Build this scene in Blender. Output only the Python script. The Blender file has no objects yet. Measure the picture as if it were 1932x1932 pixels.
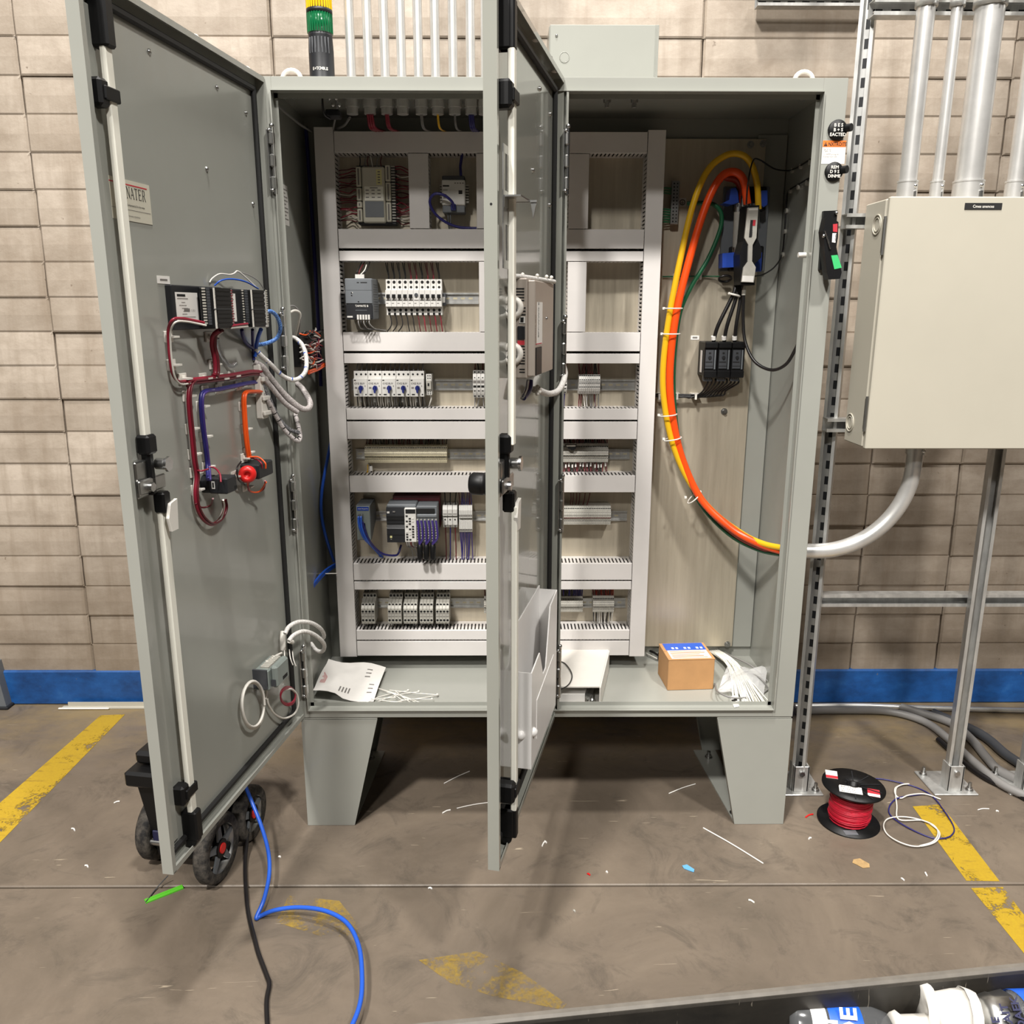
import bpy, math, random
from mathutils import Vector, Matrix
random.seed(11)
SC = bpy.context.scene
COL = SC.collection
V = Vector

# ------------------------------------------------------------------ camera
F_PX, PITCH, YAW, ROLL = 1566.87, 0.2370, 0.0066, 0.0012   # measured from the enclosure's edges
CAM = V((-0.1256, -2.3548, 1.6003))
_h = V((math.sin(YAW), math.cos(YAW), 0)); _r = V((math.cos(YAW), -math.sin(YAW), 0)); _z = V((0, 0, 1))
FWD = _h * math.cos(PITCH) - _z * math.sin(PITCH)
_up = _h * math.sin(PITCH) + _z * math.cos(PITCH)
RGT = _r * math.cos(ROLL) + _up * math.sin(ROLL)
UPV = _up * math.cos(ROLL) - _r * math.sin(ROLL)
cd = bpy.data.cameras.new('camera'); cam = bpy.data.objects.new('camera', cd); COL.objects.link(cam)
cd.sensor_fit = 'HORIZONTAL'; cd.sensor_width = 36.0; cd.lens = F_PX / 1932 * 36.0
cd.clip_start = 0.02; cd.clip_end = 100
cam.matrix_world = Matrix.Translation(CAM) @ Matrix((RGT, UPV, -FWD)).transposed().to_4x4()
SC.camera = cam
# ------------------------------------------------------------------ light
SC.view_settings.view_transform = 'Standard'; SC.view_settings.look = 'None'
SC.view_settings.gamma = 1.0; SC.view_settings.exposure = -0.72
SC.view_settings.use_curve_mapping = False
W = bpy.data.worlds.new('hall'); SC.world = W; W.use_nodes = True
W.node_tree.nodes['Background'].inputs[0].default_value = (1.0, 0.95, 0.88, 1)
W.node_tree.nodes['Background'].inputs[1].default_value = 0.028
def high_bay(x, y, z, power, size=0.55, col=(1.0, 0.965, 0.915)):
    d = bpy.data.lights.new('high_bay_light', 'AREA'); d.shape = 'DISK'; d.size = size
    d.energy = power; d.color = col
    o = bpy.data.objects.new('high_bay_light', d); COL.objects.link(o); o.location = (x, y, z)
    o.rotation_euler = (V((0.1, -0.2, 0.6)) - V((x, y, z))).to_track_quat('-Z', 'Y').to_euler()
high_bay(-0.3, -1.35, 7.2, 600, 0.5)
high_bay(2.6, -4.6, 7.2, 780, 0.6)
high_bay(-2.2, -4.8, 7.2, 1120, 0.6)
high_bay(-2.0, -9.0, 7.2, 520, 0.7)

def ray(u, v):
    return FWD + RGT * ((u - 966) / F_PX) - UPV * ((v - 966) / F_PX)
def at(u, v, X=None, Y=None, Z=None):
    """where the sight line of a measured point meets a plane of the room"""
    d = ray(u, v)
    i, val = (0, X) if X is not None else (1, Y) if Y is not None else (2, Z)
    return CAM + d * ((val - CAM[i]) / d[i])

# ------------------------------------------------------------------ materials
def lin(c):
    return tuple(((x / 255) / 12.92 if x / 255 <= 0.04045 else ((x / 255 + 0.055) / 1.055) ** 2.4) for x in c) + (1,)
MATS = {}
class N:
    def __init__(s, name):
        s.m = bpy.data.materials.new(name); s.m.use_nodes = True
        s.t = s.m.node_tree; s.b = s.t.nodes['Principled BSDF']; MATS[name] = s.m
    def n(s, typ, **kw):
        k = s.t.nodes.new(typ)
        for a, b in kw.items(): setattr(k, a, b)
        return k
    def l(s, a, b): s.t.links.new(a, b)
    def noise(s, scale, detail=4, rough=0.6, vec=None, coord='Object', dist=0.0):
        k = s.n('ShaderNodeTexNoise'); k.inputs['Scale'].default_value = scale
        k.inputs['Detail'].default_value = detail; k.inputs['Roughness'].default_value = rough
        k.inputs['Distortion'].default_value = dist
        if vec is None:
            tc = s.n('ShaderNodeTexCoord'); vec = tc.outputs[coord]
        s.l(vec, k.inputs['Vector']); return k
    def pos(s, scale=(1, 1, 1), loc=(0, 0, 0)):
        g = s.n('ShaderNodeNewGeometry'); mp = s.n('ShaderNodeMapping')
        mp.inputs['Scale'].default_value = scale; mp.inputs['Location'].default_value = loc
        s.l(g.outputs['Position'], mp.inputs['Vector']); return mp.outputs['Vector']
    def ramp(s, fac, *stops):
        k = s.n('ShaderNodeValToRGB'); e = k.color_ramp.elements
        while len(e) < len(stops): e.new(0.5)
        for i, (p, c) in enumerate(stops): e[i].position = p; e[i].color = c
        s.l(fac, k.inputs['Fac']); return k.outputs['Color']
    def mix(s, fac, a, b, mode='MIX'):
        k = s.n('ShaderNodeMix', data_type='RGBA', blend_type=mode)
        for x, i in ((fac, 0), (a, 6), (b, 7)):
            if hasattr(x, 'is_linked'): s.l(x, k.inputs[i])
            elif i == 0: k.inputs[0].default_value = x
            else: k.inputs[i].default_value = x
        return k.outputs[2]
    def math(s, op, a, b=None):
        k = s.n('ShaderNodeMath', operation=op)
        for x, i in ((a, 0), (b, 1)):
            if x is None: continue
            if hasattr(x, 'is_linked'): s.l(x, k.inputs[i])
            else: k.inputs[i].default_value = x
        return k.outputs[0]
    def bump(s, h, strength=0.2, dist=0.002):
        k = s.n('ShaderNodeBump'); k.inputs['Strength'].default_value = strength; k.inputs['Distance'].default_value = dist
        s.l(h, k.inputs['Height']); s.l(k.outputs[0], s.b.inputs['Normal'])
def mat(name, rgb, rough=0.5, metal=0.0, var=0.06, scale=12, coat=0.0, alpha=1.0, trans=0.0, emit=None, spec=0.5):
    k = N(name); c = lin(rgb); b = k.b
    b.inputs['Roughness'].default_value = rough; b.inputs['Metallic'].default_value = metal
    b.inputs['Specular IOR Level'].default_value = spec
    b.inputs['Coat Weight'].default_value = coat
    if alpha < 1: b.inputs['Alpha'].default_value = alpha
    if trans: b.inputs['Transmission Weight'].default_value = trans
    if var:
        nz = k.noise(scale, vec=k.pos())
        lo = tuple(x * (1 - var) for x in c[:3]) + (1,); hi = tuple(min(1, x * (1 + var)) for x in c[:3]) + (1,)
        k.l(k.ramp(nz.outputs['Fac'], (0.3, lo), (0.7, hi)), b.inputs['Base Color'])
    else: b.inputs['Base Color'].default_value = c
    return k
mat('grey_paint', (152, 153, 146), 0.25, 0, 0.04, 3, coat=0.15)
mat('door_paint', (150, 151, 143), 0.14, 0, 0.03, 3, coat=0.5)
mat('enclosure_paint', (181, 176, 162), 0.36, 0, 0.03, 3)
mat('duct_pvc', (214, 210, 207), 0.42, 0, 0.05, 5)
mat('pocket_white', (240, 238, 236), 0.35, 0, 0.02)
mat('white_plastic', (226, 222, 214), 0.4, 0, 0.03)
mat('ivory', (240, 238, 226), 0.35, 0, 0.03)
mat('device_white', (205, 203, 198), 0.5, 0, 0.05)
mat('terminal_grey', (176, 173, 164), 0.5, 0, 0.08, 60)
mat('terminal_tan', (186, 177, 150), 0.5, 0, 0.08, 60)
mat('mid_grey', (104, 108, 112), 0.45)
mat('dark_grey', (62, 64, 68), 0.45)
mat('charcoal', (34, 35, 38), 0.45, spec=0.35)
mat('black', (15, 15, 16), 0.45, 0, 0.1, spec=0.3)
mat('gasket', (24, 24, 24), 0.65, 0, 0.1)
mat('hole', (10, 9, 9), 0.8, 0, 0)
mat('wire_black', (22, 20, 21), 0.38, 0, 0)
mat('wire_white', (214, 210, 202), 0.4, 0, 0)
mat('wire_red', (132, 26, 46), 0.38, 0, 0)
mat('wire_maroon', (92, 26, 34), 0.4, 0, 0)
mat('wire_purple', (58, 44, 110), 0.38, 0, 0)
mat('wire_navy', (34, 32, 100), 0.38, 0, 0)
mat('wire_blue', (36, 84, 184), 0.36, 0, 0)
mat('wire_orange', (226, 84, 24), 0.36, 0, 0)
mat('wire_green', (30, 96, 62), 0.36, 0, 0)
mat('wire_grey', (128, 126, 124), 0.4, 0, 0)
mat('power_orange', (236, 78, 22), 0.32, 0, 0)
mat('power_yellow', (224, 176, 28), 0.32, 0, 0)
mat('power_rust', (150, 44, 24), 0.34, 0, 0)
mat('knob_blue', (34, 44, 110), 0.35, 0, 0)
mat('blue_plastic', (28, 62, 150), 0.4, 0, 0.05)
mat('red_plastic', (214, 36, 34), 0.35, 0, 0.03)
mat('green_label', (64, 186, 110), 0.4, 0, 0)
mat('green_tape', (92, 190, 48), 0.5, 0, 0.05)
mat('orange_label', (226, 118, 44), 0.5, 0, 0)
mat('paper', (232, 229, 224), 0.75, 0, 0.03, 20)
mat('print_grey', (120, 116, 112), 0.8, 0, 0)
mat('print_black', (24, 23, 24), 0.7, 0, 0)
mat('print_red', (180, 40, 52), 0.7, 0, 0)
mat('chrome', (200, 200, 200), 0.22, 1.0, 0)
mat('bright_steel', (176, 176, 174), 0.34, 1.0, 0.08, 30)
mat('emt', (222, 221, 218), 0.32, 0.65, 0.10, 14)
mat('stack_yellow', (232, 190, 16), 0.25, 0, 0, coat=0.5)
mat('stack_green', (12, 96, 56), 0.22, 0, 0, coat=0.5)
mat('spool_red', (190, 28, 52), 0.45, 0, 0.12, 90)
mat('navy_plastic', (28, 30, 66), 0.45)
mat('grey_module', (122, 130, 126), 0.45)
mat('beige_module', (196, 192, 176), 0.45, 0, 0.04)
mat('yellow_sticker', (214, 208, 150), 0.5, 0, 0)
mat('pc_beige', (172, 162, 152), 0.4, 0.25, 0.03)
mat('copper', (190, 120, 80), 0.35, 1.0, 0)
mat('clear_plastic', (225, 228, 232), 0.12, 0, 0, trans=0.92)
mat('bag_film', (232, 232, 232), 0.15, 0, 0, alpha=0.35)
mat('bottle_blue', (24, 84, 190), 0.4, 0, 0)
mat('rim_grey', (98, 93, 86), 0.5, 0, 0.15, 40)
mat('scrap_blue', (96, 160, 205), 0.6, 0, 0)
mat('tan_scrap', (170, 140, 96), 0.7, 0, 0.2, 60)
# cardboard
k = mat('cardboard', (178, 134, 88), 0.8, 0, 0.06, 25)
# galvanised sheet: spangled zinc with a brushed vertical grain
k = N('galvanised'); nz = k.noise(60, 5, 0.7, k.pos((1, 1, 0.05))); n2 = k.noise(160, 2, 0.5, k.pos((1, 1, 0.4)))
c = k.mix(n2.outputs['Fac'], k.ramp(nz.outputs['Fac'], (0.3, lin((182, 172, 154))), (0.7, lin((212, 203, 184)))), lin((200, 190, 170)))
k.l(c, k.b.inputs['Base Color']); k.b.inputs['Metallic'].default_value = 0.5
k.l(k.ramp(nz.outputs['Fac'], (0.3, (0.34,) * 3 + (1,)), (0.7, (0.46,) * 3 + (1,))), k.b.inputs['Roughness'])
k = N('strut_zinc'); nz = k.noise(40, 4, 0.6, k.pos((1, 1, 0.3)))
k.l(k.ramp(nz.outputs['Fac'], (0.3, lin((178, 178, 176))), (0.7, lin((212, 212, 209)))), k.b.inputs['Base Color'])
k.b.inputs['Metallic'].default_value = 0.65; k.b.inputs['Roughness'].default_value = 0.38
# painted wall block: warm off-white, each block its own tone, grime in streaks and blotches
k = N('wall_block'); oi = k.n('ShaderNodeObjectInfo')
base = k.ramp(oi.outputs['Random'], (0.0, lin((158, 146, 132))), (0.5, lin((168, 156, 142))), (1.0, lin((177, 165, 151))))
blot = k.noise(4.2, 7, 0.72, k.pos((1, 1, 1.5))); streak = k.noise(5, 5, 0.6, k.pos((3.2, 1, 0.35)))
c = k.mix(k.ramp(blot.outputs['Fac'], (0.40, (0, 0, 0, 1)), (0.68, (0.66,) * 3 + (1,))), base, lin((126, 112, 96)))
c = k.mix(k.ramp(streak.outputs['Fac'], (0.48, (0, 0, 0, 1)), (0.70, (0.65,) * 3 + (1,))), c, lin((136, 122, 106)))
sp = k.noise(34, 3, 0.6, k.pos()); c = k.mix(k.ramp(sp.outputs['Fac'], (0.70, (0, 0, 0, 1)), (0.76, (0.7,) * 3 + (1,))), c, lin((96, 80, 64)))
sx = k.n('ShaderNodeSeparateXYZ'); g = k.n('ShaderNodeNewGeometry'); k.l(g.outputs['Position'], sx.inputs[0])
low = k.ramp(sx.outputs[2], (0.10, (0.62,) * 3 + (1,)), (0.9, (0, 0, 0, 1)))
lowm = k.mix(k.noise(3.5, 6, 0.7, k.pos((1.3, 1, 0.7))).outputs['Fac'], (0, 0, 0, 1), low)
c = k.mix(lowm, c, lin((104, 90, 72)))
k.l(c, k.b.inputs['Base Color']); k.b.inputs['Roughness'].default_value = 0.55
k.bump(k.noise(60, 5, 0.7, k.pos()).outputs['Fac'], 0.25, 0.003)
mat('mortar', (112, 98, 86), 0.9, 0, 0.1, 30)
# blue painted base, scuffed
k = N('blue_base'); nz = k.noise(9, 6, 0.7, k.pos((1, 1, 1.5)))
c = k.ramp(nz.outputs['Fac'], (0.25, lin((14, 52, 100))), (0.6, lin((26, 82, 148))), (0.85, lin((52, 108, 168))))
ch = k.noise(30, 4, 0.7, k.pos((1, 1, 1)))
c = k.mix(k.ramp(ch.outputs['Fac'], (0.70, (0, 0, 0, 1)), (0.74, (0.8,) * 3 + (1,))), c, lin((96, 100, 104)))
k.l(c, k.b.inputs['Base Color']); k.b.inputs['Roughness'].default_value = 0.45
# sealed, worn concrete
def concrete(name, tint):
    k = N(name)
    a = k.noise(2.0, 9, 0.68, k.pos(), dist=0.5); bn = k.noise(5.0, 8, 0.74, k.pos(), dist=1.4); fine = k.noise(70, 4, 0.7, k.pos())
    c = k.ramp(a.outputs['Fac'], (0.28, lin((88, 79, 68))), (0.5, lin((106, 95, 83))), (0.72, lin((121, 109, 95))))
    c = k.mix(k.ramp(bn.outputs['Fac'], (0.52, (0, 0, 0, 1)), (0.70, (0.75,) * 3 + (1,))), c, lin((76, 68, 59)))
    c = k.mix(k.ramp(fine.outputs['Fac'], (0.66, (0, 0, 0, 1)), (0.8, (0.45,) * 3 + (1,))), c, lin((138, 126, 109)))
    # ochre stain that runs along the wall
    s2 = k.n('ShaderNodeSeparateXYZ'); g2 = k.n('ShaderNodeNewGeometry'); k.l(g2.outputs['Position'], s2.inputs[0])
    near = k.ramp(s2.outputs[1], (0.25, (0, 0, 0, 1)), (0.72, (0.9,) * 3 + (1,)))
    st = k.noise(3.0, 5, 0.65, k.pos((0.8, 1.4, 1)))
    f = k.mix(k.ramp(st.outputs['Fac'], (0.40, (0, 0, 0, 1)), (0.62, (1, 1, 1, 1))), (0, 0, 0, 1), near)
    c = k.mix(f, c, lin((136, 118, 84)))
    sc = k.noise(22, 2, 0.5, k.pos((0.25, 3.2, 1), (1.7, 0.4, 0)), dist=1.6)
    c = k.mix(k.ramp(sc.outputs['Fac'], (0.735, (0, 0, 0, 1)), (0.75, (0.5,) * 3 + (1,))), c, lin((186, 172, 150)))
    k.l(c, k.b.inputs['Base Color'])
    k.l(k.ramp(bn.outputs['Fac'], (0.3, (0.38,) * 3 + (1,)), (0.7, (0.62,) * 3 + (1,))), k.b.inputs['Roughness'])
    k.bump(fine.outputs['Fac'], 0.12, 0.002)
concrete('concrete', 1)
# worn yellow floor paint: what has rubbed off is not there
def floor_paint(name, lo, hi, rgb=(206, 160, 14)):
    k = N(name); nz = k.noise(7, 8, 0.72, k.pos((1, 1, 1)), dist=0.6); n2 = k.noise(120, 3, 0.6, k.pos())
    c = k.mix(n2.outputs['Fac'], lin(rgb), lin((160, 126, 34)))
    c = k.mix(k.ramp(k.noise(18, 6, 0.7, k.pos((0.6, 2, 1))).outputs['Fac'], (0.55, (0, 0, 0, 1)), (0.7, (0.75,) * 3 + (1,))), c, lin((110, 86, 40)))
    k.l(c, k.b.inputs['Base Color']); k.b.inputs['Roughness'].default_value = 0.5
    mm = k.math('ADD', k.math('MULTIPLY', nz.outputs['Fac'], 0.75), k.math('MULTIPLY', n2.outputs['Fac'], 0.25))
    k.l(k.ramp(mm, (lo, (0, 0, 0, 1)), (hi, (1, 1, 1, 1))), k.b.inputs['Alpha'])
floor_paint('floor_yellow', 0.42, 0.47, (184, 156, 32))
floor_paint('floor_yellow_worn', 0.46, 0.76, (178, 154, 80))
# braided sleeving
def sleeve(name, a, b_, sc=260):
    k = N(name); nz = k.noise(sc, 3, 0.8, k.pos())
    k.l(k.ramp(nz.outputs['Fac'], (0.42, lin(a)), (0.6, lin(b_))), k.b.inputs['Base Color']); k.b.inputs['Roughness'].default_value = 0.6
sleeve('sleeve_white', (186, 182, 178), (228, 226, 222)); sleeve('sleeve_grey', (150, 142, 140), (196, 190, 188)); sleeve('sleeve_dark', (52, 52, 58), (150, 150, 152))
sleeve('sleeve_blue', (26, 66, 150), (120, 170, 230))
k = N('bin_plastic'); nz = k.noise(8, 6, 0.7, k.pos((1, 1, 2))); sc = k.noise(30, 2, 0.5, k.pos((4, 4, 0.6)), dist=1.5)
c = k.ramp(nz.outputs['Fac'], (0.3, lin((30, 28, 25))), (0.75, lin((52, 48, 42))))
c = k.mix(k.ramp(sc.outputs['Fac'], (0.70, (0, 0, 0, 1)), (0.73, (0.6,) * 3 + (1,))), c, lin((128, 120, 108)))
k.l(c, k.b.inputs['Base Color']); k.b.inputs['Roughness'].default_value = 0.42
k = N('tyre'); nz = k.noise(40, 5, 0.7, k.pos())
k.l(k.ramp(nz.outputs['Fac'], (0.4, lin((26, 25, 25))), (0.72, lin((96, 90, 82)))), k.b.inputs['Base Color']); k.b.inputs['Roughness'].default_value = 0.8

# ------------------------------------------------------------------ mesh builder
class MB:
    def __init__(s, M=None):
        s.v = []; s.f = []; s.fm = []; s.sm = []; s.mats = []; s.M = M
    def _m(s, name):
        if name not in s.mats: s.mats.append(name)
        return s.mats.index(name)
    def add(s, vs, fs, m, smooth=False):
        o = len(s.v); i = s._m(m)
        s.v += [(s.M @ V(p)) if s.M is not None else V(p) for p in vs]
        for f in fs: s.f.append([o + k for k in f]); s.fm.append(i); s.sm.append(smooth)
        return s
    def box(s, x0, x1, y0, y1, z0, z1, m, b=0.0):
        x0, x1 = min(x0, x1), max(x0, x1); y0, y1 = min(y0, y1), max(y0, y1); z0, z1 = min(z0, z1), max(z0, z1)
        if b <= 0:
            vs = [(x, y, z) for z in (z0, z1) for y in (y0, y1) for x in (x0, x1)]
            return s.add(vs, [(0, 2, 3, 1), (4, 5, 7, 6), (0, 1, 5, 4), (2, 6, 7, 3), (0, 4, 6, 2), (1, 3, 7, 5)], m)
        b = min(b, (x1 - x0) * .45, (y1 - y0) * .45, (z1 - z0) * .45)
        c = V(((x0 + x1) / 2, (y0 + y1) / 2, (z0 + z1) / 2)); h = V(((x1 - x0) / 2, (y1 - y0) / 2, (z1 - z0) / 2))
        vs = []; idx = {}
        for sx in (-1, 1):
            for sy in (-1, 1):
                for sz in (-1, 1):
                    for a in range(3):
                        p = [sx * (h[0] - b), sy * (h[1] - b), sz * (h[2] - b)]
                        p[a] = (sx, sy, sz)[a] * h[a]
                        idx[(sx, sy, sz, a)] = len(vs); vs.append(c + V(p))
        fs = []
        for a in range(3):
            o1, o2 = [i for i in range(3) if i != a]
            for sg in (-1, 1):
                q = []
                for (p1, p2) in ((-1, -1), (1, -1), (1, 1), (-1, 1)):
                    k = [0, 0, 0]; k[a] = sg; k[o1] = p1; k[o2] = p2; q.append(idx[tuple(k) + (a,)])
                fs.append(q)
            for p1 in (-1, 1):
                for p2 in (-1, 1):
                    k0 = [0, 0, 0]; k0[o1] = p1; k0[o2] = p2; k1 = list(k0); k0[a] = -1; k1[a] = 1
                    fs.append([idx[tuple(k0) + (o1,)], idx[tuple(k1) + (o1,)], idx[tuple(k1) + (o2,)], idx[tuple(k0) + (o2,)]])
        for sx in (-1, 1):
            for sy in (-1, 1):
                for sz in (-1, 1): fs.append([idx[(sx, sy, sz, a)] for a in range(3)])
        out = []
        for f in fs:
            p = [vs[i] for i in f]; nrm = (p[1] - p[0]).cross(p[2] - p[0])
            out.append(f if nrm.dot(sum(p, V()) / len(p) - c) > 0 else f[::-1])
        return s.add(vs, out, m)
    def cyl(s, p0, p1, r, m, r1=None, n=16, caps=True, sm=True):
        p0, p1 = V(p0), V(p1); r1 = r if r1 is None else r1
        d = (p1 - p0).normalized(); a = d.orthogonal().normalized(); b = d.cross(a)
        vs = []
        for p, q in ((p0, r), (p1, r1)):
            vs += [p + (a * math.cos(2 * math.pi * i / n) + b * math.sin(2 * math.pi * i / n)) * q for i in range(n)]
        s.add(vs, [(i, (i + 1) % n, n + (i + 1) % n, n + i) for i in range(n)], m, sm)
        if caps:
            s.add(vs[:n], [list(range(n))[::-1]], m); s.add(vs[n:], [list(range(n))], m)
        return s
    def tube(s, pts, r, m, n=8, res=6, closed=False, caps=True, smooth=True):
        pts = [V(p) for p in pts]
        if smooth and len(pts) > 2:
            q = []; L = len(pts); rng = range(L) if closed else range(L - 1)
            for i in rng:
                p0 = pts[(i - 1) % L] if (closed or i > 0) else pts[0] * 2 - pts[1]
                p1 = pts[i]; p2 = pts[(i + 1) % L]
                p3 = pts[(i + 2) % L] if (closed or i < L - 2) else pts[-1] * 2 - pts[-2]
                for k in range(res):
                    t = k / res; t2 = t * t; t3 = t2 * t
                    q.append(0.5 * ((2 * p1) + (p2 - p0) * t + (2 * p0 - 5 * p1 + 4 * p2 - p3) * t2 + (3 * p1 - p0 - 3 * p2 + p3) * t3))
            if not closed: q.append(pts[-1])
            pts = q
        L = len(pts); vs = []; up = None
        for i, p in enumerate(pts):
            if closed: t = pts[(i + 1) % L] - pts[i - 1]
            else: t = pts[min(i + 1, L - 1)] - pts[max(i - 1, 0)]
            t = t.normalized() if t.length > 1e-9 else V((0, 0, 1))
            up = t.orthogonal() if up is None else (up - t * up.dot(t))
            if up.length < 1e-6: up = t.orthogonal()
            up = up.normalized(); bb = t.cross(up); rr = r[min(len(r) - 1, int(i / max(1, L - 1) * (len(r) - 1) + .5))] if isinstance(r, (list, tuple)) else r
            vs += [p + (up * math.cos(2 * math.pi * j / n) + bb * math.sin(2 * math.pi * j / n)) * rr for j in range(n)]
        fs = [(i * n + j, i * n + (j + 1) % n, ((i + 1) % L) * n + (j + 1) % n, ((i + 1) % L) * n + j) for i in range(L if closed else L - 1) for j in range(n)]
        if caps and not closed:
            s.add(vs[:n], [list(range(n))[::-1]], m); s.add(vs[-n:], [list(range(n))], m)
        return s.add(vs, fs, m, True)
    def prism(s, poly, w, m):
        """poly: 3-D outline; w: extrusion"""
        p = [V(a) for a in poly]; w = V(w); n = len(p)
        nr = sum(((p[i] - p[0]).cross(p[(i + 1) % n] - p[0]) for i in range(n)), V())
        if nr.dot(w) > 0: p = p[::-1]
        vs = p + [a + w for a in p]
        return s.add(vs, [list(range(n)), [n + i for i in range(n)][::-1]] + [(i, n + i, n + (i + 1) % n, (i + 1) % n) for i in range(n)], m)
    def lathe(s, prof, O, A, m, n=20):
        """prof: (radius, height) pairs along axis A from O"""
        O, A = V(O), V(A).normalized(); a = A.orthogonal().normalized(); b = A.cross(a); vs = []
        for r, h in prof:
            vs += [O + A * h + (a * math.cos(2 * math.pi * i / n) + b * math.sin(2 * math.pi * i / n)) * max(r, 1e-5) for i in range(n)]
        return s.add(vs, [(k * n + i, k * n + (i + 1) % n, (k + 1) * n + (i + 1) % n, (k + 1) * n + i) for k in range(len(prof) - 1) for i in range(n)], m, True)
    def ball(s, c, r, m, n=10, sq=(1, 1, 1)):
        c = V(c); vs = []; fs = []; K = n // 2
        for i in range(K + 1):
            t = math.pi * i / K
            vs += [c + V((sq[0] * r * math.sin(t) * math.cos(2 * math.pi * j / n), sq[1] * r * math.sin(t) * math.sin(2 * math.pi * j / n), sq[2] * r * math.cos(t))) for j in range(n)]
        fs = [(i * n + j, (i + 1) * n + j, (i + 1) * n + (j + 1) % n, i * n + (j + 1) % n) for i in range(K) for j in range(n)]
        return s.add(vs, fs, m, True)
    def text(s, t, size, O, U, Vv, m, align='LEFT', fat=0.0, sx=1.0):
        """flat lettering: O lower-left, U along the line, Vv up"""
        vs, fs = glyphs(t, align, fat)
        O, U, Vv = V(O), V(U).normalized(), V(Vv).normalized()
        return s.add([O + U * (x * size * sx) + Vv * (y * size) for x, y in vs], fs, m)
    def build(s, name, parent=None, loc=None, origin=None):
        me = bpy.data.meshes.new(name)
        if parent is not None:
            base = ROOTLOC.get(parent.name, V())
        else:
            if loc is None:
                xs = [p[0] for p in s.v]; ys = [p[1] for p in s.v]; zs = [p[2] for p in s.v]
                loc = V(((min(xs) + max(xs)) / 2, (min(ys) + max(ys)) / 2, min(zs)))
            base = V(loc)
        org = V(origin) if origin is not None else None
        off = org if org is not None else base
        me.from_pydata([tuple(p - off) for p in s.v], [], s.f)
        for k in s.mats: me.materials.append(MATS[k])
        me.polygons.foreach_set('material_index', s.fm); me.polygons.foreach_set('use_smooth', s.sm); me.update()
        o = bpy.data.objects.new(name, me); COL.objects.link(o)
        if parent is not None:
            o.parent = parent
            if org is not None: o.location = org - base
            ROOTLOC[o.name] = org if org is not None else base
        else: o.location = base; ROOTLOC[o.name] = base
        return o
ROOTLOC = {}
_G = {}
def glyphs(t, align, fat):
    key = (t, align, fat)
    if key not in _G:
        c = bpy.data.curves.new('t', 'FONT'); c.body = t; c.size = 1; c.align_x = align; c.offset = fat; c.resolution_u = 2
        o = bpy.data.objects.new('t', c); COL.objects.link(o)
        dg = bpy.context.evaluated_depsgraph_get(); me = bpy.data.meshes.new_from_object(o.evaluated_get(dg))
        _G[key] = ([(p.co[0], p.co[1]) for p in me.vertices], [list(p.vertices) for p in me.polygons])
        bpy.data.objects.remove(o); bpy.data.curves.remove(c); bpy.data.meshes.remove(me)
    return _G[key]
def tag(o, label=None, cat=None, group=None, kind=None):
    for k, val in (('label', label), ('category', cat), ('group', group), ('kind', kind)):
        if val: o[k] = val
    return o
def thing(name, label, cat, loc=(0, 0, 0), group=None):
    o = bpy.data.objects.new(name, None); COL.objects.link(o); o.location = loc; o.empty_display_size = 0.05
    ROOTLOC[o.name] = V(loc)
    return tag(o, label, cat, group)
def inst(src, parent, loc, name=None):
    """one more of a piece that shares its mesh"""
    c = src.copy(); COL.objects.link(c); c.parent = parent; c.location = V(loc)
    return c
def one(mb, name, label, cat, group=None):
    return tag(mb.build(name), label, cat, group)
def rect(u0, v0, u1, v1, Y):
    """a front face measured in the photograph, on the plane y = Y: x0, x1, z0, z1"""
    um, vm = (u0 + u1) / 2, (v0 + v1) / 2
    return at(u0, vm, Y=Y)[0], at(u1, vm, Y=Y)[0], at(um, v1, Y=Y)[2], at(um, v0, Y=Y)[2]
XX, YY, ZZ = V((1, 0, 0)), V((0, 1, 0)), V((0, 0, 1))
# ------------------------------------------------------------------ setting
JY = -0.292
b = MB(); b.box(-5, 5, -6, 0.93, -0.10, -0.03, 'mortar'); flo = tag(b.build('floor', loc=(0, 0, 0)), kind='structure')
for y0, y1 in ((-6, JY - 0.004), (JY + 0.004, 0.93)):
    MB().box(-5, 5, y0, y1, -0.03, 0.0, 'concrete', 0.003).build('slab', flo)
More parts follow.
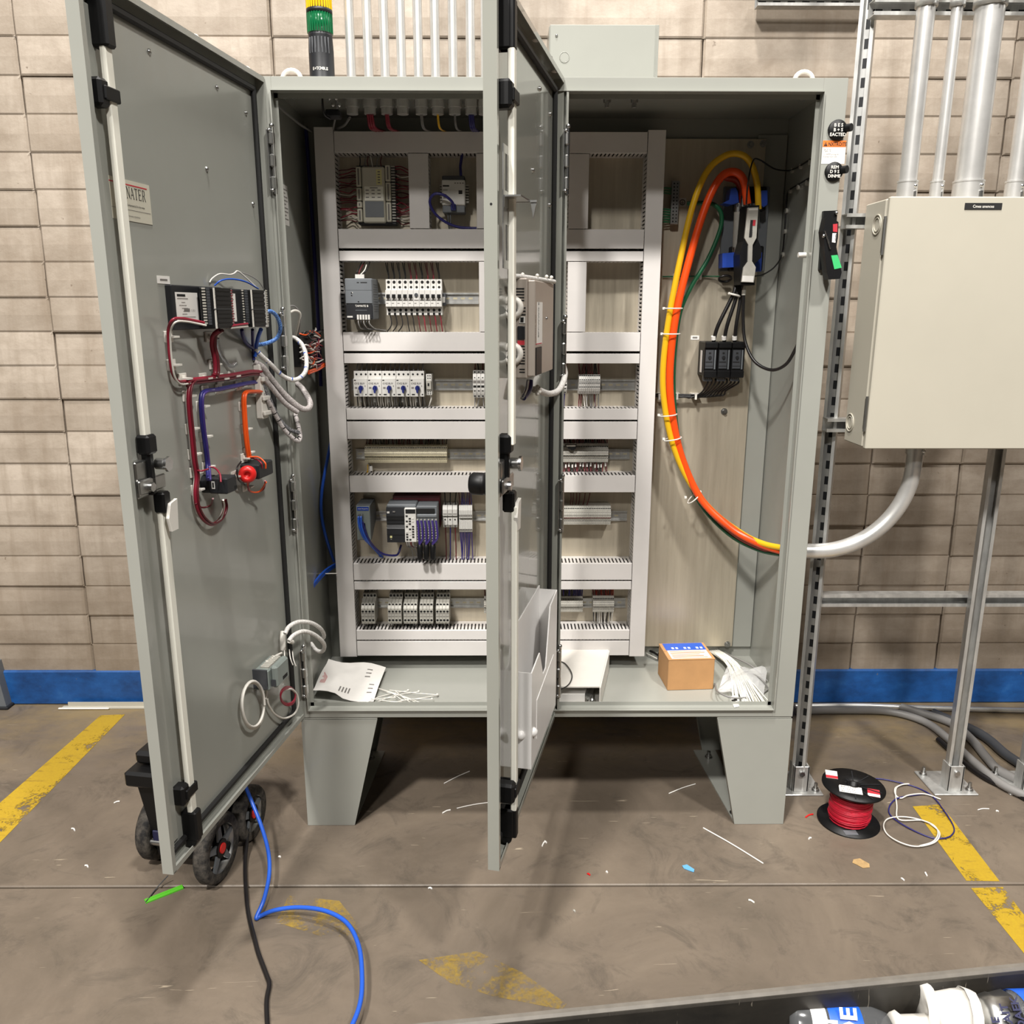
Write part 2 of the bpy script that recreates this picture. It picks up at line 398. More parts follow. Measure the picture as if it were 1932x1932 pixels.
# coursed block wall: stack-bonded columns, every block a piece of its own
WY = 0.85
b = MB(); b.box(-5, 5, WY + 0.03, WY + 0.15, 0, 5.2, 'mortar'); wall = tag(b.build('wall_back', loc=(0, 0, 0)), kind='structure')
joints = [-3.5, -2.68, -1.835, -0.945, -0.20, 0.563, 1.31, 1.665, 2.42, 3.2]
PZ = 0.12575
proto = {}
for ci in range(len(joints) - 1):
    w = joints[ci + 1] - joints[ci] - 0.004
    key = round(w, 3)
    for r in range(0, 26):
        if key not in proto:
            m = MB(); h = PZ - 0.0005
            # slightly pillowed face, eased arrises
            gx = [-w / 2, -w / 2 + 0.007, -w * .2, w * .25, w / 2 - 0.007, w / 2]; gz = [0, 0.006, h * .5, h - 0.009, h]
            vs = []
            for zi, z in enumerate(gz):
                for xi, x in enumerate(gx):
                    edge = xi in (0, 5) or zi in (0, 4)
                    vs.append((x, ((0.007 if xi in (0, 5) else 0.0032) if edge else 0.0) + (0.0025 if zi == 3 else 0) - (0.0015 if zi == 2 and xi in (2, 3) else 0), z))
            nx = len(gx)
            fs = [(j * nx + i, j * nx + i + 1, (j + 1) * nx + i + 1, (j + 1) * nx + i) for j in range(len(gz) - 1) for i in range(nx - 1)]
            m.add(vs, fs, 'wall_block')
            bk = len(m.v); ring = [i for i in range(nx)] + [(j + 1) * nx - 1 for j in range(1, len(gz))] + [(len(gz) - 1) * nx + i for i in range(nx - 2, -1, -1)] + [j * nx for j in range(len(gz) - 2, 0, -1)]
            m.v += [V((m.v[i][0], 0.045, m.v[i][2])) for i in ring]
            for q in range(len(ring)): m.f.append([ring[q], bk + q, bk + (q + 1) % len(ring), ring[(q + 1) % len(ring)]]); m.fm.append(0); m.sm.append(False)
            o = m.build('block', wall, origin=(0, 0, 0)); proto[key] = o; first = True
        else:
            o = inst(proto[key], wall, (0, 0, 0)); first = False
        o.location = ((joints[ci] + joints[ci + 1]) / 2 + random.uniform(-.0015, .0015), WY + random.uniform(-0.003, 0.004), 0.1395 + PZ * r)
        o.rotation_euler = (random.uniform(-.028, .018), 0, random.uniform(-.004, .004))
b = MB(); b.box(-4, 4, WY - 0.008, WY + 0.04, 0, 0.152, 'blue_base', 0.006)
tag(b.build('baseboard_back'), kind='structure')
# yellow floor lines and worn remnants of paint
def paint(corners, m, name='floor_marking'):
    b = MB(); p = [V((c[0], c[1], 0.0006)) for c in corners]; b.prism(p, (0, 0, 0.0004), m)
    tag(b.build(name), kind='structure')
def pz(*uv): return [at(u, v, Z=0) for u, v in uv]
paint(pz((-60, 1630), (0, 1590), (236, 1348), (190, 1350), (0, 1515), (-60, 1560)), 'floor_yellow')
paint(pz((1722, 1522), (1775, 1518), (1886, 1663), (1823, 1662)), 'floor_yellow')
paint(pz((1832, 1676), (1892, 1674), (1965, 1770), (1965, 1840)), 'floor_yellow')
paint(pz((545, 1690), (640, 1700), (676, 1745), (680, 1795), (600, 1765), (520, 1740)), 'floor_yellow_worn')
paint(pz((790, 1812), (900, 1795), (985, 1835), (1070, 1895), (1060, 1905), (930, 1880), (850, 1855)), 'floor_yellow_worn')
# ------------------------------------------------------------------ the two-door enclosure
XL, XR, ZB, ZT, DEP = -0.762, 0.762, 0.378, 2.190, 0.462
OL, OR, OB, OT = -0.735, 0.699, 0.406, 2.155       # door opening
G = 'grey_paint'
T = 0.002
cab = thing('control_cabinet', 'tall grey two-door steel electrical enclosure standing open on short legs', 'cabinet', (0, 0.23, 0))
b = MB()
b.box(XL, XL + T, 0, DEP, ZB, ZT, G); b.box(XR - T, XR, 0, DEP, ZB, ZT, G)
b.box(XL + T, XR - T, DEP - T, DEP, ZB, ZT, G)
b.box(XL + T, XR - T, 0, DEP - T, ZT - T, ZT, G); b.box(XL + T, XR - T, 0, DEP - T, ZB, ZB + T, G)
b.build('body', cab)
b = MB()
FT = 0.0025
b.box(XL, OL, -FT, 0, ZB, ZT, G, .0008); b.box(OR, XR, -FT, 0, ZB, ZT, G, .0008)
b.box(OL, OR, -FT, 0, OT, ZT, G, .0008); b.box(OL, OR, -FT, 0, ZB, OB, G, .0008)
for x in (OL - FT, OR): b.box(x, x + FT, -0.012, 0.022, OB - FT, OT + FT, G)
for z in (OB - FT, OT): b.box(OL, OR, -0.012, 0.022, z, z + FT, G)
for x0, x1 in ((OL - FT, OL + .010), (OR - .010, OR + FT)): b.box(x0, x1, 0.020, 0.022, OB, OT, G)
b.box(OL, OR, 0.020, 0.022, OB, OB + .012, G); b.box(OL, OR, 0.020, 0.022, OT - .012, OT, G)
b.build('front_frame', cab)
b = MB(); b.box(-0.028, 0.036, 0.004, 0.040, OB, OT, G, .002); b.box(0.030, 0.036, -0.010, 0.004, OB, OT, G)
b.build('centre_post', cab)
# vertical stiffener on the inner side wall and bottom shelf lip
b = MB(); b.box(0.664, 0.758, 0.448, 0.458, 0.42, 2.14, G, .002); b.build('stiffener', cab)
b = MB(); b.box(-0.745, 0.745, .03, .05, ZB + T, ZB + .01, G, .002); b.build('floor_rib', cab)
# galvanised mounting panel
PY = 0.435
b = MB(); b.box(-0.700, 0.686, PY, PY + .003, 0.428, 2.125, 'galvanised', .001)
mp = b.build('mounting_panel', cab)
for (u, v) in ((1416, 273), (1440, 271), (1372, 1215), (1366, 776)):
    p = at(u, v, Y=PY); q = MB(); q.cyl((p.x, PY, p.z), (p.x, PY - .003, p.z), .011, 'bright_steel'); q.cyl((p.x, PY - .003, p.z), (p.x, PY - .011, p.z), .0065, 'bright_steel', n=6)
    q.build('mounting_bolt', mp)
# legs: front and rear tapered plates with an outer side plate and a floor flange
for sx, xo, xt, xb in ((-1, XL, -0.527, -0.612), (1, XR, 0.529, 0.605)):
    for y in (-FT, DEP - .001):
        b = MB(); b.prism([(xo, y, 0.001), (xb, y, 0.001), (xt, y, 0.370), (xo, y, 0.370)], (0, FT, 0), G)
        yy = y + FT if y < 0.1 else y - .018
        b.prism([(xb, yy, 0.001), (xb + .003 * sx, yy, 0.001), (xt + .003 * sx, yy, 0.370), (xt, yy, 0.370)], (0, .018, 0), G)
        b.build('leg', cab)
    b = MB(); b.box(xo, xo - sx * FT, 0, DEP, 0.001, 0.376, G); b.box(xo, xt, 0, DEP, .371, .376, G); b.build('leg_side', cab)
    b = MB(); b.prism([(xo - sx * .004, 0.002, 0.001), (xb - sx * .03, 0.002, 0.001), (xb - sx * .068, DEP - .01, 0.001), (xo - sx * .004, DEP - .01, 0.001)] if 0 else
                      [(xb + sx * .05, 0.004, 0.001), (xb, 0.004, 0.001), (xb - sx * .032, DEP - .01, 0.001), (xb + sx * .05, DEP - .01, 0.001)], (0, 0, .005), G)
    fl = b.build('floor_flange', cab)
    for y in (.05, .40):
        q = MB(); q.cyl((xb + sx * .012, y, .006), (xb + sx * .012, y, .009), .014, 'bright_steel'); q.cyl((xb + sx * .012, y, .009), (xb + sx * .012, y, .03), .006, 'bright_steel', n=8); q.cyl((xb + sx * .012, y, .009), (xb + sx * .012, y, .017), .010, 'bright_steel', n=6)
        q.build('anchor_bolt', fl)
# lifting eyes on the roof
for u, v in ((550, 140), (1517, 144)):
    x = at(u, v, Y=.12)[0]
    b = MB(); ring = [(x + .026 * math.cos(a), .12, ZT + .020 + .026 * math.sin(a)) for a in [i * math.pi / 10 for i in range(20)]]
    b.tube(ring, .006, 'white_plastic', closed=True, smooth=False); b.cyl((x, .12, ZT), (x, .12, ZT + .004), .022, 'white_plastic'); b.build('lifting_eye', cab)
# conduit hubs and nuts that hang from the inside of the roof
for u in (665, 698, 730, 760, 795, 826, 858, 889, 914):
    p = at(u, 208, Y=.235)
    b = MB(); b.cyl((p.x, .235, ZT - T), (p.x, .235, ZT - .022), .0205, 'emt', n=8); b.cyl((p.x, .235, ZT - .022), (p.x, .235, ZT - .040), .0165, 'emt'); b.build('conduit_hub', cab)
for u, v, y in ((1130, 180, .06), (1188, 185, .06), (1196, 215, .19), (1145, 214, .19), (1386, 183, .06), (1513, 200, .10), (556, 195, .10)):
    p = at(u, v, Y=y); b = MB()
    b.cyl((p.x, y, ZT - T), (p.x, y, ZT - .008), .017, 'bright_steel'); b.cyl((p.x, y, ZT - .008), (p.x, y, ZT - .030), .006, 'bright_steel', n=8); b.cyl((p.x, y, ZT - .008), (p.x, y, ZT - .018), .010, 'bright_steel', n=6)
    b.build('roof_stud', cab)
# data label on the left inner wall
b = MB(); pl = at(541, 388, X=XL + T + .001); X0 = XL + T + .0006
b.box(X0 - .0006, X0, pl.y - .05, pl.y + .02, pl.z - .055, pl.z + .055, 'device_white')
for i in range(9): b.box(X0, X0 + .0003, pl.y - .043, pl.y + .013 - .02 * (i % 3 == 1), pl.z + .040 - i * .010, pl.z + .0435 - i * .010, 'print_grey')
b.build('rating_label', cab)

# ------------------------------------------------------------------ doors
class Door:
    def __init__(s, hx, a, name_label):
        s.H = V((hx, 0, 0)); s.d = V((-math.sin(a), -math.cos(a), 0)); s.n = V((math.cos(a), -math.sin(a), 0))
        s.M = Matrix((s.d, s.n, ZZ)).transposed().to_4x4(); s.M.translation = s.H
    def at(s, u, v, y=0.0):
        """sight line of a measured point against the plane y off the door: local (x, z)"""
        d = ray(u, v); o = s.H + s.n * y; t = (o - CAM).dot(s.n) / d.dot(s.n); p = CAM + d * t - s.H
        return p.dot(s.d), p.z
    def P(s, x, y, z): return s.H + s.d * x + s.n * y + ZZ * z
    def mb(s): return MB(s.M)
    def pts(s, y, *uv): return [s.P(*(lambda q: (q[0], y, q[1]))(s.at(u, v, y))) for u, v in uv]
LD, RD = Door(-0.762, .1571, 'left'), Door(0.013, .2248, 'right')
DL, DZ0, DZ1, SK = 0.750, 0.380, 2.187, -0.012        # door leaf; SK = outer skin
def make_door(D, label, DP):
    # origin at the hinge so the door turns about it
    b = D.mb()
    b.box(0.004, DL, SK - .002, SK, DZ0, DZ1, DP)
    for x0, x1 in ((0.004, .007), (DL - .003, DL)): b.box(x0, x1, SK, .012, DZ0, DZ1, DP)
    for z0, z1 in ((DZ0, DZ0 + .003), (DZ1 - .003, DZ1)): b.box(.007, DL - .003, SK, .012, z0, z1, DP)
    b.box(DL - .013, DL - .003, .0095, .012, DZ0, DZ1, DP); b.box(.007, DL - .013, .0095, .012, DZ0 + .003, DZ0 + .013, DP); b.box(.007, DL - .013, .0095, .012, DZ1 - .013, DZ1 - .003, DP)
    # inner channel beside the latch edge
    b.box(DL - .062, DL - .040, SK, SK + .006, DZ0 + .05, DZ1 - .05, DP, .002)
    d = b.build('door', cab, origin=D.P(0, 0, DZ0)); tag(d, label)
    g = D.mb(); i, w, h = .026, .016, .012
    g.box(i, i + w, SK, SK + h, DZ0 + i, DZ1 - i, 'gasket', .004); g.box(DL - i - w, DL - i, SK, SK + h - .004, DZ0 + i, DZ1 - i, DP, .003)
    g.box(i, DL - i, SK, SK + h, DZ0 + i, DZ0 + i + w, 'gasket', .004); g.box(i, DL - i, SK, SK + h, DZ1 - i - w, DZ1 - i, 'gasket', .004)
    g.build('gasket', d)
    # latch rods, guides and rollers
    RU0, RU1, RL0, RL1 = .672, .694, .640, .662; ry = .014 if D is RD else 0
    r = D.mb(); r.box(RU0, RU1, .004 + ry, .017 + ry, 1.335, DZ1 - .10, 'ivory', .002); r.build('latch_rod', d)
    r = D.mb(); r.box(RL0, RL1, .004 + ry, .017 + ry, DZ0 + .085, 1.20, 'ivory', .002); r.build('latch_rod', d)
    for x, z0, z1 in (((RU0 + RU1) / 2, DZ1 - .12, DZ1 - .035), ((RL0 + RL1) / 2, DZ0 + .025, DZ0 + .10)):
        q = D.mb(); q.box(x - .014, x + .014, SK, .026, z0, z1, 'black', .004); q.box(x - .012, x + .012, 0, .018 + ry, z0, z1, 'black', .003); q.cyl((x - .012, .008, (z0 + z1) / 2 + (.04 if z0 > 1 else -.04)), (x + .012, .008, (z0 + z1) / 2 + (.04 if z0 > 1 else -.04)), .013, 'black'); q.build('rod_roller', d)
    for x, z in (((RU0 + RU1) / 2, DZ1 - .20), ((RL0 + RL1) / 2, DZ0 + .155)):
        q = D.mb(); q.box(x + .010, x + .040, SK, .018 + ry, z - .025, z + .025, 'black', .006); q.box(x - .014, x + .014, .017 + ry, .022 + ry, z - .012, z + .012, 'black', .002); q.box(x - .016, x - .011, SK, .022 + ry, z - .012, z + .012, 'black', .002); q.box(x + .010, x + .030, .010, .022 + ry, z - .012, z + .012, 'black', .002)
        q.build('rod_guide', d)
    # three point latch at mid height
    zc = 1.262
    q = D.mb(); xm = (RU0 + RU1) / 2
    q.box(xm - .017, xm + .017, -.004, .026, zc + .055, zc + .095, 'black', .005); q.box(xm - .009, xm + .009, 0, .020, zc - .03, zc + .058, 'black', .004)
    xl = (RL0 + RL1) / 2; q.box(xl - .014, xl + .014, 0, .026, zc - .075, zc - .030, 'black', .004); q.build('rod_coupling', d)
    q = D.mb(); q.box(.690, .730, SK, .012, zc - .03, zc + .045, 'bright_steel', .003); q.box(.640, .735, .014, .020, zc - .022, zc + .008, 'bright_steel', .003)
    q.cyl((.655, .012, zc + .03), (.655, .034, zc + .03), .012, 'bright_steel'); q.cyl((.655, .034, zc + .03), (.655, .040, zc + .03), .016, 'chrome', n=6); q.cyl((.700, .012, zc - .010), (.700, .028, zc - .010), .010, 'chrome', n=6)
    q.build('latch_cam', d)
    q = D.mb(); q.prism([(.652, .026, zc - .055), (.626, .026, zc - .05), (.632, .026, zc - .115), (.656, .026, zc - .115), (.664, .026, zc - .085)], (0, .007, 0), 'white_plastic'); tag(q.build('pull_tab', d), 'white pull tab on the latch')
    # hinges: plate, leaf and knuckle
    for z in (1.985, 1.50 if D is RD else 1.52, 1.055, .53):
        q = D.mb(); q.box(-.004, .020, .014, .017, z - .075, z + .075, 'bright_steel', .001)
        for zz in (-.055, 0, .055): q.box(-.006, .014, .017, .028, z + zz - .016, z + zz + .016, 'bright_steel', .003)
        q.cyl((.004, .024, z - .082), (.004, .024, z + .082), .005, 'chrome', n=8); q.ball((.004, .024, z + .086), .007, 'chrome')
        q.ball((.012, .02, z + .074), .005, 'chrome'); q.ball((.012, .02, z - .074), .005, 'chrome'); q.build('hinge', d)
    for x, z in ((.50, DZ1 - .075), (.22, DZ1 - .075), (.075, DZ1 - .10), (.07, 1.87), (.30, 1.92)):
        q = D.mb(); q.ball((x, SK, z), .006, 'bright_steel', 8); q.build('stud', d)
    for x in (.62, .33, .08):
        q = D.mb(); q.ball((x, 0, DZ1), .011, 'white_plastic', 10, (1, 1, .6)); q.build('hole_plug', d)
    return d
left_door = make_door(LD, 'left door, open, carrying a serif nameplate and operator devices', G)
right_door = make_door(RD, 'right door, open, carrying a computer and a document pocket', 'door_paint')
# outside lever handle of the right door
b = RD.mb(); zc = 1.262
b.lathe([(.0, 0), (.030, 0), (.030, .010), (.021, .014), (.0235, .020), (.0235, .042), (.019, .048), (.0, .049)], (.690, SK - .002, zc - .01), (0, -1, 0), 'black', 24)
b.box(.684, .696, SK - .0515, SK - .046, zc - .026, zc + .006, 'charcoal', .002); tag(b.build('lever_handle', right_door), 'black lever handle on the outside')
b = RD.mb(); b.cyl((DL - .0005, 0.0, 1.793), (DL + .0004, 0.0, 1.793), .0024, 'hole', n=10); b.build('edge_hole', right_door)
# door stay bracket with slotted plate
b = RD.mb(); z = 1.79
for x0, x1 in ((.684, .690), (.702, .706), (.722, .735)): b.box(x0, x1, .018, .020, z - .11, z + .11, 'bright_steel')
for z0, z1 in ((z - .11, z - .095), (z - .03, z + .03), (z + .095, z + .11)): b.box(.684, .735, .0181, .0199, z0, z1, 'bright_steel')
b.box(.640, .730, .020, .052, z + .018, z + .021, 'bright_steel'); b.box(.640, .730, .018, .021, z - .0, z + .021, 'bright_steel')
b.prism([(.640, .052, z + .020), (.640, .066, z + .020), (.640, .062, z + .006), (.640, .058, z - .014), (.640, .055, z + .004)], (.003, 0, 0), 'bright_steel')
b.box(.640, .645, .020, .066, z + .017, z + .021, 'bright_steel')
b.build('stay_bracket', right_door)
# document pocket, moulded, with a V shaped opening
b = RD.mb(); pw = 'pocket_white'
x0, x1, z0, z1, yf = .165, .520, .505, .80, .036
b.box(x0, x1, SK, SK + .002, z0, z1 + .06, pw)
b.prism([(x1, yf, z0), (x1, yf, z1 - .04), (.42, yf, z1 - .03), (.37, yf, z1 - .11), (.33, yf, z1 - .11), (.27, yf, z1 + .04), (x0, yf, z1 + .05), (x0, yf, z0)], (0, .003, 0), pw)
b.box(x1, x1 + .002, SK, yf + .003, z0, z1 - .04, pw); b.box(x0 - .002, x0, SK, yf + .003, z0, z1 + .05, pw); b.box(x0, x1, SK, yf + .003, z0 - .002, z0, pw)
b.prism([(x1 - .06, yf + .003, z0 + .05), (x1 - .06, yf + .003, z1 - .14), (x0 + .05, yf + .003, z1 - .12), (x0 + .05, yf + .003, z0 + .05)], (0, .0015, 0), pw)
b.ball((x1 + .003, .012, z0 + .09), .012, pw); b.ball((x1 - .02, yf + .003, z0 + .09), .012, pw)
tag(b.build('document_pocket', right_door), 'white moulded document pocket')
# nameplate on the left door; the rod hides its left half
b = LD.mb(); px0, pz1 = .700, 1.815
(xr, zt), (xr2, zb2) = LD.at(280, 350, SK), LD.at(284, 424, SK)
zt, zb2 = zt, zb2; xa, xb_ = xr + .19, xr
b.box(xb_, xa, SK, SK + .0012, zb2, zt, 'beige_module'); h = zt - zb2
b.box(xb_ + .010, xa - .01, SK + .0012, SK + .0015, zt - h * .13, zt - h * .10, 'print_red')
b.box(xb_ + .004, xa - .02, SK + .0012, SK + .0015, zb2 + h * .27, zb2 + h * .28, 'print_grey')
def serif(b, ch, x, z, w, h, y):
    """serif capitals drawn as strokes; x runs towards smaller local x (rightwards as read)"""
    def q(pts): b.prism([(x - px * w, y, z + pz_ * h) for px, pz_ in pts], (0, .0003, 0), 'print_black')
    def bar(xa_, za, xb2, zb_, t): q([(xa_ - t / 2, za), (xa_ + t / 2, za), (xb2 + t / 2, zb_), (xb2 - t / 2, zb_)])
    def foot(cx, cz, l=.26): q([(cx - l / 2, cz - .025), (cx + l / 2, cz - .025), (cx + l / 2, cz + .025), (cx - l / 2, cz + .025)])
    if ch == 'N': bar(.15, 0, .15, 1, .07); bar(.15, 1, .85, 0, .17); bar(.85, 0, .85, 1, .07); foot(.15, 0); foot(.10, 1); foot(.85, 1)
    if ch == 'A': bar(.10, 0, .50, 1, .07); bar(.88, 0, .50, 1, .17); bar(.25, .36, .75, .36, .0); q([(.26, .32), (.72, .32), (.72, .38), (.26, .38)]); foot(.10, 0, .22); foot(.88, 0, .26)
    if ch == 'T': bar(.5, 0, .5, 1, .17); q([(.05, .94), (.95, .94), (.95, 1), (.05, 1)]); bar(.07, .78, .07, 1, .05); bar(.93, .78, .93, 1, .05); foot(.5, 0, .34)
    if ch == 'E': bar(.22, 0, .22, 1, .17); q([(.10, .95), (.85, .95), (.85, 1), (.10, 1)]); q([(.10, 0), (.88, 0), (.88, .05), (.10, .05)]); q([(.22, .48), (.66, .48), (.66, .54), (.22, .54)]); bar(.84, .8, .84, 1, .05); bar(.87, 0, .87, .22, .05); bar(.66, .40, .66, .62, .05)
    if ch == 'R': bar(.22, 0, .22, 1, .17); q([(.1, .95), (.6, .95), (.6, 1), (.1, 1)]); q([(.22, .46), (.6, .46), (.6, .51), (.22, .51)]); bar(.72, .56, .72, .90, .16); q([(.58, .95), (.6, 1), (.80, .90), (.66, .86)]); q([(.6, .46), (.80, .56), (.66, .60), (.58, .51)]); bar(.55, .48, .90, 0, .16); foot(.22, 0); foot(.92, 0, .2)
for i, ch in enumerate('NATER'):
    w = h * .172; serif(b, ch, xb_ + .012 + (5 - i) * w * 1.0 + .004, zb2 + h * .56, w * .92, h * .27, SK + .0012)
U_ = -LD.d
b.text('On-Abertimeta bu Dre fryto mwipw', h * .085, (xb_ + .084, SK + .0016, zb2 + h * .36), (-1, 0, 0), (0, 0, 1), 'print_black', sx=.62)
b.text('wwww.crpmenes', h * .08, (xb_ + .082, SK + .0016, zb2 + h * .10), (-1, 0, 0), (0, 0, 1), 'print_grey', sx=.9)
tag(b.build('nameplate', left_door), 'cream nameplate lettered NATER in black serif capitals')
b = LD.mb(); x, z = LD.at(308, 528, SK); b.box(x - .024, x + .024, SK, SK + .001, z - .008, z + .008, 'paper'); b.box(x - .014, x + .014, SK + .001, SK + .0013, z - .002, z + .002, 'print_grey'); b.build('device_tag', left_door)
# ------------------------------------------------------------------ slotted wiring ducts and rails on the panel
DF = 0.345                                      # front of the duct covers
ORD = ['first', 'second', 'third', 'fourth', 'fifth', 'sixth', 'seventh', 'eighth', 'ninth', 'tenth', 'eleventh', 'twelfth']
def duct(name, label, x0, x1, z0, z1, vert, group=None):
    t = thing(name, label, 'wiring duct', ((x0 + x1) / 2, (DF + PY) / 2, z0), group)
    b = MB(); b.box(x0, x1, DF, DF + .0022, z0, z1, 'duct_pvc', .0008)
    if vert:
        for x in (x0, x1 - .002): b.box(x, x + .002, DF + .002, DF + .010, z0, z1, 'duct_pvc')
    else:
        for z in (z0, z1 - .002): b.box(x0, x1, DF + .002, DF + .010, z, z + .002, 'duct_pvc')
    b.build('cover', t)
    b = MB(); b.box(x0 + .001, x1 - .001, PY - .003, PY - .001, z0 + .001, z1 - .001, 'duct_pvc'); b.build('base', t)
    b = MB(); b.box(x0 + .006, x1 - .006, DF + .004, PY - .006, z0 + .005, z1 - .005, 'wire_black', .004); tag(b.build('slot_dark_fill', t), 'black block added to darken the slots, standing for packed wires', kind='stuff')  # solid black block added so the slots read dark, in place of wires
    a0, a1 = (z0, z1) if vert else (x0, x1)
    pitch, fw = .0125, .0076
    n = int((a1 - a0) / pitch)
    for side in (0, 1):
        b = MB(); c = ((x0 + .0004, x1 - .0022) if vert else (z0 + .0004, z1 - .0022))[side]
        def put(p0, p1, y0, y1):
            if vert: b.box(c, c + .0018, y0, y1, p0, p1, 'duct_pvc')
            else: b.box(p0, p1, y0, y1, c, c + .0018, 'duct_pvc')
        put(a0, a1, .412, PY - .001)
        for i in range(n + 1):
            s0 = a0 + i * pitch; put(s0, min(s0 + fw, a1), DF + .0022, .412)
        tag(b.build('slotted_wall', t), kind='stuff')
    return t
LX0 = (at(588, 240, Y=DF).x + at(645, 1240, Y=DF).x) / 2; LX1 = (at(628, 300, Y=DF).x + at(675, 1200, Y=DF).x) / 2
RX0 = (at(1221, 300, Y=DF).x + at(1188, 1200, Y=DF).x) / 2; RX1 = (at(1258, 246, Y=DF).x + at(1215, 1238, Y=DF).x) / 2
zf = lambda v, u=800: at(u, v, Y=DF).z
duct('vertical_duct', 'long vertical white wiring duct at the left end of the panel rows', LX0, LX1 - .001, zf(1239), zf(240), True)
duct('vertical_duct', 'long vertical white wiring duct beside the bare galvanised sheet', RX0 + .001, RX1, zf(1239), zf(245, 1240), True)
rows = [(248, 288, 'topmost horizontal white duct, above the controller'),
        (432, 468.5, 'white duct directly under the controller row'),
        (473.5, 492.5, 'thin white duct directly above the circuit breakers'),
        (627, 662.5, 'white duct directly under the circuit breakers'),
        (667, 685.5, 'thin white duct directly above the blue-knob motor starters'),
        (771, 792, 'white duct directly under the blue-knob motor starters'),
        (795.5, 828.5, 'white duct directly above the long tan terminal strip'),
        (897.5, 929, 'white duct directly under the long tan terminal strip'),
        (1063.5, 1094.5, 'white duct directly under the black controller rack'),
        (1097.5, 1112.5, 'thin white duct directly above the stepped relay terminals'),
        (1189.5, 1207, 'white duct directly under the stepped relay terminals'),
        (1210, 1237, 'lowest horizontal white duct, just above the enclosure floor')]
for v0, v1, lab in rows:
    duct('horizontal_duct', lab + ', crossing behind the right door', LX1 + .001, RX0 - .001, zf(v1), zf(v0), False)
for u0, u1, v0, v1, lab in ((771.5, 809, 288.6, 431.5, 'short upright white duct between the beige controller and the white gateway'),
                            (899, 934, 288.6, 431.5, 'short upright white duct right of the white gateway, cut off by the door'),
                            (904, 936, 493, 626.5, 'short upright white duct in the breaker row, cut off by the door'),
                            (1073.5, 1110.5, 288.6, 431.5, 'short upright white duct in the empty top bay beside the centre post'),
                            (1070.5, 1105.5, 493, 626.5, 'short upright white duct in the empty second bay beside the centre post')):
    x0, x1, z0, z1 = rect(u0, v0, u1, v1, DF)
    duct('short_duct', lab, x0, x1, zf(v1) + .001, zf(v0) - .001, True)
def rail(u0, u1, v, lab):
    x0, x1 = at(u0, v, Y=PY - .004).x, at(u1, v, Y=PY - .004).x; z = at((u0 + u1) / 2, v, Y=PY - .004).z
    b = MB(); m = 'strut_zinc'
    b.box(x0, x1, PY - .0016, PY - .0006, z - .0135, z + .0135, m)
    for s in (-1, 1):
        b.box(x0, x1, PY - .0080, PY - .0006, z + s * .0125, z + s * .0137, m); b.box(x0, x1, PY - .0085, PY - .0075, z + s * .0125, z + s * .0178, m)
    n = int((x1 - x0) / .025)
    for i in range(n): b.box(x0 + .006 + i * .025, x0 + .019 + i * .025, PY - .0019, PY - .0016, z - .0028, z + .0028, 'terminal_tan')
    return one(b, 'mounting_rail', lab, 'rail')
rail(648, 903, 563, 'zinc mounting rail behind the circuit breakers')
rail(663, 1198, 726, 'zinc mounting rail behind the blue-knob motor starters')
rail(672, 1188, 856.5, 'zinc mounting rail behind the long tan terminal strip')
rail(678, 1183, 973, 'zinc mounting rail behind the black controller rack')
rail(683, 1180, 1137, 'zinc mounting rail behind the stepped relay terminals')
# ------------------------------------------------------------------ devices on the panel
def wire(b, pts, m, r=.0016, n=6, res=4): return b.tube(pts, r, m, n=n, res=res)
def hole(b, x, y, z, r=.003, m='hole'): b.cyl((x, y + .001, z), (x, y - .0004, z), r, m, n=10, sm=False)
# -- top row: controller
Y1 = 0.375
x0, x1, z0, z1 = rect(672, 311, 746, 423, Y1); w, h = x1 - x0, z1 - z0
t = thing('building_controller', 'beige control module with a dark screen and many red wires, top left bay', 'controller', ((x0 + x1) / 2, PY, z0))
b = MB(); b.box(x0, x1, Y1 + .012, PY, z0, z1, 'dark_grey', .003); b.build('housing', t)
fx = lambda f: x0 + w * f
fz = lambda f: z1 - h * f
b = MB(); b.box(fx(.16), fx(.74), Y1 - .004, Y1 + .014, fz(.98), fz(.03), 'beige_module', .004); b.build('cover', t)
b = MB(); b.box(fx(.22), fx(.70), Y1 - .0052, Y1 - .004, fz(.60), fz(.365), 'ivory')
for i in range(9): b.box(fx(.25 + (i % 3) * .15), fx(.33 + (i % 3) * .15), Y1 - .0056, Y1 - .0052, fz(.42 + .06 * (i // 3)), fz(.435 + .06 * (i // 3)), 'print_grey')
b.box(fx(.36), fx(.56), Y1 - .0056, Y1 - .0052, fz(.395), fz(.385), 'print_black'); b.build('label', t)
b = MB(); b.box(fx(.22), fx(.70), Y1 - .0052, Y1 - .003, fz(.885), fz(.61), 'mid_grey', .001); b.build('screen', t)
b = MB(); b.box(fx(.53), fx(.67), Y1 - .0052, Y1 - .004, fz(.335), fz(.08), 'yellow_sticker')
for i in range(5): b.box(fx(.57), fx(.63), Y1 - .0056, Y1 - .0052, fz(.13 + i * .045), fz(.11 + i * .045), 'print_grey')
b.build('sticker', t)
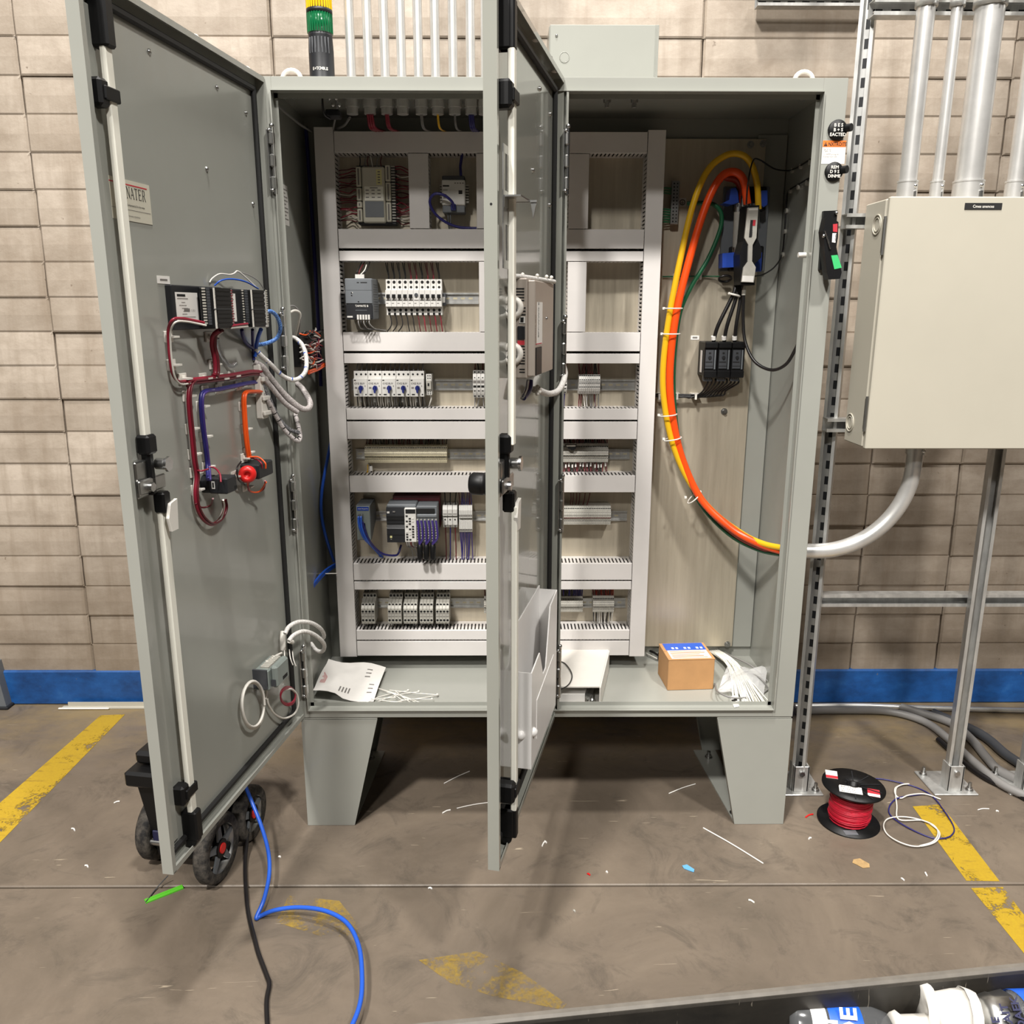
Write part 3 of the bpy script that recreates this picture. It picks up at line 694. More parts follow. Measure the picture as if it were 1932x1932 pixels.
for sx, xa, xb, segs in ((-1, .01, .14, ((.03, .365), (.38, .60), (.615, .72), (.735, .96))), (1, .755, .885, ((.0, .275), (.29, .61), (.625, .96)))):
    for s0, s1 in segs:
        b = MB(); b.box(fx(xa), fx(xb), Y1 - .001, Y1 + .014, fz(s1), fz(s0), 'beige_module', .002); b.box(fx(xa + .045), fx(xb - .045), Y1 - .0014, Y1 - .001, fz(s1 - .03), fz(s0 + .03), 'print_grey')
        b.build('terminal_cover', t)
        n = max(2, int((s1 - s0) * 22))
        for i in range(n):
            zz = fz(s0 + .02 + (s1 - s0 - .04) * i / (n - 1)); m = random.choice(['wire_red', 'wire_maroon', 'wire_red', 'wire_white' if random.random() < .35 else 'wire_maroon'])
            q = MB(); xs = fx(xa) if sx < 0 else fx(.93); xe = (LX1 + .001) if sx < 0 else at(772, 370, Y=.39).x
            wire(q, [(xs, Y1 + .02, zz), (xs + sx * .012, Y1 + .016, zz + random.uniform(-.004, .002)), ((xs + xe) / 2, Y1 + .02 + random.uniform(0, .02), zz + random.uniform(-.010, .006)), (xe, .395, zz + random.uniform(-.012, .004))], m, .0017)
            q.build('wire', t)
        q = MB()
        for i in range(n): q.box(fx(.90), fx(.99), Y1 + .006, Y1 + .016, fz(s0 + .02 + (s1 - s0 - .04) * i / (n - 1)) - .002, fz(s0 + .02 + (s1 - s0 - .04) * i / (n - 1)) + .002, 'terminal_grey')
        if sx > 0: q.build('terminal_row', t)
for i in range(6):
    q = MB(); xx = fx(.1 + i * .11); wire(q, [(xx, Y1 + .012, z1 - .004), (xx + random.uniform(-.006, .006), Y1 + .014, z1 + .012), (xx + random.uniform(-.01, .01), .39, zf(290))], random.choice(['wire_white', 'wire_grey', 'wire_black', 'wire_maroon']), .0017); q.build('wire', t)
# -- top row: gateway with blue patch lead
Y2 = 0.36
x0, x1, z0, z1 = rect(833.5, 331, 877.5, 401, Y2); w, h = x1 - x0, z1 - z0
t = thing('gateway_module', 'small white network gateway with a blue patch lead looping in front', 'network module', ((x0 + x1) / 2, PY, z0))
b = MB(); b.box(x0, x1, Y2, PY - .008, fz(.80), fz(.11), 'device_white', .003); b.build('housing', t)
b = MB(); b.box(fx(.02), fx(.98), Y2 + .004, PY - .008, fz(.115), fz(0), 'dark_grey', .002); b.box(fx(.02), fx(.98), Y2 + .004, PY - .008, fz(1), fz(.795), 'mid_grey', .002); b.build('rail_end', t)
b = MB()
for i in range(4): b.box(fx(.55 + i * .11), fx(.61 + i * .11), Y2 - .0005, Y2, fz(.22), fz(.19), 'print_grey')
b.box(fx(.05), fx(.32), Y2 - .0005, Y2, fz(.30), fz(.26), 'print_black'); b.box(fx(.05), fx(.25), Y2 - .0005, Y2, fz(.40), fz(.38), 'print_grey'); b.box(fx(.72), fx(.88), Y2 - .0005, Y2, fz(.50), fz(.40), 'print_black'); b.box(fx(.06), fx(.20), Y2 - .0005, Y2, fz(.62), fz(.50), 'print_grey'); b.build('marking', t)
b = MB(); b.box(fx(.38), fx(.60), Y2 - .010, Y2 + .006, fz(.95), fz(.77), 'knob_blue', .002); b.build('plug', t)
for sx, xe in ((-1, fx(-.10)), (1, fx(1.14))):
    b = MB()
    for i in range(7): b.box(min(xe, fx(.5 + sx * .5)), max(xe, fx(.5 + sx * .5)), Y2 + .02, Y2 + .05, fz(.26 + i * .075), fz(.22 + i * .075), 'terminal_grey')
    b.build('terminal_row', t)
for i in (0, 1):
    b = MB(); wire(b, [(fx(.22 + i * .1), Y2 + .02, fz(.99)), (fx(.24 + i * .1), Y2 + .018, fz(1.15)), (fx(.27 + i * .08), .39, zf(431))], 'mid_grey', .002); b.build('wire', t)
b = MB(); wire(b, [(at(872, 290, Y=.39)), (fx(.80), .385, fz(-.30)), (fx(.82), Y2 + .01, fz(-.05)), (fx(.82), Y2 + .02, fz(.04))], 'wire_navy', .0045); b.build('wire', t)
b = MB(); wire(b, [(p.x, y, p.z) for p, y in ((at(u, v, Y=Y2 - .02), yy) for u, v, yy in ((856, 393, Y2 - .008), (853, 381, Y2 - .02), (838, 369, Y2 - .03), (820, 367, Y2 - .03), (811, 381, Y2 - .025), (820, 402, Y2 - .02), (841, 419, Y2 - .012), (866, 428, Y2 - .008), (899, 430, Y2 - .006)))], 'wire_navy', .0042, 8); b.build('patch_lead', t)

# -- second row: power supply
Y3 = 0.300
x0, x1, z0, z1 = rect(651, 525, 703, 603, Y3); w, h = x1 - x0, z1 - z0
t = thing('power_supply', 'dark grey power supply block left of the circuit breakers', 'power supply', ((x0 + x1) / 2, PY, z0))
b = MB(); b.box(x0, x1, Y3 + .004, PY - .008, z0, z1, 'mid_grey', .003); b.build('housing', t)
b = MB(); b.box(x0 + .001, x1 - .001, Y3, Y3 + .005, fz(.615), fz(.01), 'mid_grey', .002); b.box(x0 + .001, x1 - .001, Y3, Y3 + .005, fz(.99), fz(.63), 'charcoal', .002)
b.box(fx(.45), fx(.53), Y3 - .0004, Y3, fz(.115), fz(.09), 'print_black'); b.box(fx(.58), fx(.82), Y3 - .0004, Y3, fz(.115), fz(.09), 'print_black')
for z in (.34, .40): b.box(fx(.22), fx(.27), Y3 - .0004, Y3, fz(z + .03), fz(z), 'hole')
b.box(fx(.26), fx(.29), Y3 - .0004, Y3, fz(.36), fz(.33), 'device_white'); b.box(fx(.46), fx(.51), Y3 - .0004, Y3, fz(.58), fz(.55), 'hole'); b.box(fx(0), fx(1), Y3 - .0004, Y3, fz(.285), fz(.28), 'dark_grey'); b.build('front_panel', t)
b = MB(); b.text('TAMATE B', h * .07, (fx(.36), Y3 - .0006, fz(.69)), (1, 0, 0), (0, 0, 1), 'white_plastic', fat=.01); b.box(fx(.36), fx(.78), Y3 - .0004, Y3, fz(.775), fz(.765), 'mid_grey'); b.box(fx(.05), fx(.25), Y3 - .0006, Y3, fz(.95), fz(.91), 'device_white'); b.build('lettering', t)
b = MB()
for i in range(12): b.box(x1, x1 + .0004, Y3 + .02 + (i % 2) * .01, PY - .03, fz(.15 + i * .06), fz(.135 + i * .06), 'dark_grey')
b.build('vent', t)
for i in range(4):
    b = MB(); m = ['wire_black', 'wire_maroon', 'wire_white', 'wire_black'][i]; xx = fx(.42 + i * .08)
    b.box(xx - .0035, xx + .0035, Y3 + .01, Y3 + .02, z1 - .004, z1 + .012, 'device_white'); wire(b, [(xx, Y3 + .015, z1 + .012), (xx + (.004 if i < 2 else .012), Y3 + .02, z1 + .026), (fx(.5 + i * .10), .38, zf(494))], m, .0019); b.build('wire', t)
for i in range(5):
    b = MB(); xx = fx(.45 + i * .10); b.box(xx - .0028, xx + .0028, Y3 - .006, Y3 + .006, fz(1.0), fz(.88), 'device_white')
    wire(b, [(xx, Y3, fz(1.0)), (xx + .001, Y3 - .004, fz(1.10)), (xx + .006 + i * .002, Y3 + .01, fz(1.22)), (xx + .02, .36, fz(1.25)), (at(728, 622, Y=.38).x, .38, zf(624))], 'wire_black' if i % 2 else 'wire_grey', .0018); b.build('wire', t)
# -- second row: ten miniature breakers
def breaker(u0, u1, i):
    v0, v1 = 526.5, 594.5; YN = .362
    x0, x1, z0, z1 = rect(u0, v0, u1, v1, YN); h = z1 - z0; zz = lambda f: z1 - h * f
    t = thing('circuit_breaker', 'white single-pole circuit breaker, %s in its row counted from the dark grey power supply' % ORD[i], 'circuit breaker', ((x0 + x1) / 2, PY, z0), 'row of miniature circuit breakers')
    b = MB(); g = .0004
    b.prism([(x0 + g, y, z) for y, z in ((PY - .004, zz(0)), (YN + .018, zz(0)), (YN + .018, zz(.29)), (YN, zz(.31)), (YN, zz(.76)), (YN + .018, zz(.78)), (YN + .018, zz(1)), (PY - .004, zz(1)))], (x1 - x0 - 2 * g, 0, 0), 'device_white'); b.build('body', t)
    xm = (x0 + x1) / 2; b = MB(); b.box(xm - .0058, xm + .0058, YN - .0005, YN, zz(.52), zz(.42), 'hole'); b.box(xm - .005, xm + .005, YN - .010, YN, zz(.52), zz(.445), 'black', .001)
    if i == 5: b = MB(); b.cyl((xm, YN, zz(.44)), (xm, YN - .004, zz(.44)), .006, 'dark_grey', n=12)
    b.build('toggle', t)
    b = MB()
    for f in (.08, .22, .86): hole(b, xm, YN + .018, zz(f), .0050 if f != .22 else .0040)
    for z_ in (.955,): b.box(xm - .004, xm + .004, YN + .0175, YN + .018, zz(1), zz(.93), 'hole')
    b.box(x0 + .002, x1 - .002, YN - .0004, YN, zz(.60), zz(.57), 'print_grey'); b.box(x0 + .002, xm, YN - .0004, YN, zz(.68), zz(.66), 'print_grey'); b.build('terminal', t)
    top = ['wire_black', 'wire_black', 'wire_black', 'wire_black', 'wire_maroon', 'wire_maroon', 'wire_black', 'wire_maroon', 'wire_maroon', 'wire_black'][i]
    for k in (-1, 1):
        b = MB(); wire(b, [(xm + k * .001, YN + .024, zz(.03)), (xm + k * .001, YN + .024, zz(-.12)), (xm - .004 + k * .002, YN + .028, zz(-.32)), (xm - .006 + k * .003, .395, zf(494))], top, .0016); b.build('wire', t)
    bot = 'wire_black' if i < 5 else ['wire_maroon', 'wire_red', 'wire_maroon', 'wire_red', 'wire_red'][i - 5]
    b = MB(); sw = (-.018 if i < 3 else 0); wire(b, [(xm, YN + .024, zz(.98)), (xm + .004, YN + .022, zz(1.12)), (xm + .006 + sw * .1, YN + .02, zz(1.30)), (xm + .008 + sw, .39, zf(626))], bot, .0019); b.build('wire', t)
for i in range(10): breaker(727 + 10.63 * i, 727 + 10.63 * (i + 1), i)
x0, x1, z0, z1 = rect(834, 554, 841, 577, .40); b = MB(); b.box(x0, x1, .395, PY - .003, z0, z1, 'dark_grey', .001); b.box(x0 + .002, x1 - .002, .3945, .395, z0 + .01, z1 - .01, 'device_white'); one(b, 'rail_end_stop', 'dark end stop closing the breaker row on its rail', 'end stop')
# -- third row: motor starters with blue rotary knobs
for i in range(5):
    YN = .352; x0, x1, z0, z1 = rect(666.5 + 26.7 * i, 700.5, 666.5 + 26.7 * (i + 1), 749, YN); h = z1 - z0; w = x1 - x0
    t = thing('motor_starter', 'white motor starter with a blue rotary knob, %s from the left vertical duct' % ORD[i], 'motor starter', ((x0 + x1) / 2, PY, z0), 'row of blue-knob motor starters')
    b = MB(); b.prism([(x0 + .0006, y, z) for y, z in ((PY - .004, z1), (YN + .014, z1), (YN + .014, fz(.27)), (YN, fz(.30)), (YN, fz(.98)), (YN + .010, z0), (PY - .004, z0))], (w - .0012, 0, 0), 'device_white'); b.build('body', t)
    b = MB(); xm, zm = fx(.54), fz(.65); b.cyl((xm, YN, zm), (xm, YN - .010, zm), .0082, 'knob_blue', r1=.0075, n=16); b.prism([(xm - .0018, YN - .010, zm + .009), (xm + .0018, YN - .010, zm + .009), (xm + .0032, YN - .010, zm - .012), (xm, YN - .010, zm - .0165), (xm - .0032, YN - .010, zm - .012)], (0, -.006, 0), 'knob_blue'); b.build('rotary_knob', t)
    b = MB()
    for f in (.2, .53, .86): hole(b, fx(f), YN + .014, fz(.13), .0034)
    b.box(fx(.06), fx(.20), YN - .0004, YN, fz(.37), fz(.33), 'print_black'); b.text('CYZ EUY', h * .10, (fx(.08), YN - .0005, fz(.51)), (1, 0, 0), (0, 0, 1), 'print_black', fat=.01)
    b.box(fx(.10), fx(.28), YN - .0004, YN, fz(.68), fz(.61), 'print_grey'); b.box(fx(.12), fx(.34), YN - .0004, YN, fz(.93), fz(.88), 'print_black'); b.box(fx(.82), fx(.92), YN - .0004, YN, fz(.93), fz(.88), 'print_black'); b.box(fx(.80), fx(.86), YN - .0004, YN, fz(.60), fz(.55), 'print_grey'); b.build('marking', t)
    for k in range(3):
        b = MB(); xx = fx(.2 + .33 * k); wire(b, [(xx, YN + .03, z1 - .002), (xx, YN + .034, z1 + .008), (xx + .001, .395, zf(688))], 'wire_grey', .0024); b.build('wire', t)
        for dx in (-.003, .003):
            b = MB(); wire(b, [(xx + dx, YN + .03, z0 + .002), (xx + dx, YN + .03, z0 - .012), (xx + dx * 1.4, .395, zf(770))], random.choice(['wire_grey', 'wire_black', 'wire_white']), .0020); b.build('wire', t)
    if True:
        b = MB(); b.box(fx(.30), fx(.42), YN + .03, YN + .034, z0 - .020, z0 - .007, 'device_white'); b.build('wire_tag', t)
x0, x1, z0, z1 = rect(803.5, 706, 814.5, 746, .37); h = z1 - z0; w = x1 - x0
t = thing('slim_relay', 'slim white relay right of the last blue-knob motor starter', 'relay', ((x0 + x1) / 2, PY, z0))
b = MB(); b.box(x0, x1, .375, PY - .004, z0, z1, 'device_white', .001); b.box(fx(.1), fx(.9), .368, .376, fz(.72), fz(.30), 'terminal_grey', .001); b.build('body', t)
b = MB()
for f in (.08, .2, .84, .93): hole(b, fx(.35), .375, fz(f), .002); hole(b, fx(.72), .375, fz(f), .002)
b.box(fx(.3), fx(.6), .3675, .368, fz(.56), fz(.42), 'print_black'); b.build('marking', t)
b = MB(); wire(b, [(fx(.6), .39, z0), (fx(.8), .388, z0 - .012), (fx(.3), .395, zf(770))], 'wire_white', .0026); b.build('wire', t)

# -- terminal blocks ------------------------------------------------------
def terminals(name, label, u0, u1, v0, v1, n, prof, mats, holes, YF, top=None, bot=None, group=None, cat='terminal strip', marks=None, tw=None):
    """a strip of n terminals; prof: (y offset from YF, height fraction) front outline from top to bottom; each terminal a part"""
    x0, x1, z0, z1 = rect(u0, v0, u1, v1, YF); h = z1 - z0; p = (x1 - x0) / n
    t = thing(name, label, cat, ((x0 + x1) / 2, PY, z0), group)
    first = None
    for i in range(n):
        xa = x0 + p * i
        if first is None:
            b = MB(); ol = [(xa + p * .04, PY - .004, z1 - h * prof[0][1])] + [(xa + p * .04, YF + dy, z1 - h * f) for dy, f in prof] + [(xa + p * .04, PY - .004, z1 - h * prof[-1][1])]
            b.prism(ol, (p * .92, 0, 0), mats)
            for dy, f, r in holes: hole(b, xa + p / 2, YF + dy, z1 - h * f, min(r * 1.25, p * .41))
            for f0, f1, dy, mm in (marks or ()): b.box(xa + p * .12, xa + p * .88, YF + dy - .0005, YF + dy, z1 - h * f1, z1 - h * f0, mm)
            first = b.build('terminal', t); last = first
        else: last = inst(first, t, (p * i, 0, 0))
        xm = xa + p / 2
        for spec, up in ((top, True), (bot, False)):
            if not spec: continue
            cols, zend, rr, step, yw = spec
            if i % step: continue
            zs = z1 - h * (prof[0][1] + .04) if up else z1 - h * (prof[-1][1] - .04)
            q = MB(); jx = random.uniform(-.004, .004); zm = (zs + zend) / 2
            wire(q, [(xm, YF + yw, zs), (xm + jx * .3, YF + yw, zs * .75 + zend * .25), (xm + jx, YF + yw + .006, zm * .6 + zend * .4), (xm + jx * 1.5, max(.39, YF + yw), zend)], random.choice(cols), rr, 6, 3)
            q.build('wire', t)
    return t
flat = [(.012, 0), (.004, .16), (0, .30), (0, .70), (.004, .84), (.012, 1)]
h3 = [(.008, .07, .0026), (.001, .27, .0022), (.001, .73, .0022), (.008, .93, .0026)]
m2 = [(.36, .46, 0, 'print_grey'), (.54, .62, 0, 'hole')]
zr3t, zr3b = zf(687), zf(770)
terminals('terminal_block', 'grey fused terminal blocks on the starter rail just left of the right door', 892, 937, 699, 751, 6, flat, 'device_white', h3, .372, (['wire_maroon', 'wire_black'], zr3t, .002, 1, .02), (['wire_grey'], zr3b, .002, 1, .02), marks=m2)
terminals('terminal_block', 'grey fused terminal blocks on the starter rail hidden mostly behind the centre post', 1042, 1070, 703, 743, 4, flat, 'device_white', h3, .372, (['wire_maroon'], zr3t, .002, 1, .02), (['wire_red', 'wire_maroon', 'wire_purple'], zr3b, .002, 1, .02), marks=m2)
terminals('terminal_block', 'group of five pale fuse terminals with maroon wires in the right bay', 1092.5, 1132.5, 707, 744, 10, flat, 'device_white', h3[:2], .372, (['wire_maroon', 'wire_black', 'wire_maroon'], zr3t, .0022, 1, .02), (['wire_white', 'wire_grey', 'wire_maroon'], zr3b, .0020, 1, .02), marks=[(.31, .335, 0, 'hole'), (.40, .44, 0, 'hole'), (.50, .515, 0, 'print_grey'), (.60, .645, 0, 'print_black')])
dbl = [(.016, 0), (.010, .22), (.004, .26), (0, .45), (0, .62), (.004, .68), (.006, 1)]
hd = [(.011, .16, .0017), (.0025, .36, .0017), (.001, .56, .0017), (.005, .78, .0017), (.006, .92, .0015)]
zr4t, zr4b = zf(830), zf(896)
terminals('terminal_strip', 'long tan double-level terminal strip at the left of the fourth row', 687.5, 843, 840.5, 873.5, 48, dbl, 'terminal_tan', hd, .385, (['wire_grey', 'wire_black', 'wire_maroon'], zr4t, .0014, 1, .022), None, marks=[(.625, .665, .0005, 'hole'), (.47, .49, 0, 'print_grey')])
terminals('terminal_strip', 'grey double-level terminal strip with white wire markers in the right half, fourth row', 1050, 1148, 838, 872.5, 30, dbl, 'terminal_grey', hd, .385, (['wire_black', 'wire_maroon'], zr4t, .0016, 1, .022), (['wire_black', 'wire_maroon', 'wire_red', 'wire_black'], zr4b, .0016, 1, .02), marks=[(.60, .64, 0, 'hole'), (.47, .49, 0, 'print_grey')])
b = MB(); x0, x1, z0, z1 = rect(1060, 875, 1142, 883, .40)
for i in range(13):
    xx = x0 + (x1 - x0) * i / 12 + random.uniform(-.002, .002); zc_ = z0 + random.uniform(.0, .006); b.cyl((xx, .402, zc_), (xx, .402, zc_ + .012), .0028, 'paper', n=8)
one(b, 'wire_markers', 'row of white sleeve markers on wires below the right-hand fourth-row strip', 'wire markers')['kind'] = 'stuff'
b = MB(); p = [at(u, v, Y=.372) for u, v in ((1066, 839), (1088, 838.5), (1086, 847), (1081, 850.5), (1072, 846))]; b.prism(p, (0, .006, 0), 'black'); q_ = [at(u, v, Y=.3715) for u, v in ((1068, 840), (1086, 839.5), (1086, 842.5), (1069, 842.5))]; b.prism(q_, (0, -.0005, 0), 'paper'); one(b, 'strip_marker', 'black tag with a white label lying on the right-hand fourth-row terminal strip', 'marker')
x0, x1, z0, z1 = rect(689, 876, 714, 892, .41); b = MB()
wire(b, [(x0 + .01, .405, z1), (x0 + .008, .408, z0), (x0 + .006, .41, zr4b)], 'power_yellow', .0018); wire(b, [(x0 + .02, .40, z1), (x0 + .022, .405, z0), (x0 + .02, .41, zr4b)], 'wire_black', .0018); b.box(x0 + .017, x0 + .026, .398, .402, z0 + .008, z1 - .004, 'paper')
one(b, 'loose_wires', 'two short wires with a white tag below the left end of the tan strip', 'wires')
# -- fifth row: managed switch
YN = .310; x0, x1, z0, z1 = rect(673, 954, 699, 1019, YN); w, h = x1 - x0, z1 - z0
t = thing('ethernet_switch', 'slim grey ethernet switch with bright blue patch cables, fifth row', 'network switch', ((x0 + x1) / 2, PY, z0))
b = MB(); b.prism([(x0, y, z) for y, z in ((YN, z1), (PY - .02, z1), (PY - .004, fz(.3)), (PY - .004, fz(.62)), (YN + .02, z0), (YN, z0))], (w, 0, 0), 'mid_grey'); b.build('housing', t)
b = MB(); b.box(x0 + .001, x1 - .001, YN - .002, YN, z0 + .002, z1 - .002, 'grey_module', .001); b.box(fx(.08), fx(.92), YN - .0026, YN - .002, fz(.14), fz(.03), 'blue_plastic'); b.text('vest Imports', h * .055, (fx(.14), YN - .003, fz(.10)), (1, 0, 0), (0, 0, 1), 'white_plastic')
b.box(fx(.50), fx(.62), YN - .0026, YN - .002, fz(.75), fz(.5), 'hole'); b.build('front_panel', t)
for i, f in enumerate((.24, .42)):
    b = MB(); b.box(fx(f - .10), fx(f + .08), YN - .016, YN - .001, fz(.38), fz(.22), 'clear_plastic', .001); b.box(fx(f - .09), fx(f + .06), YN - .024, YN - .014, fz(.50), fz(.27), 'wire_blue', .002); b.build('plug', t)
    b = MB(); q = [(fx(f), YN - .02, fz(.48))] + [V((p.x, y, p.z)) for p, y in ((at(u + i * 4, v + i * 1.5, Y=YN), y) for u, v, y in ((681, 994, .29), (688, 1014, .30), (698, 1032, .33), (708, 1050, .36), (712, 1061, .38)))]; wire(b, q, 'wire_blue', .0038, 8); b.build('patch_lead', t)
b = MB(); wire(b, [at(u, v, Y=y) for u, v, y in ((684, 985, .29), (692, 1010, .30), (704, 1030, .32), (722, 1045, .34), (745, 1048, .35), (752, 1043, .36), (757, 1028, .37))], 'wire_navy', .0036, 8); b.build('patch_lead', t)
# -- fifth row: controller rack
YN = .305; xA, xB, z0, z1 = rect(729.5, 958, 763, 1024, YN); h = z1 - z0
t = thing('plc_rack', 'black and grey programmable controller rack with purple wiring, fifth row', 'controller', ((xA + xB) / 2 + .03, PY, z0))
xC = at(785.5, 990, Y=YN).x; xD = at(825, 990, Y=YN).x
b = MB(); b.box(xA, xC, YN + .012, PY - .03, z0 + .02, z1 + .008, 'mid_grey', .003); b.box(xA + .012, xD + .004, PY - .045, PY - .004, z0 + .03, z1 + .024, 'wire_maroon', .002); b.build('processor_housing', t)
b = MB(); b.prism([(xA, y, z) for y, z in ((YN + .014, z1), (YN, z1), (YN - .004, fz(.22)), (YN + .002, fz(.36)), (YN + .002, fz(.44)), (YN + .006, fz(.50)), (YN, fz(.60)), (YN, fz(.98)), (YN + .004, z0), (YN + .014, z0))], (xB - xA, 0, 0), 'charcoal')
for f in (.30, .50, .74): b.box(xA, xB, YN - .0046, YN - .0036, fz(f + .012), fz(f), 'hole')
b.box(xA + .003, xA + .011, YN - .0048, YN - .003, fz(.15), fz(.10), 'device_white'); b.box(xA + .022, xA + .030, YN - .0048, YN - .003, fz(.12), fz(.09), 'print_grey'); b.build('processor_face', t)
b = MB(); b.box(xA + .010, xA + .017, YN - .0008, YN, fz(.86), fz(.80), 'yellow_sticker'); b.box(xA + .011, xA + .016, YN - .0008, YN, fz(.91), fz(.89), 'print_grey'); b.build('indicator', t)
b = MB(); b.box(xB + .001, xC, YN - .002, YN + .02, z0 + .002, z1 - .002, 'device_white', .002); b.box(xB + .005, xC - .002, YN - .0026, YN - .002, fz(.16), fz(.04), 'hole')
for r in range(10):
    for c_ in range(3):
        if random.random() < .8: b.box(xB + .005 + c_ * .010, xB + .012 + c_ * .010, YN - .0034, YN - .002, fz(.25 + r * .075), fz(.21 + r * .075), random.choice(['hole', 'print_black', 'device_white']))
b.build('power_module', t)
for i in range(4):
    b = MB(); xx = xB + .006 + i * .007; wire(b, [(xx, YN, z0 + .01), (xx + .002, YN + .002, z0 - .012), (xx + .010 + i * .004, .34, z0 - .03), (xx + .014 + i * .008, .38, zf(1062))], random.choice(['wire_maroon', 'wire_grey', 'wire_black']), .0018); b.build('wire', t)
b = MB(); b.box(xC + .001, xD, YN + .006, PY - .03, z0 - .004, z1 + .004, 'mid_grey', .002); b.box(xC + .002, xD - .008, YN + .002, YN + .008, fz(.17), fz(.03), 'hole', .001); b.box(xC + .001, xD, YN + .001, YN + .010, fz(.30), fz(.18), 'mid_grey', .004); b.build('io_module', t)
for i in range(6):
    b = MB(); xx = xC + .004 + (xD - xC - .008) * i / 5
    for r in range(9): b.box(xx - .002, xx + .002, YN - .001, YN + .006, fz(.36 + r * .075), fz(.33 + r * .075), 'terminal_grey')
    b.build('terminal_column', t)
    b = MB(); k = i // 2; xt = xC + .010 + k * .0215
    for dx in (-.0016, .0016): wire(b, [(xx + dx, YN, fz(.36)), (xx + .003 + dx, YN - .005, fz(.55)), (xx + .004 + dx, YN - .007, fz(.85)), (xt + dx, YN - .006, fz(1.04))], 'wire_purple', .0018)
    b.build('wire', t)
for k in range(3):
    b = MB(); xt = xC + .010 + k * .0215; zt = fz(1.02)
    b.lathe([(.002, .004), (.008, 0), (.0105, -.014), (.0095, -.03), (.0085, -.052), (.006, -.056), (.0, -.056)], (xt, YN + .002, zt), (0, .12, 1), 'black', 12); tag(b.build('sleeve', t), 'black shrink sleeve')
hA = [(.004, .12, .0034), (.001, .62, .002), (.005, .90, .003)]
zr5t, zr5b = zf(931), zf(1063)
blk = [(.010, 0), (.004, .05), (0, .16), (0, .44), (.014, .47), (.014, .53), (.002, .56), (.002, .86), (.010, 1)]
terminals('relay_terminal', 'three wide white relay terminals with dark wires right of the controller rack', 835, 863, 955, 996, 3, blk, 'device_white', hA, .372, (['wire_maroon', 'wire_black'], zr5t, .002, 1, .02), (['wire_maroon', 'wire_navy'], zr5b, .002, 1, .015), marks=[(.34, .38, 0, 'print_grey')])
terminals('relay_terminal', 'block of white terminals fanning purple wires, beside the three wide relay terminals', 866, 891, 955, 1005, 8, blk, 'device_white', [(.004, .14, .0015), (.001, .24, .0015), (.004, .9, .0015)], .372, (['wire_maroon', 'wire_purple'], zr5t, .0016, 1, .02), (['wire_navy', 'wire_purple'], zr5b, .0017, 1, .015), marks=[(.32, .40, 0, 'print_grey')])
terminals('terminal_strip', 'grey double-level terminal strip in the right half, fifth row, few wires above', 1048, 1153, 955, 990.5, 32, dbl, 'terminal_grey', hd, .378, None, None, marks=[(.60, .64, 0, 'wire_maroon'), (.47, .49, 0, 'print_grey')])
for i, (u, v) in enumerate(((1076, 931), (1080, 931), (1088, 931), (1094, 931), (1103, 931), (1112, 931))):
    pass
b = MB()
for (u0, u1) in ((1077, 1075), (1082, 1078), (1088, 1085), (1094, 1090), (1104, 1098), (1113, 1105)):
    a, c_ = at(u0, 930, Y=.40), at(u1, 958, Y=.395); wire(b, [a, (a + c_) / 2 + V((.002, 0, 0)), c_], 'wire_maroon', .0015)
one(b, 'loose_wires', 'six thin dark wires dropping onto the fifth-row right-hand strip', 'wires')
# -- sixth row: stepped four-level relay sockets
stp = [(.050, -.28), (.050, -.06), (.020, .02), (.006, .16), (0, .24), (0, .90), (.006, 1)]
hs = [(.048, -.17, .0034), (.010, .10, .0034), (0, .38, .0034), (0, .80, .0034)]
zr6t, zr6b = zf(1114), zf(1188)
for i, (u0, u1, lab) in enumerate(((681.5, 707, 'lone block of four stepped grey terminals beside the left vertical duct'), (731.5, 757.5, 'first of four joined stepped terminal blocks, bottom row, nearest the lone block'), (761, 787, 'second of four joined stepped terminal blocks, bottom row'), (791.5, 817, 'third of four joined stepped terminal blocks, bottom row'), (822, 847.5, 'last of four joined stepped terminal blocks, bottom row, by the bare rail'))):
    terminals('relay_socket', lab, u0, u1, 1139, 1178, 4, stp, 'terminal_grey', hs, .345, (['wire_grey', 'wire_black'], zr6t, .002, 1, .065), (['wire_black', 'wire_grey'], zr6b, .0022, 1, .02), 'stepped relay terminal blocks' if i else None, marks=[(.46, .50, 0, 'print_grey'), (.58, .62, 0, 'print_grey'), (.66, .67, 0, 'print_grey')])
terminals('terminal_strip', 'narrow terminal strip in the bottom row just left of the right door', 913, 936, 1128, 1158, 6, dbl, 'terminal_grey', hd, .385, (['wire_maroon'], zr6t, .0016, 1, .022), None, marks=[(.60, .64, 0, 'hole'), (.47, .49, 0, 'print_grey')])
terminals('terminal_strip', 'bottom-row terminal strip with navy wires beside the centre post', 1046, 1100, 1128, 1155.5, 17, dbl, 'terminal_grey', hd, .385, (['wire_navy', 'wire_black', 'wire_purple'], zr6t, .0019, 1, .022), None, marks=[(.60, .64, 0, 'hole'), (.47, .49, 0, 'print_grey')])
terminals('terminal_strip', 'bottom-row terminal strip with rust-brown wires, nearest the right vertical duct', 1119, 1159, 1127, 1156, 13, dbl, 'terminal_grey', hd, .385, (['wire_maroon', 'power_rust'], zr6t, .0019, 1, .022), (['wire_black', 'wire_white'], zr6b, .0019, 1, .02), marks=[(.60, .64, 0, 'hole'), (.47, .49, 0, 'print_grey')])
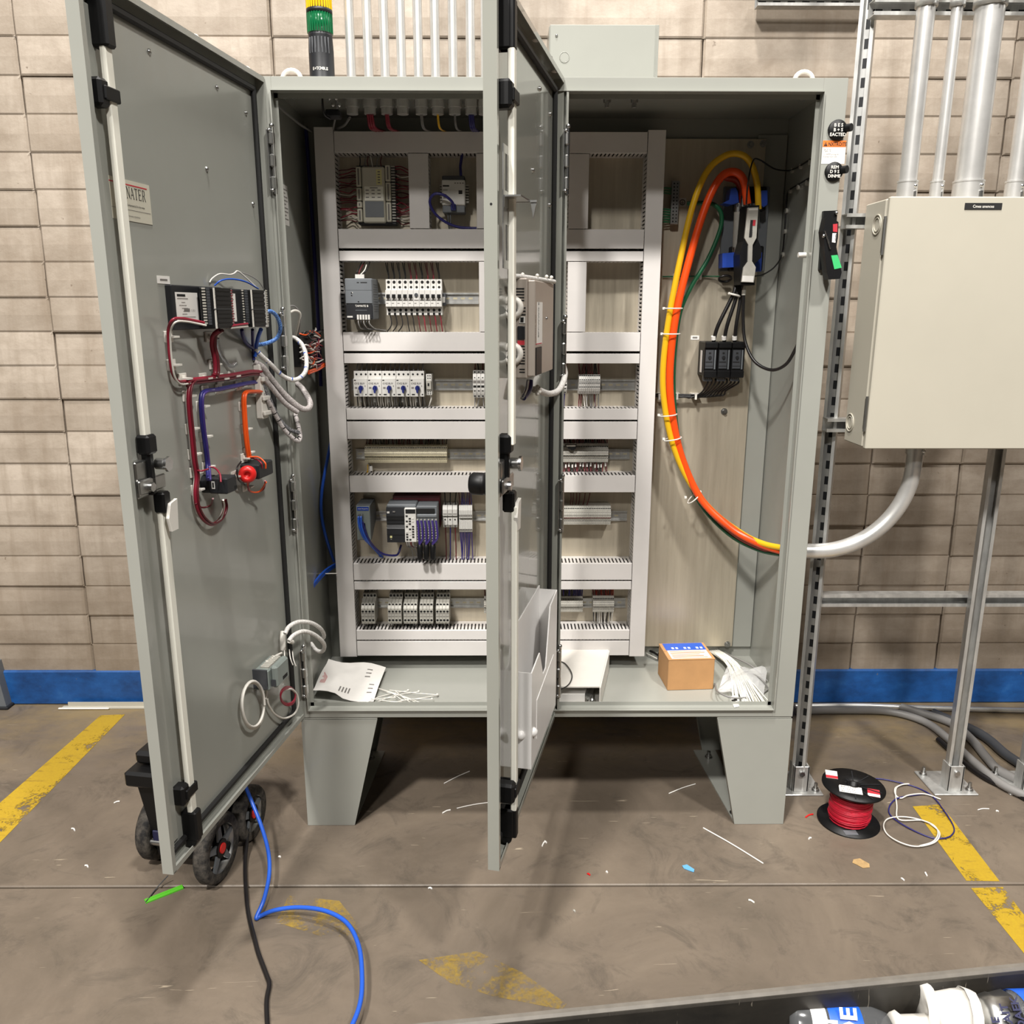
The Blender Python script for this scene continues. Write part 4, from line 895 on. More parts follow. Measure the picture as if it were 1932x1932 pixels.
# ------------------------------------------------------------------ gear on the left door
def c5(x, y): return 200 + x / 3.864, 480 + y / 3.864        # measured on an enlarged detail
S = SK
HX0, HX1, HZ0, HZ1 = .160, .556, 1.560, 1.655
t = thing('operator_panel', 'black rear of an operator terminal with two plug-in modules, on the left door', 'operator panel', LD.P(.36, 0, HZ0))
b = LD.mb(); b.box(.30, .524, S, .004, HZ0, HZ1, 'charcoal', .002); b.box(.30, .412, .004, .020, HZ0 + .002, HZ1 - .002, 'charcoal', .002); b.box(HX0 + .02, .36, S, .030, HZ0 + .003, HZ1 - .003, 'charcoal', .003); b.build('housing', t)
YL_ = .004
b = LD.mb(); b.box(.420, .512, YL_, YL_ + .0008, HZ0 + .018, HZ1 - .015, 'paper'); y2, y3 = YL_ + .0008, YL_ + .0011
b.box(.472, .506, y2, y3, HZ1 - .024, HZ1 - .019, 'print_black'); b.box(.462, .506, y2, y3, HZ1 - .029, HZ1 - .0275, 'print_grey')
for i, (a_, l) in enumerate(((.49, .015), (.50, .03), (.49, .025), (.485, .025), (.49, .02), (.50, .065), (.49, .02))): b.box(a_ - l, a_, y2, y3, HZ1 - .037 - i * .0062, HZ1 - .0358 - i * .0062, 'print_grey')
b.box(.458, .482, y2, y3, HZ1 - .056, HZ1 - .049, 'print_grey'); b.text('12 /52 1', .0065, (.454, y3, HZ1 - .056), (-1, 0, 0), (0, 0, 1), 'print_grey'); b.text('110  MAD  745-10 / 027', .005, (.503, y3, HZ1 - .0755), (-1, 0, 0), (0, 0, 1), 'print_black')
b.build('rating_label', t)
for x0, x1 in ((.350, .437), (.172, .252)):
    b = LD.mb(); b.box(x0, x1, .018, .050, HZ0 + .002, HZ1 - .004, 'black', .002)
    n = 9
    for i in range(n): b.box(x0 + .004, x1 - .012, .050, .0525, HZ0 + .006 + i * .0098, HZ0 + .0128 + i * .0098, 'black')
    b.box(x0, x1, .0501, .0526, HZ0 + .044, HZ0 + .0455, 'dark_grey'); o = b.build('io_module', t)
    b = LD.mb(); b.box(x1 - .010, x1 - .004, .050, .0515, HZ0 + .002, HZ1 - .004, 'white_plastic'); b.build('marker_strip', o)
    b = LD.mb()
    for i in range(13): b.box(x1, x1 + .002, .026, .034, HZ0 + .012 + i * .0063, HZ0 + .0155 + i * .0063, 'terminal_grey'); b.box(x1, x1 + .0025, .037, .045, HZ0 + .010 + i * .0063, HZ0 + .0155 + i * .0063, 'dark_grey')
    tag(b.build('terminal_row', o), kind='stuff')
b = LD.mb(); b.box(.340, .349, .03, .048, HZ0, HZ1 - .006, 'device_white')
for i in range(15): b.box(.3402, .3488, .048, .0495, HZ0 + .004 + i * .0058, HZ0 + .007 + i * .0058, 'wire_red')
b.build('jumper_strip', t)
b = LD.mb(); b.box(.290, .335, .030, .0308, HZ0 + .016, HZ1 - .014, 'paper'); b.text('100', .011, (.326, .0312, HZ0 + .05), (-1, 0, 0), (0, 0, 1), 'print_black')
for i in range(6): b.box(.300, .322, .0308, .0311, HZ0 + .022 + i * .011, HZ0 + .0245 + i * .011, 'print_grey') if i not in (2, 3) else None
b.build('module_label', t)
b = LD.mb(); b.box(.162, .170, .02, .052, HZ0 + .01, HZ1 - .006, 'device_white')
for i in range(14): b.box(.1622, .1698, .052, .054, HZ0 + .014 + i * .0058, HZ0 + .017 + i * .0058, 'terminal_grey')
b.box(.155, .17, .02, .05, HZ0 + .0, HZ0 + .016, 'device_white', .002); b.build('connector', t)
b = LD.mb(); b.tube([LD.M.inverted() @ p for p in [LD.P(.36, .05, HZ0 + .006), LD.P(.33, .052, HZ0 + .008), LD.P(.28, .052, HZ0 + .010)]], .003, 'wire_red'); b.tube([(.36, .05, HZ0 + .002), (.32, .052, HZ0 + .003), (.28, .052, HZ0 + .004)], .0025, 'wire_white'); b.build('wire', t)
def dpath(y, pts, crop=True):
    out = []
    for p in pts:
        u, v = c5(p[0], p[1]) if crop else (p[0], p[1])
        yy = p[2] if len(p) > 2 else y
        x, z = LD.at(u, v, yy); out.append(LD.P(x, yy, z))
    return out
def harness(name, label, strands, cat='cable'):
    t = None
    b0 = MB(); first = strands[0]
    b0.tube(first[0], first[1], first[2], 8); t = tag(b0.build(name), label, cat)
    for p, r, m in strands[1:]:
        b = MB(); b.tube(p, r, m, 7); b.build('strand', t)
    return t
def off(p, d): return [q + V(d) for q in p]
p = dpath(.002, [(715, 498, .04), (640, 482, .03), (560, 468, .026), (490, 474, .022), (455, 540, .006), (455, 640), (465, 760), (485, 870), (530, 925), (600, 920)])
harness('door_harness', 'red and white wire pair looping left around the operator terminal', [(p, .0032, 'wire_red'), (off(p, (.004, 0, -.006)), .0022, 'wire_white')])
p = dpath(.004, [(830, 552, .03), (785, 590, .012), (775, 660), (795, 770), (798, 860), (785, 890)])
harness('door_harness', 'thick red wire bundle dropping below the middle of the operator terminal', [(p, .006, 'wire_red'), (off(p, (.007, 0, 0)), .004, 'wire_maroon'), (off(p, (.006, .0, -.004)), .0018, 'wire_white')])
p = dpath(.004, [(590, 935), (620, 918), (700, 908), (800, 896), (900, 884), (1000, 866), (1060, 856), (1130, 856)])
harness('door_harness', 'red bundle running sideways across the middle of the left door', [(p, .0055, 'wire_red'), (off(p, (0, 0, -.008)), .0035, 'wire_maroon')])
p = dpath(.004, [(640, 925), (612, 960), (600, 1040), (605, 1150), (620, 1300), (640, 1500), (658, 1620), (650, 1740), (665, 1850), (710, 1930), (770, 1968), (830, 1935), (865, 1860), (858, 1790)])
harness('door_harness', 'red and white bundle falling to the loop below the black pushbutton block', [(p, .0045, 'wire_red'), (off(p, (-.004, 0, 0)), .0022, 'wire_white'), (off(p, (.006, 0, .002)), .0025, 'wire_maroon')])
p = dpath(.004, [(1085, 930), (1000, 944), (900, 966), (800, 986), (730, 994), (696, 1020), (690, 1100), (700, 1230), (722, 1400), (738, 1540), (745, 1640, .02)])
harness('door_harness', 'purple bundle turning down to the black pushbutton block', [(p, .0048, 'wire_navy'), (off(p, (.005, 0, -.002)), .003, 'wire_purple')])
p = dpath(.004, [(1120, 1000), (1060, 1000), (1015, 1008), (1000, 1050), (1003, 1150), (1012, 1280), (1025, 1400), (1038, 1480)])
harness('door_harness', 'orange bundle turning down to the red emergency stop', [(p, .005, 'wire_orange'), (off(p, (.006, 0, 0)), .003, 'wire_orange')])
# adhesive tie mounts
tm = None
MNT = [((450, 600), 'upper left loop'), ((470, 805), 0), ((745, 600), 0), ((770, 800), 0), ((700, 902), 0), ((825, 905), 0), ((910, 885), 0), ((550, 905), 0), ((715, 992), 0), ((815, 980), 0), ((960, 957), 0), ((580, 1030), 0), ((680, 1105), 0), ((985, 1105), 0), ((1000, 1270), 0), ((602, 1268), 0), ((620, 1452), 0), ((702, 1325), 0), ((1018, 1440), 0), ((1000, 1482), 0), ((633, 1585), 0), ((722, 1545), 0), ((642, 1712), 0), ((930, 1612), 0), ((1012, 1692), 0)]
MLAB = ['upper one on the left red-white loop', 'lower one on the left red-white loop', 'upper one beside the red drop under the terminal', 'lower one beside the red drop under the terminal', 'first from the left on the sideways red bundle', 'second from the left on the sideways red bundle', 'third from the left on the sideways red bundle', 'at the foot of the left red-white loop', 'at the bend of the purple bundle', 'second along the level purple bundle', 'third along the level purple bundle', 'topmost on the falling red bundle', 'upper one on the falling purple bundle', 'upper one on the falling orange bundle', 'middle one on the falling orange bundle', 'second from the top on the falling red bundle', 'third from the top on the falling red bundle', 'lower one on the falling purple bundle', 'lowest one on the falling orange bundle', 'just above the red emergency stop', 'fourth from the top on the falling red bundle', 'just above the black pushbutton block', 'lowest on the falling red bundle beside the pushbutton block', 'left of the red emergency stop', 'under the red emergency stop']
for i, ((x, y), _) in enumerate(MNT):
    lx, lz = LD.at(*c5(x, y), S)
    if tm is None:
        tm = thing('cable_tie_mount', 'small white cable tie mount, ' + MLAB[i], 'cable mount', LD.P(lx, S, lz), 'tie mounts on the left door')
        b = LD.mb(); b.box(lx - .016, lx + .016, S, S + .004, lz - .012, lz + .012, 'white_plastic', .001); b.box(lx - .006, lx + .006, S + .004, S + .007, lz - .007, lz + .007, 'white_plastic', .001); k0 = b.build('pad', tm)
        b = LD.mb(); b.box(lx - .010, lx + .010, S + .006, .010, lz - .002, lz + .002, 'white_plastic'); k1 = b.build('tie', tm); k1.location = (0, 0, 0)
    else:
        c = tm.copy(); COL.objects.link(c); c.location = LD.P(lx, S, lz); c['label'] = 'small white cable tie mount, ' + MLAB[i]; inst(k0, c, k0.location); inst(k1, c, k1.location)
# pushbutton contact block
t = thing('pushbutton_block', 'black pushbutton contact block low on the left door, fed by red wires', 'pushbutton', LD.P(.44, 0, 1.18))
b = LD.mb(); b.cyl((.43, S, 1.203), (.43, .012, 1.203), .022, 'charcoal'); b.build('collar', t)
b = LD.mb(); b.box(.402, .452, .010, .056, 1.184, 1.222, 'charcoal', .003); b.box(.404, .416, .056, .0565, 1.190, 1.197, 'hole'); b.box(.452, .4526, .018, .026, 1.196, 1.214, 'device_white'); b.box(.4526, .453, .020, .024, 1.199, 1.211, 'hole'); b.build('contact_block', t)
for pts, m in (([(740, 1550), (790, 1555, .02), (830, 1600, .04), (838, 1660, .05)], 'wire_red'), ([(780, 1780, .05), (760, 1830, .02), (700, 1845), (655, 1815)], 'wire_maroon'), ([(855, 1790, .05), (862, 1840, .03), (840, 1920, .01), (800, 1960)], 'wire_white'), ([(660, 1575), (700, 1578, .02), (745, 1565, .02)], 'wire_red')):
    b = MB(); b.tube(dpath(.006, pts), .0022, m, 7); b.build('wire', t)
# emergency stop
t = thing('emergency_stop', 'red ringed emergency stop operator with a black contact block on the left door', 'emergency stop', LD.P(.25, 0, 1.17))
zc = 1.197; b = LD.mb(); b.box(.165, .250, S, .040, zc - .018, zc + .020, 'charcoal', .003); b.box(.250, .2505, .024, .034, zc - .008, zc + .006, 'device_white'); b.build('contact_block', t)
b = LD.mb(); b.cyl((.215, .018, zc), (.262, .018, zc), .018, 'charcoal'); b.build('collar', t)
b = LD.mb(); b.lathe([(.017, 0), (.021, .004), (.0225, .014), (.021, .022), (.014, .026), (.008, .0255), (.007, .018), (.0, .018)], (.262, .016, zc), (1, .35, 0), 'red_plastic', 24); b.cyl((.2755, .0205, zc), (.2765, .0209, zc), .007, 'hole'); b.build('mushroom', t)
for pts, m in (([(1040, 1480), (1090, 1490, .02), (1130, 1520, .04), (1140, 1560, .04)], 'wire_red'), ([(1040, 1478), (1110, 1478, .03), (1160, 1520, .05), (1165, 1560, .05)], 'wire_orange'), ([(1040, 1660, .02), (1040, 1720, .01), (1090, 1735, .01), (1150, 1710, .03), (1160, 1650, .05)], 'wire_red'), ([(1030, 1650, .02), (1050, 1725, .01), (1120, 1728, .02), (1168, 1660, .05)], 'wire_orange'), ([(985, 1510), (955, 1560, .01), (965, 1640, .01), (1010, 1680)], 'wire_black')):
    b = MB(); b.tube(dpath(.006, pts), .0022, m, 7); b.build('wire', t)
# looms that swing from the door to the wall of the enclosure
def free(pts, crop=True):
    out = []
    for x, y, Y in pts:
        u, v = c5(x, y) if crop else (x, y); out.append(at(u, v, Y=Y))
    return out
def loom(label, pts, r, m, rings=None, crop=True):
    b = MB(); p = free(pts, crop); b.tube(p, r, m, 10); t = tag(b.build('cable_loom'), label, 'cable loom')
    if rings:
        mm, n = rings
        for i in range(n):
            f = (i + .5) / n * (len(p) - 1); k = int(f); a = p[k].lerp(p[k + 1], f - k); d = (p[k + 1] - p[k]).normalized()
            q = MB(); q.cyl(a - d * .0012, a + d * .0012, r * 1.06, mm, n=10); q.build('spiral_mark', t)
    return t
loom('white braided loom with blue flecks looping highest beside the left door hinge', [(1085, 690, -.13), (1130, 735, -.12), (1200, 800, -.10), (1280, 880, -.07), (1360, 915, -.05), (1420, 895, -.03), (1458, 840, -.01), (1458, 740, .02), (1430, 660, .04), (1380, 612, .06), (1325, 600, .08)], .0062, 'sleeve_white', ('wire_blue', 9))
loom('thick grey braided loom forming the long middle loop at the left door hinge', [(1080, 785, -.13), (1140, 820, -.12), (1200, 900, -.10), (1300, 1020, -.07), (1410, 1115, -.04), (1470, 1125, -.02), (1488, 1080, 0), (1440, 990, .03), (1385, 935, .06)], .0082, 'sleeve_grey')
loom('grey braided loom just under the thick middle loop at the left door hinge', [(1125, 870, -.13), (1200, 960, -.11), (1300, 1080, -.08), (1395, 1150, -.05)], .0070, 'sleeve_grey')
loom('pink-orange loom with black spiral marks at the left door hinge', [(1130, 1005, -.12), (1190, 1080, -.11), (1240, 1180, -.09), (1310, 1290, -.07), (1390, 1358, -.05), (1416, 1335, -.035), (1402, 1250, -.01), (1380, 1165, .02)], .0062, 'sleeve_grey', ('wire_black', 14))
loom('dark speckled loom beside the pink-orange one at the left door hinge', [(1140, 945, -.12), (1190, 1050, -.10), (1250, 1180, -.08), (1330, 1270, -.055), (1405, 1300, -.03)], .0058, 'sleeve_dark')
loom('bright blue patch cable curling from the side of the operator terminal', [(1140, 430, -.16), (1200, 415, -.14), (1250, 460, -.11), (1272, 540, -.09), (1245, 610, -.08), (1180, 645, -.10), (1100, 662, -.13)], .0052, 'sleeve_blue')
loom('short blue cable dropping straight from the operator terminal', [(1130, 545, -.17), (1110, 600, -.15), (1095, 670, -.13), (1085, 745, -.13)], .0052, 'wire_blue')
loom('navy cable under the operator terminal, left of the blue one', [(990, 550, -.24), (1000, 600, -.22), (1025, 650, -.17), (1080, 690, -.13)], .0048, 'wire_navy')
loom('thin navy cable hanging between the other two under the operator terminal', [(1068, 548, -.19), (1070, 640, -.15), (1075, 720, -.13), (1078, 770, -.13)], .0040, 'wire_navy')
loom('white lead arching over the top of the operator terminal', [(755, 205, -.33), (775, 175, -.32), (830, 142, -.30), (900, 148, -.27), (935, 138, -.25), (960, 122, -.24), (1010, 160, -.22), (1100, 245, -.18)], .0018, 'wire_white')
loom('pale blue lead arching low over the operator terminal', [(790, 228, -.32), (840, 190, -.31), (920, 180, -.28), (1020, 200, -.24), (1110, 250, -.18)], .0020, 'wire_blue')
loom('grey lead ending beside the operator terminal near the hinge', [(960, 122, -.24), (1050, 155, -.20), (1110, 195, -.17), (1150, 250, -.14)], .0014, 'wire_grey')
loom('clear tube hanging under the operator terminal', [(812, 610, -.33), (830, 700, -.31), (870, 775, -.29), (915, 815, -.27), (950, 795, -.26)], .0045, 'clear_plastic')
b = LD.mb(); x, z = LD.at(*c5(1095, 880), S); b.box(x - .018, x + .018, S, .008, z - .115, z + .03, 'white_plastic', .003)
for zz in (-.10, -.06, -.01): b.box(x - .020, x + .020, .008, .016, z + zz - .006, z + zz + .006, 'white_plastic', .002)
one(b, 'loom_anchor', 'white anchor strip where the looms leave the left door', 'cable mount')
# relay module and coils low on the left door
def c8(x, y): return 400 + x / 4.391, 1100 + y / 4.391
def d8(pts): return [LD.P(*(lambda q: (q[0], p[2], q[1]))(LD.at(*c8(p[0], p[1]), p[2]))) for p in pts]
t = thing('door_relay_module', 'grey clip-on relay module low on the left door by the hinge', 'relay module', LD.P(.22, 0, .59))
b = LD.mb(); b.box(.16, .262, S, .030, .592, .652, 'grey_module', .004); b.box(.17, .250, .030, .050, .596, .660, 'grey_module', .006); b.build('housing', t)
b = LD.mb(); b.box(.262, .268, S, .028, .600, .655, 'dark_grey')
for i in range(8): b.box(.1, .1, 0, 0, 0, 0, 'hole') if 0 else b.box(.170 + i * .010, .177 + i * .010, .002, .026, .652, .657, 'terminal_grey')
b.build('terminal_row', t)
b = LD.mb(); b.box(.185, .215, .0498, .0505, .606, .616, 'hole'); b.box(.2502, .2508, .032, .046, .602, .622, 'dark_grey'); b.build('latch_slot', t)
b = MB(); ring = d8([(630 + 62 * math.cos(a), 945 + 70 * math.sin(a), .03 + .004 * math.sin(a * 2)) for a in [i * math.pi / 7 for i in range(14)]])
for k in range(3): b.tube([q + V((0, 0, k * .003)) for q in ring], .0024, 'wire_red', closed=True)
tag(b.build('red_coil', t), 'coil of red wire under the module')
def coil(label, cx, cy, rx, ry, y, turns, m, r):
    b = MB(); pts = []
    for i in range(turns * 14 + 1):
        a = i / 14 * 2 * math.pi; k = 1 + .05 * math.sin(i * .37); pts.append((cx + rx * k * math.cos(a), cy + ry * k * math.sin(a), y + .003 * (i / 14)))
    b.tube(d8(pts), r, m, 7, res=2); return one(b, 'cable_coil', label, 'cable')
coil('hanging coil of white cable left of the grey module on the left door', 340, 1010, 92, 190, 0.002, 4, 'wire_white', .0034)
loomd = lambda label, pts, r, m: one(MB().tube(d8(pts), r, m, 8), 'white_cable', label, 'cable')
loomd('white cable hanging in a single loop below the grey module', [(600, 885, .03), (660, 880, .03), (705, 930, .03), (715, 1010, .03), (680, 1085, .02), (600, 1120, .01), (520, 1085, .005), (470, 1010, .004), (458, 960, .004)], .0030, 'wire_white')
b = MB(); b.tube(d8([(455, 640, .004), (445, 760, .004), (448, 900, .004), (440, 960, .004)]), .0045, 'white_plastic', 6); b.tube(d8([(590, 400, .004), (585, 470, .006), (590, 550, .006)]), .009, 'white_plastic', 6); b.tube(d8([(640, 480, .01), (665, 490, .01)]), .007, 'white_plastic', 6); one(b, 'cable_strap', 'white perforated straps above the grey module on the left door', 'cable mount')
loomd('white cable curving up from the coil to the strap above the grey module', [(450, 700, .006), (470, 660, .008), (520, 610, .010), (575, 580, .010)], .0032, 'wire_white')
for lab, pts in (('upper of two white cables arching from the left door into the enclosure', [(605, 420, -.15), (640, 360, -.13), (720, 322, -.10), (820, 330, -.06), (900, 380, -.02), (928, 440, .02), (900, 470, .05)]), ('lower of two white cables arching from the left door into the enclosure', [(635, 480, -.15), (680, 430, -.13), (760, 400, -.10), (850, 430, -.06), (925, 500, -.02), (920, 560, .01), (870, 560, .03), (820, 500, .06)])):
    b = MB(); b.tube([at(*c8(x, y), Y=Y) for x, y, Y in pts], .0062, 'sleeve_white', 10); one(b, 'cable_loom', lab, 'cable loom')
for i, (x, y, dx) in enumerate(((600, 560, 10), (640, 550, 30), (665, 560, 30))):
    b = MB(); b.tube(d8([(x, y, .012), (x + dx * .3, y + 70, .02), (x + dx, y + 130, .03)]), .0018, 'wire_white', 6); b.build('wire', t)
# ------------------------------------------------------------------ gear on the right door
t = thing('panel_computer', 'beige-grey industrial computer on the inside of the right door', 'computer', RD.P(.45, 0, 1.458))
b = RD.mb(); X0, X1, Z0, Z1 = .325, .560, 1.460, 1.668
b.box(X0, X1, S, .030, Z0, Z1, 'pc_beige', .002); b.box(X0, X1 - .006, .030, .046, Z0 + .004, Z1 - .004, 'pc_beige', .002); b.build('housing', t)
b = RD.mb()
for z0 in (Z1 - .02, Z1 - .026, Z1 - .032, Z1 - .038, Z1 - .044): b.box(X1, X1 + .0004, .000, .024, z0 - .003, z0, 'hole')
for i in range(9): b.box(X1, X1 + .0004, .014, .026, Z0 + .012 + i * .006 + (i > 1) * .006, Z0 + .0148 + i * .006 + (i > 1) * .006, 'hole')
for i in range(3): b.box(X1, X1 + .0004, .016, .027, Z1 - .062 - i * .007, Z1 - .059 - i * .007, 'hole')
b.build('vent', t)
for zz in (Z1 - .092, ): b = RD.mb(); b.box(X1, X1 + .003, .010, .026, zz - .034, zz - .006, 'charcoal', .001); b.box(X1, X1 + .001, .014, .026, zz, zz + .014, 'device_white'); b.box(X1 + .001, X1 + .0014, .016, .023, zz + .002, zz + .012, 'hole'); b.box(X1, X1 + .002, .010, .025, zz - .045, zz - .036, 'print_red'); b.build('port_cluster', t)
b = RD.mb(); b.box(.47, .53, .046, .0466, 1.53, 1.62, 'paper'); b.text('BPCWWG E', .014, (.512, .0470, 1.545), (0, 0, 1), (1, 0, 0), 'print_black'); b.text('IOMWLL SPG', .010, (.545, .0465, 1.535), (0, 0, 1), (1, 0, 0), 'print_black'); b.box(.475, .545, .0466, .0468, 1.531, 1.533, 'print_red'); b.build('label', t)
b = RD.mb(); b.box(.48, .545, .046, .048, 1.465, 1.525, 'black', .001); b.build('card_slot', t)
b = RD.mb(); b.ball((.42, .046, 1.585), .004, 'chrome', 8); b.build('screw', t)
for z, lab in ((1.608, 'upper'), (1.512, 'lower')):
    q = RD.mb(); q.lathe([(.0, .0), (.022, .0), (.025, .006), (.022, .014), (.015, .016), (.013, .010), (0, .010)], (X1 + .0, -.002, z), (1, .12, 0), 'white_plastic', 24); q.cyl((X1 + .006, 0, z - .006), (X1 + .014, 0, z - .006), .010, 'dark_grey'); tag(q.build('fan_cover', t), lab + ' white domed fan cover')
b = RD.mb(); b.tube([(.60, .004, 1.668), (.56, .010, 1.672), (.50, .03, 1.670), (.42, .045, 1.668), (.34, .05, 1.668)], .0048, 'sleeve_white'); tl = one(b, 'cable_loom', 'white braided cable draped along the top of the door computer', 'cable loom')
for x, y in ((.54, .016), (.48, .036), (.42, .046), (.38, .05)):
    q = RD.mb(); q.ball((x, y, 1.676), .0045, 'white_plastic', 8); q.build('tie_head', tl)
pp = [at(u, v, Y=Y) for u, v, Y in ((1008, 735, -.32), (1018, 737, -.28), (1035, 743, -.20), (1052, 738, -.12), (1062, 722, -.05), (1066, 705, .01), (1063, 690, .06))]
b = MB(); b.tube(pp, .0082, 'sleeve_white', 10); tl = one(b, 'cable_loom', 'white spiral-wrapped loom leaving the bottom of the door computer', 'cable loom')
b = MB(); q = at(1014, 736, Y=-.31)
for i in range(5): b.ball(q + V((.004 * (i % 2), -.004, -.008 + i * .004)), .006, 'white_plastic', 8)
b.build('tie_cluster', tl)
b = MB(); b.tube([at(u, v, Y=Y) for u, v, Y in ((1001, 718, -.42), (1000, 732, -.43), (993, 745, -.45), (988, 751, -.47))], .006, 'wire_navy', 8); one(b, 'short_cable', 'short navy cable hanging from the underside of the door computer', 'cable')
b = MB(); b.tube([at(u, v, Y=Y) for u, v, Y in ((996, 718, -.44), (993, 735, -.46), (985, 752, -.49))], .004, 'clear_plastic', 8); one(b, 'clear_tube', 'clear tube beside the navy cable under the door computer', 'tube')
# ------------------------------------------------------------------ right bay: power cables, disconnect, distribution
def yp(pts): return [at(u, v, Y=Y) for u, v, Y in pts]
yel = [(1476, 1034, .150), (1440, 1026, .20), (1400, 1007, .26), (1345, 965, .31), (1300, 908, .33), (1270, 840, .335), (1254, 765, .335), (1251, 695, .335), (1262, 600, .335), (1285, 482, .335), (1308, 385, .335), (1335, 322, .335), (1368, 294, .335), (1396, 291, .335), (1416, 307, .335), (1428, 345, .335), (1431, 395, .34)]
b = MB(); b.tube(yp(yel), .0098, 'power_yellow', 12, res=8); one(b, 'power_cable', 'thick yellow power cable arching down the bare galvanised sheet', 'power cable')
ora = [(1476, 1040, .160), (1435, 1027, .21), (1385, 1000, .27), (1325, 945, .315), (1288, 868, .335), (1269, 785, .335), (1264, 700, .335), (1276, 592, .335), (1306, 470, .335), (1333, 385, .335), (1358, 337, .335), (1382, 324, .335), (1402, 338, .335), (1410, 385, .34)]
b = MB(); b.tube(yp(ora), .0120, 'power_orange', 12, res=8); one(b, 'power_cable', 'thick orange power cable beside the yellow one, front of its pair', 'power cable')
rus = [(u + 0, v + 5 * (i < 3), Y + .024) for i, (u, v, Y) in enumerate(ora[:-3])] + [(1372, 335, .365), (1394, 345, .368), (1403, 388, .365)]
b = MB(); b.tube(yp(rus), .0110, 'power_rust', 12, res=8); one(b, 'power_cable', 'rust-orange power cable lying behind the front orange one', 'power cable')
gre = [(1476, 1047, .17), (1430, 1037, .24), (1375, 1008, .31), (1322, 952, .37), (1290, 880, .385), (1275, 790, .39), (1271, 700, .39), (1281, 600, .39), (1302, 545, .39), (1335, 490, .39), (1358, 435, .39), (1361, 405, .39), (1350, 388, .39), (1330, 383, .40), (1296, 384, .41)]
b = MB(); b.tube(yp(gre), .0068, 'wire_green', 10); one(b, 'ground_cable', 'dark green ground cable curving behind the orange power cables', 'power cable')
for i, (u, v, tl) in enumerate(((1270, 582, .0), (1266, 630, .0), (1260, 783, .1), (1269, 828, .2), (1310, 938, .8))):
    p = at(u, v, Y=.335); b = MB(); a = V((math.cos(tl), 0, -math.sin(tl) if tl < .5 else math.sin(tl))); a = V((math.cos(tl), 0, math.sin(tl)))
    ring = [p + a * (.029 * math.cos(k * math.pi / 8)) + V((0, .026 * math.sin(k * math.pi / 8), 0)) for k in range(16)]
    b.tube(ring, .0022, 'white_plastic', 6, closed=True, smooth=False); b.box(p.x - .034, p.x - .026, .328, .336, p.z - .004, p.z + .004, 'white_plastic', .001)
    one(b, 'cable_tie', '%s white tie from the top around the yellow and orange power cables' % ['first', 'second', 'third', 'fourth', 'fifth'][i], 'cable tie', 'ties on the power cables')
# earth bar
x0, x1, z0, z1 = rect(1266, 341, 1281, 423, .40)
t = thing('ground_bar', 'upright copper-zinc ground bar with green wires beside the right vertical duct', 'ground bar', ((x0 + x1) / 2, PY, z0))
b = MB(); b.box(x0, x1, .40, .412, z0, z1, 'bright_steel', .001); b.box(x0 + .006, x1 - .006, .412, PY, z0 + .01, z0 + .03, 'white_plastic'); b.box(x0 + .006, x1 - .006, .412, PY, z1 - .03, z1 - .01, 'white_plastic')
for i in range(12): hole(b, x0 + .008, .40, z1 - .008 - i * (z1 - z0 - .016) / 11, .0026); hole(b, x0 + .018, .40, z1 - .008 - i * (z1 - z0 - .016) / 11, .0022)
b.build('bar', t)
for i in range(9):
    zz = z0 + .006 + i * .0075 + (.04 if i > 5 else 0); b = MB(); b.tube([(x0, .405, zz), (x0 - .02, .40, zz + .001), (RX1 + .001, .40, zz + random.uniform(-.003, .003))], .0026, 'wire_green', 6); b.build('wire', t)
x0, x1, z0, z1 = rect(1281, 373, 1295, 390, .43); b = MB(); b.box(x0, x1, PY - .001, PY, z0, z1, 'device_white')
xm, zm = (x0 + x1) / 2, (z0 + z1) / 2; b.tube([(xm + .008 * math.cos(k * math.pi / 8), PY - .0014, zm + .008 * math.sin(k * math.pi / 8)) for k in range(16)], .0011, 'print_black', 5, closed=True, smooth=False)
b.box(xm - .0006, xm + .0006, PY - .0016, PY - .001, zm, zm + .005, 'print_black')
for i in range(3): b.box(xm - .005 + i * .0016, xm + .005 - i * .0016, PY - .0016, PY - .001, zm - .0022 * i - .001, zm - .0022 * i, 'print_black')
one(b, 'earth_symbol_label', 'white label with the earth symbol beside the ground bar', 'label')
# fused disconnect switch
t = thing('disconnect_switch', 'fused disconnect with blue clips and a grey operating lever, right bay', 'disconnect switch', (.60, PY, 1.70))
x0, x1, z0, z1 = rect(1362, 352, 1448, 512, .42); b = MB(); b.box(x0, x1, .420, PY, z0, z1, 'mid_grey', .002); b.box(x0 + .03, x1 - .02, .385, .42, z1 - .075, z1 - .005, 'black', .003); b.box(x0 + .025, x1 - .02, .375, .42, z0, z0 + .075, 'black', .003); b.build('base', t)
for poly in (((1364, 383), (1376, 377), (1379, 356), (1388, 354), (1392, 362), (1394, 382), (1380, 386)), ((1431, 360), (1448, 359), (1448, 386), (1441, 391), (1432, 384)), ((1363, 478), (1386, 476), (1386, 504), (1363, 505)), ((1425, 476), (1438, 476), (1436, 512), (1424, 511))):
    b = MB(); b.prism([at(u, v, Y=.345) for u, v in poly], (0, .05, 0), 'blue_plastic'); b.build('fuse_clip', t)
for u in (1393, 1409, 1426):
    a, c_ = at(u, 384, Y=.375), at(u - 4, 482, Y=.375); b = MB(); b.cyl(a, c_, .0125, 'terminal_grey'); b.cyl(a, a.lerp(c_, .16), .0135, 'bright_steel'); b.cyl(a.lerp(c_, .84), c_, .0135, 'bright_steel'); b.build('fuse', t)
for u in (1403, 1408): 
    a = at(u, 377, Y=.355); b = MB(); b.cyl(a + V((0, 0, .012)), a - V((0, 0, .02)), .009, 'bright_steel'); b.build('cable_lug', t)
YL = .262
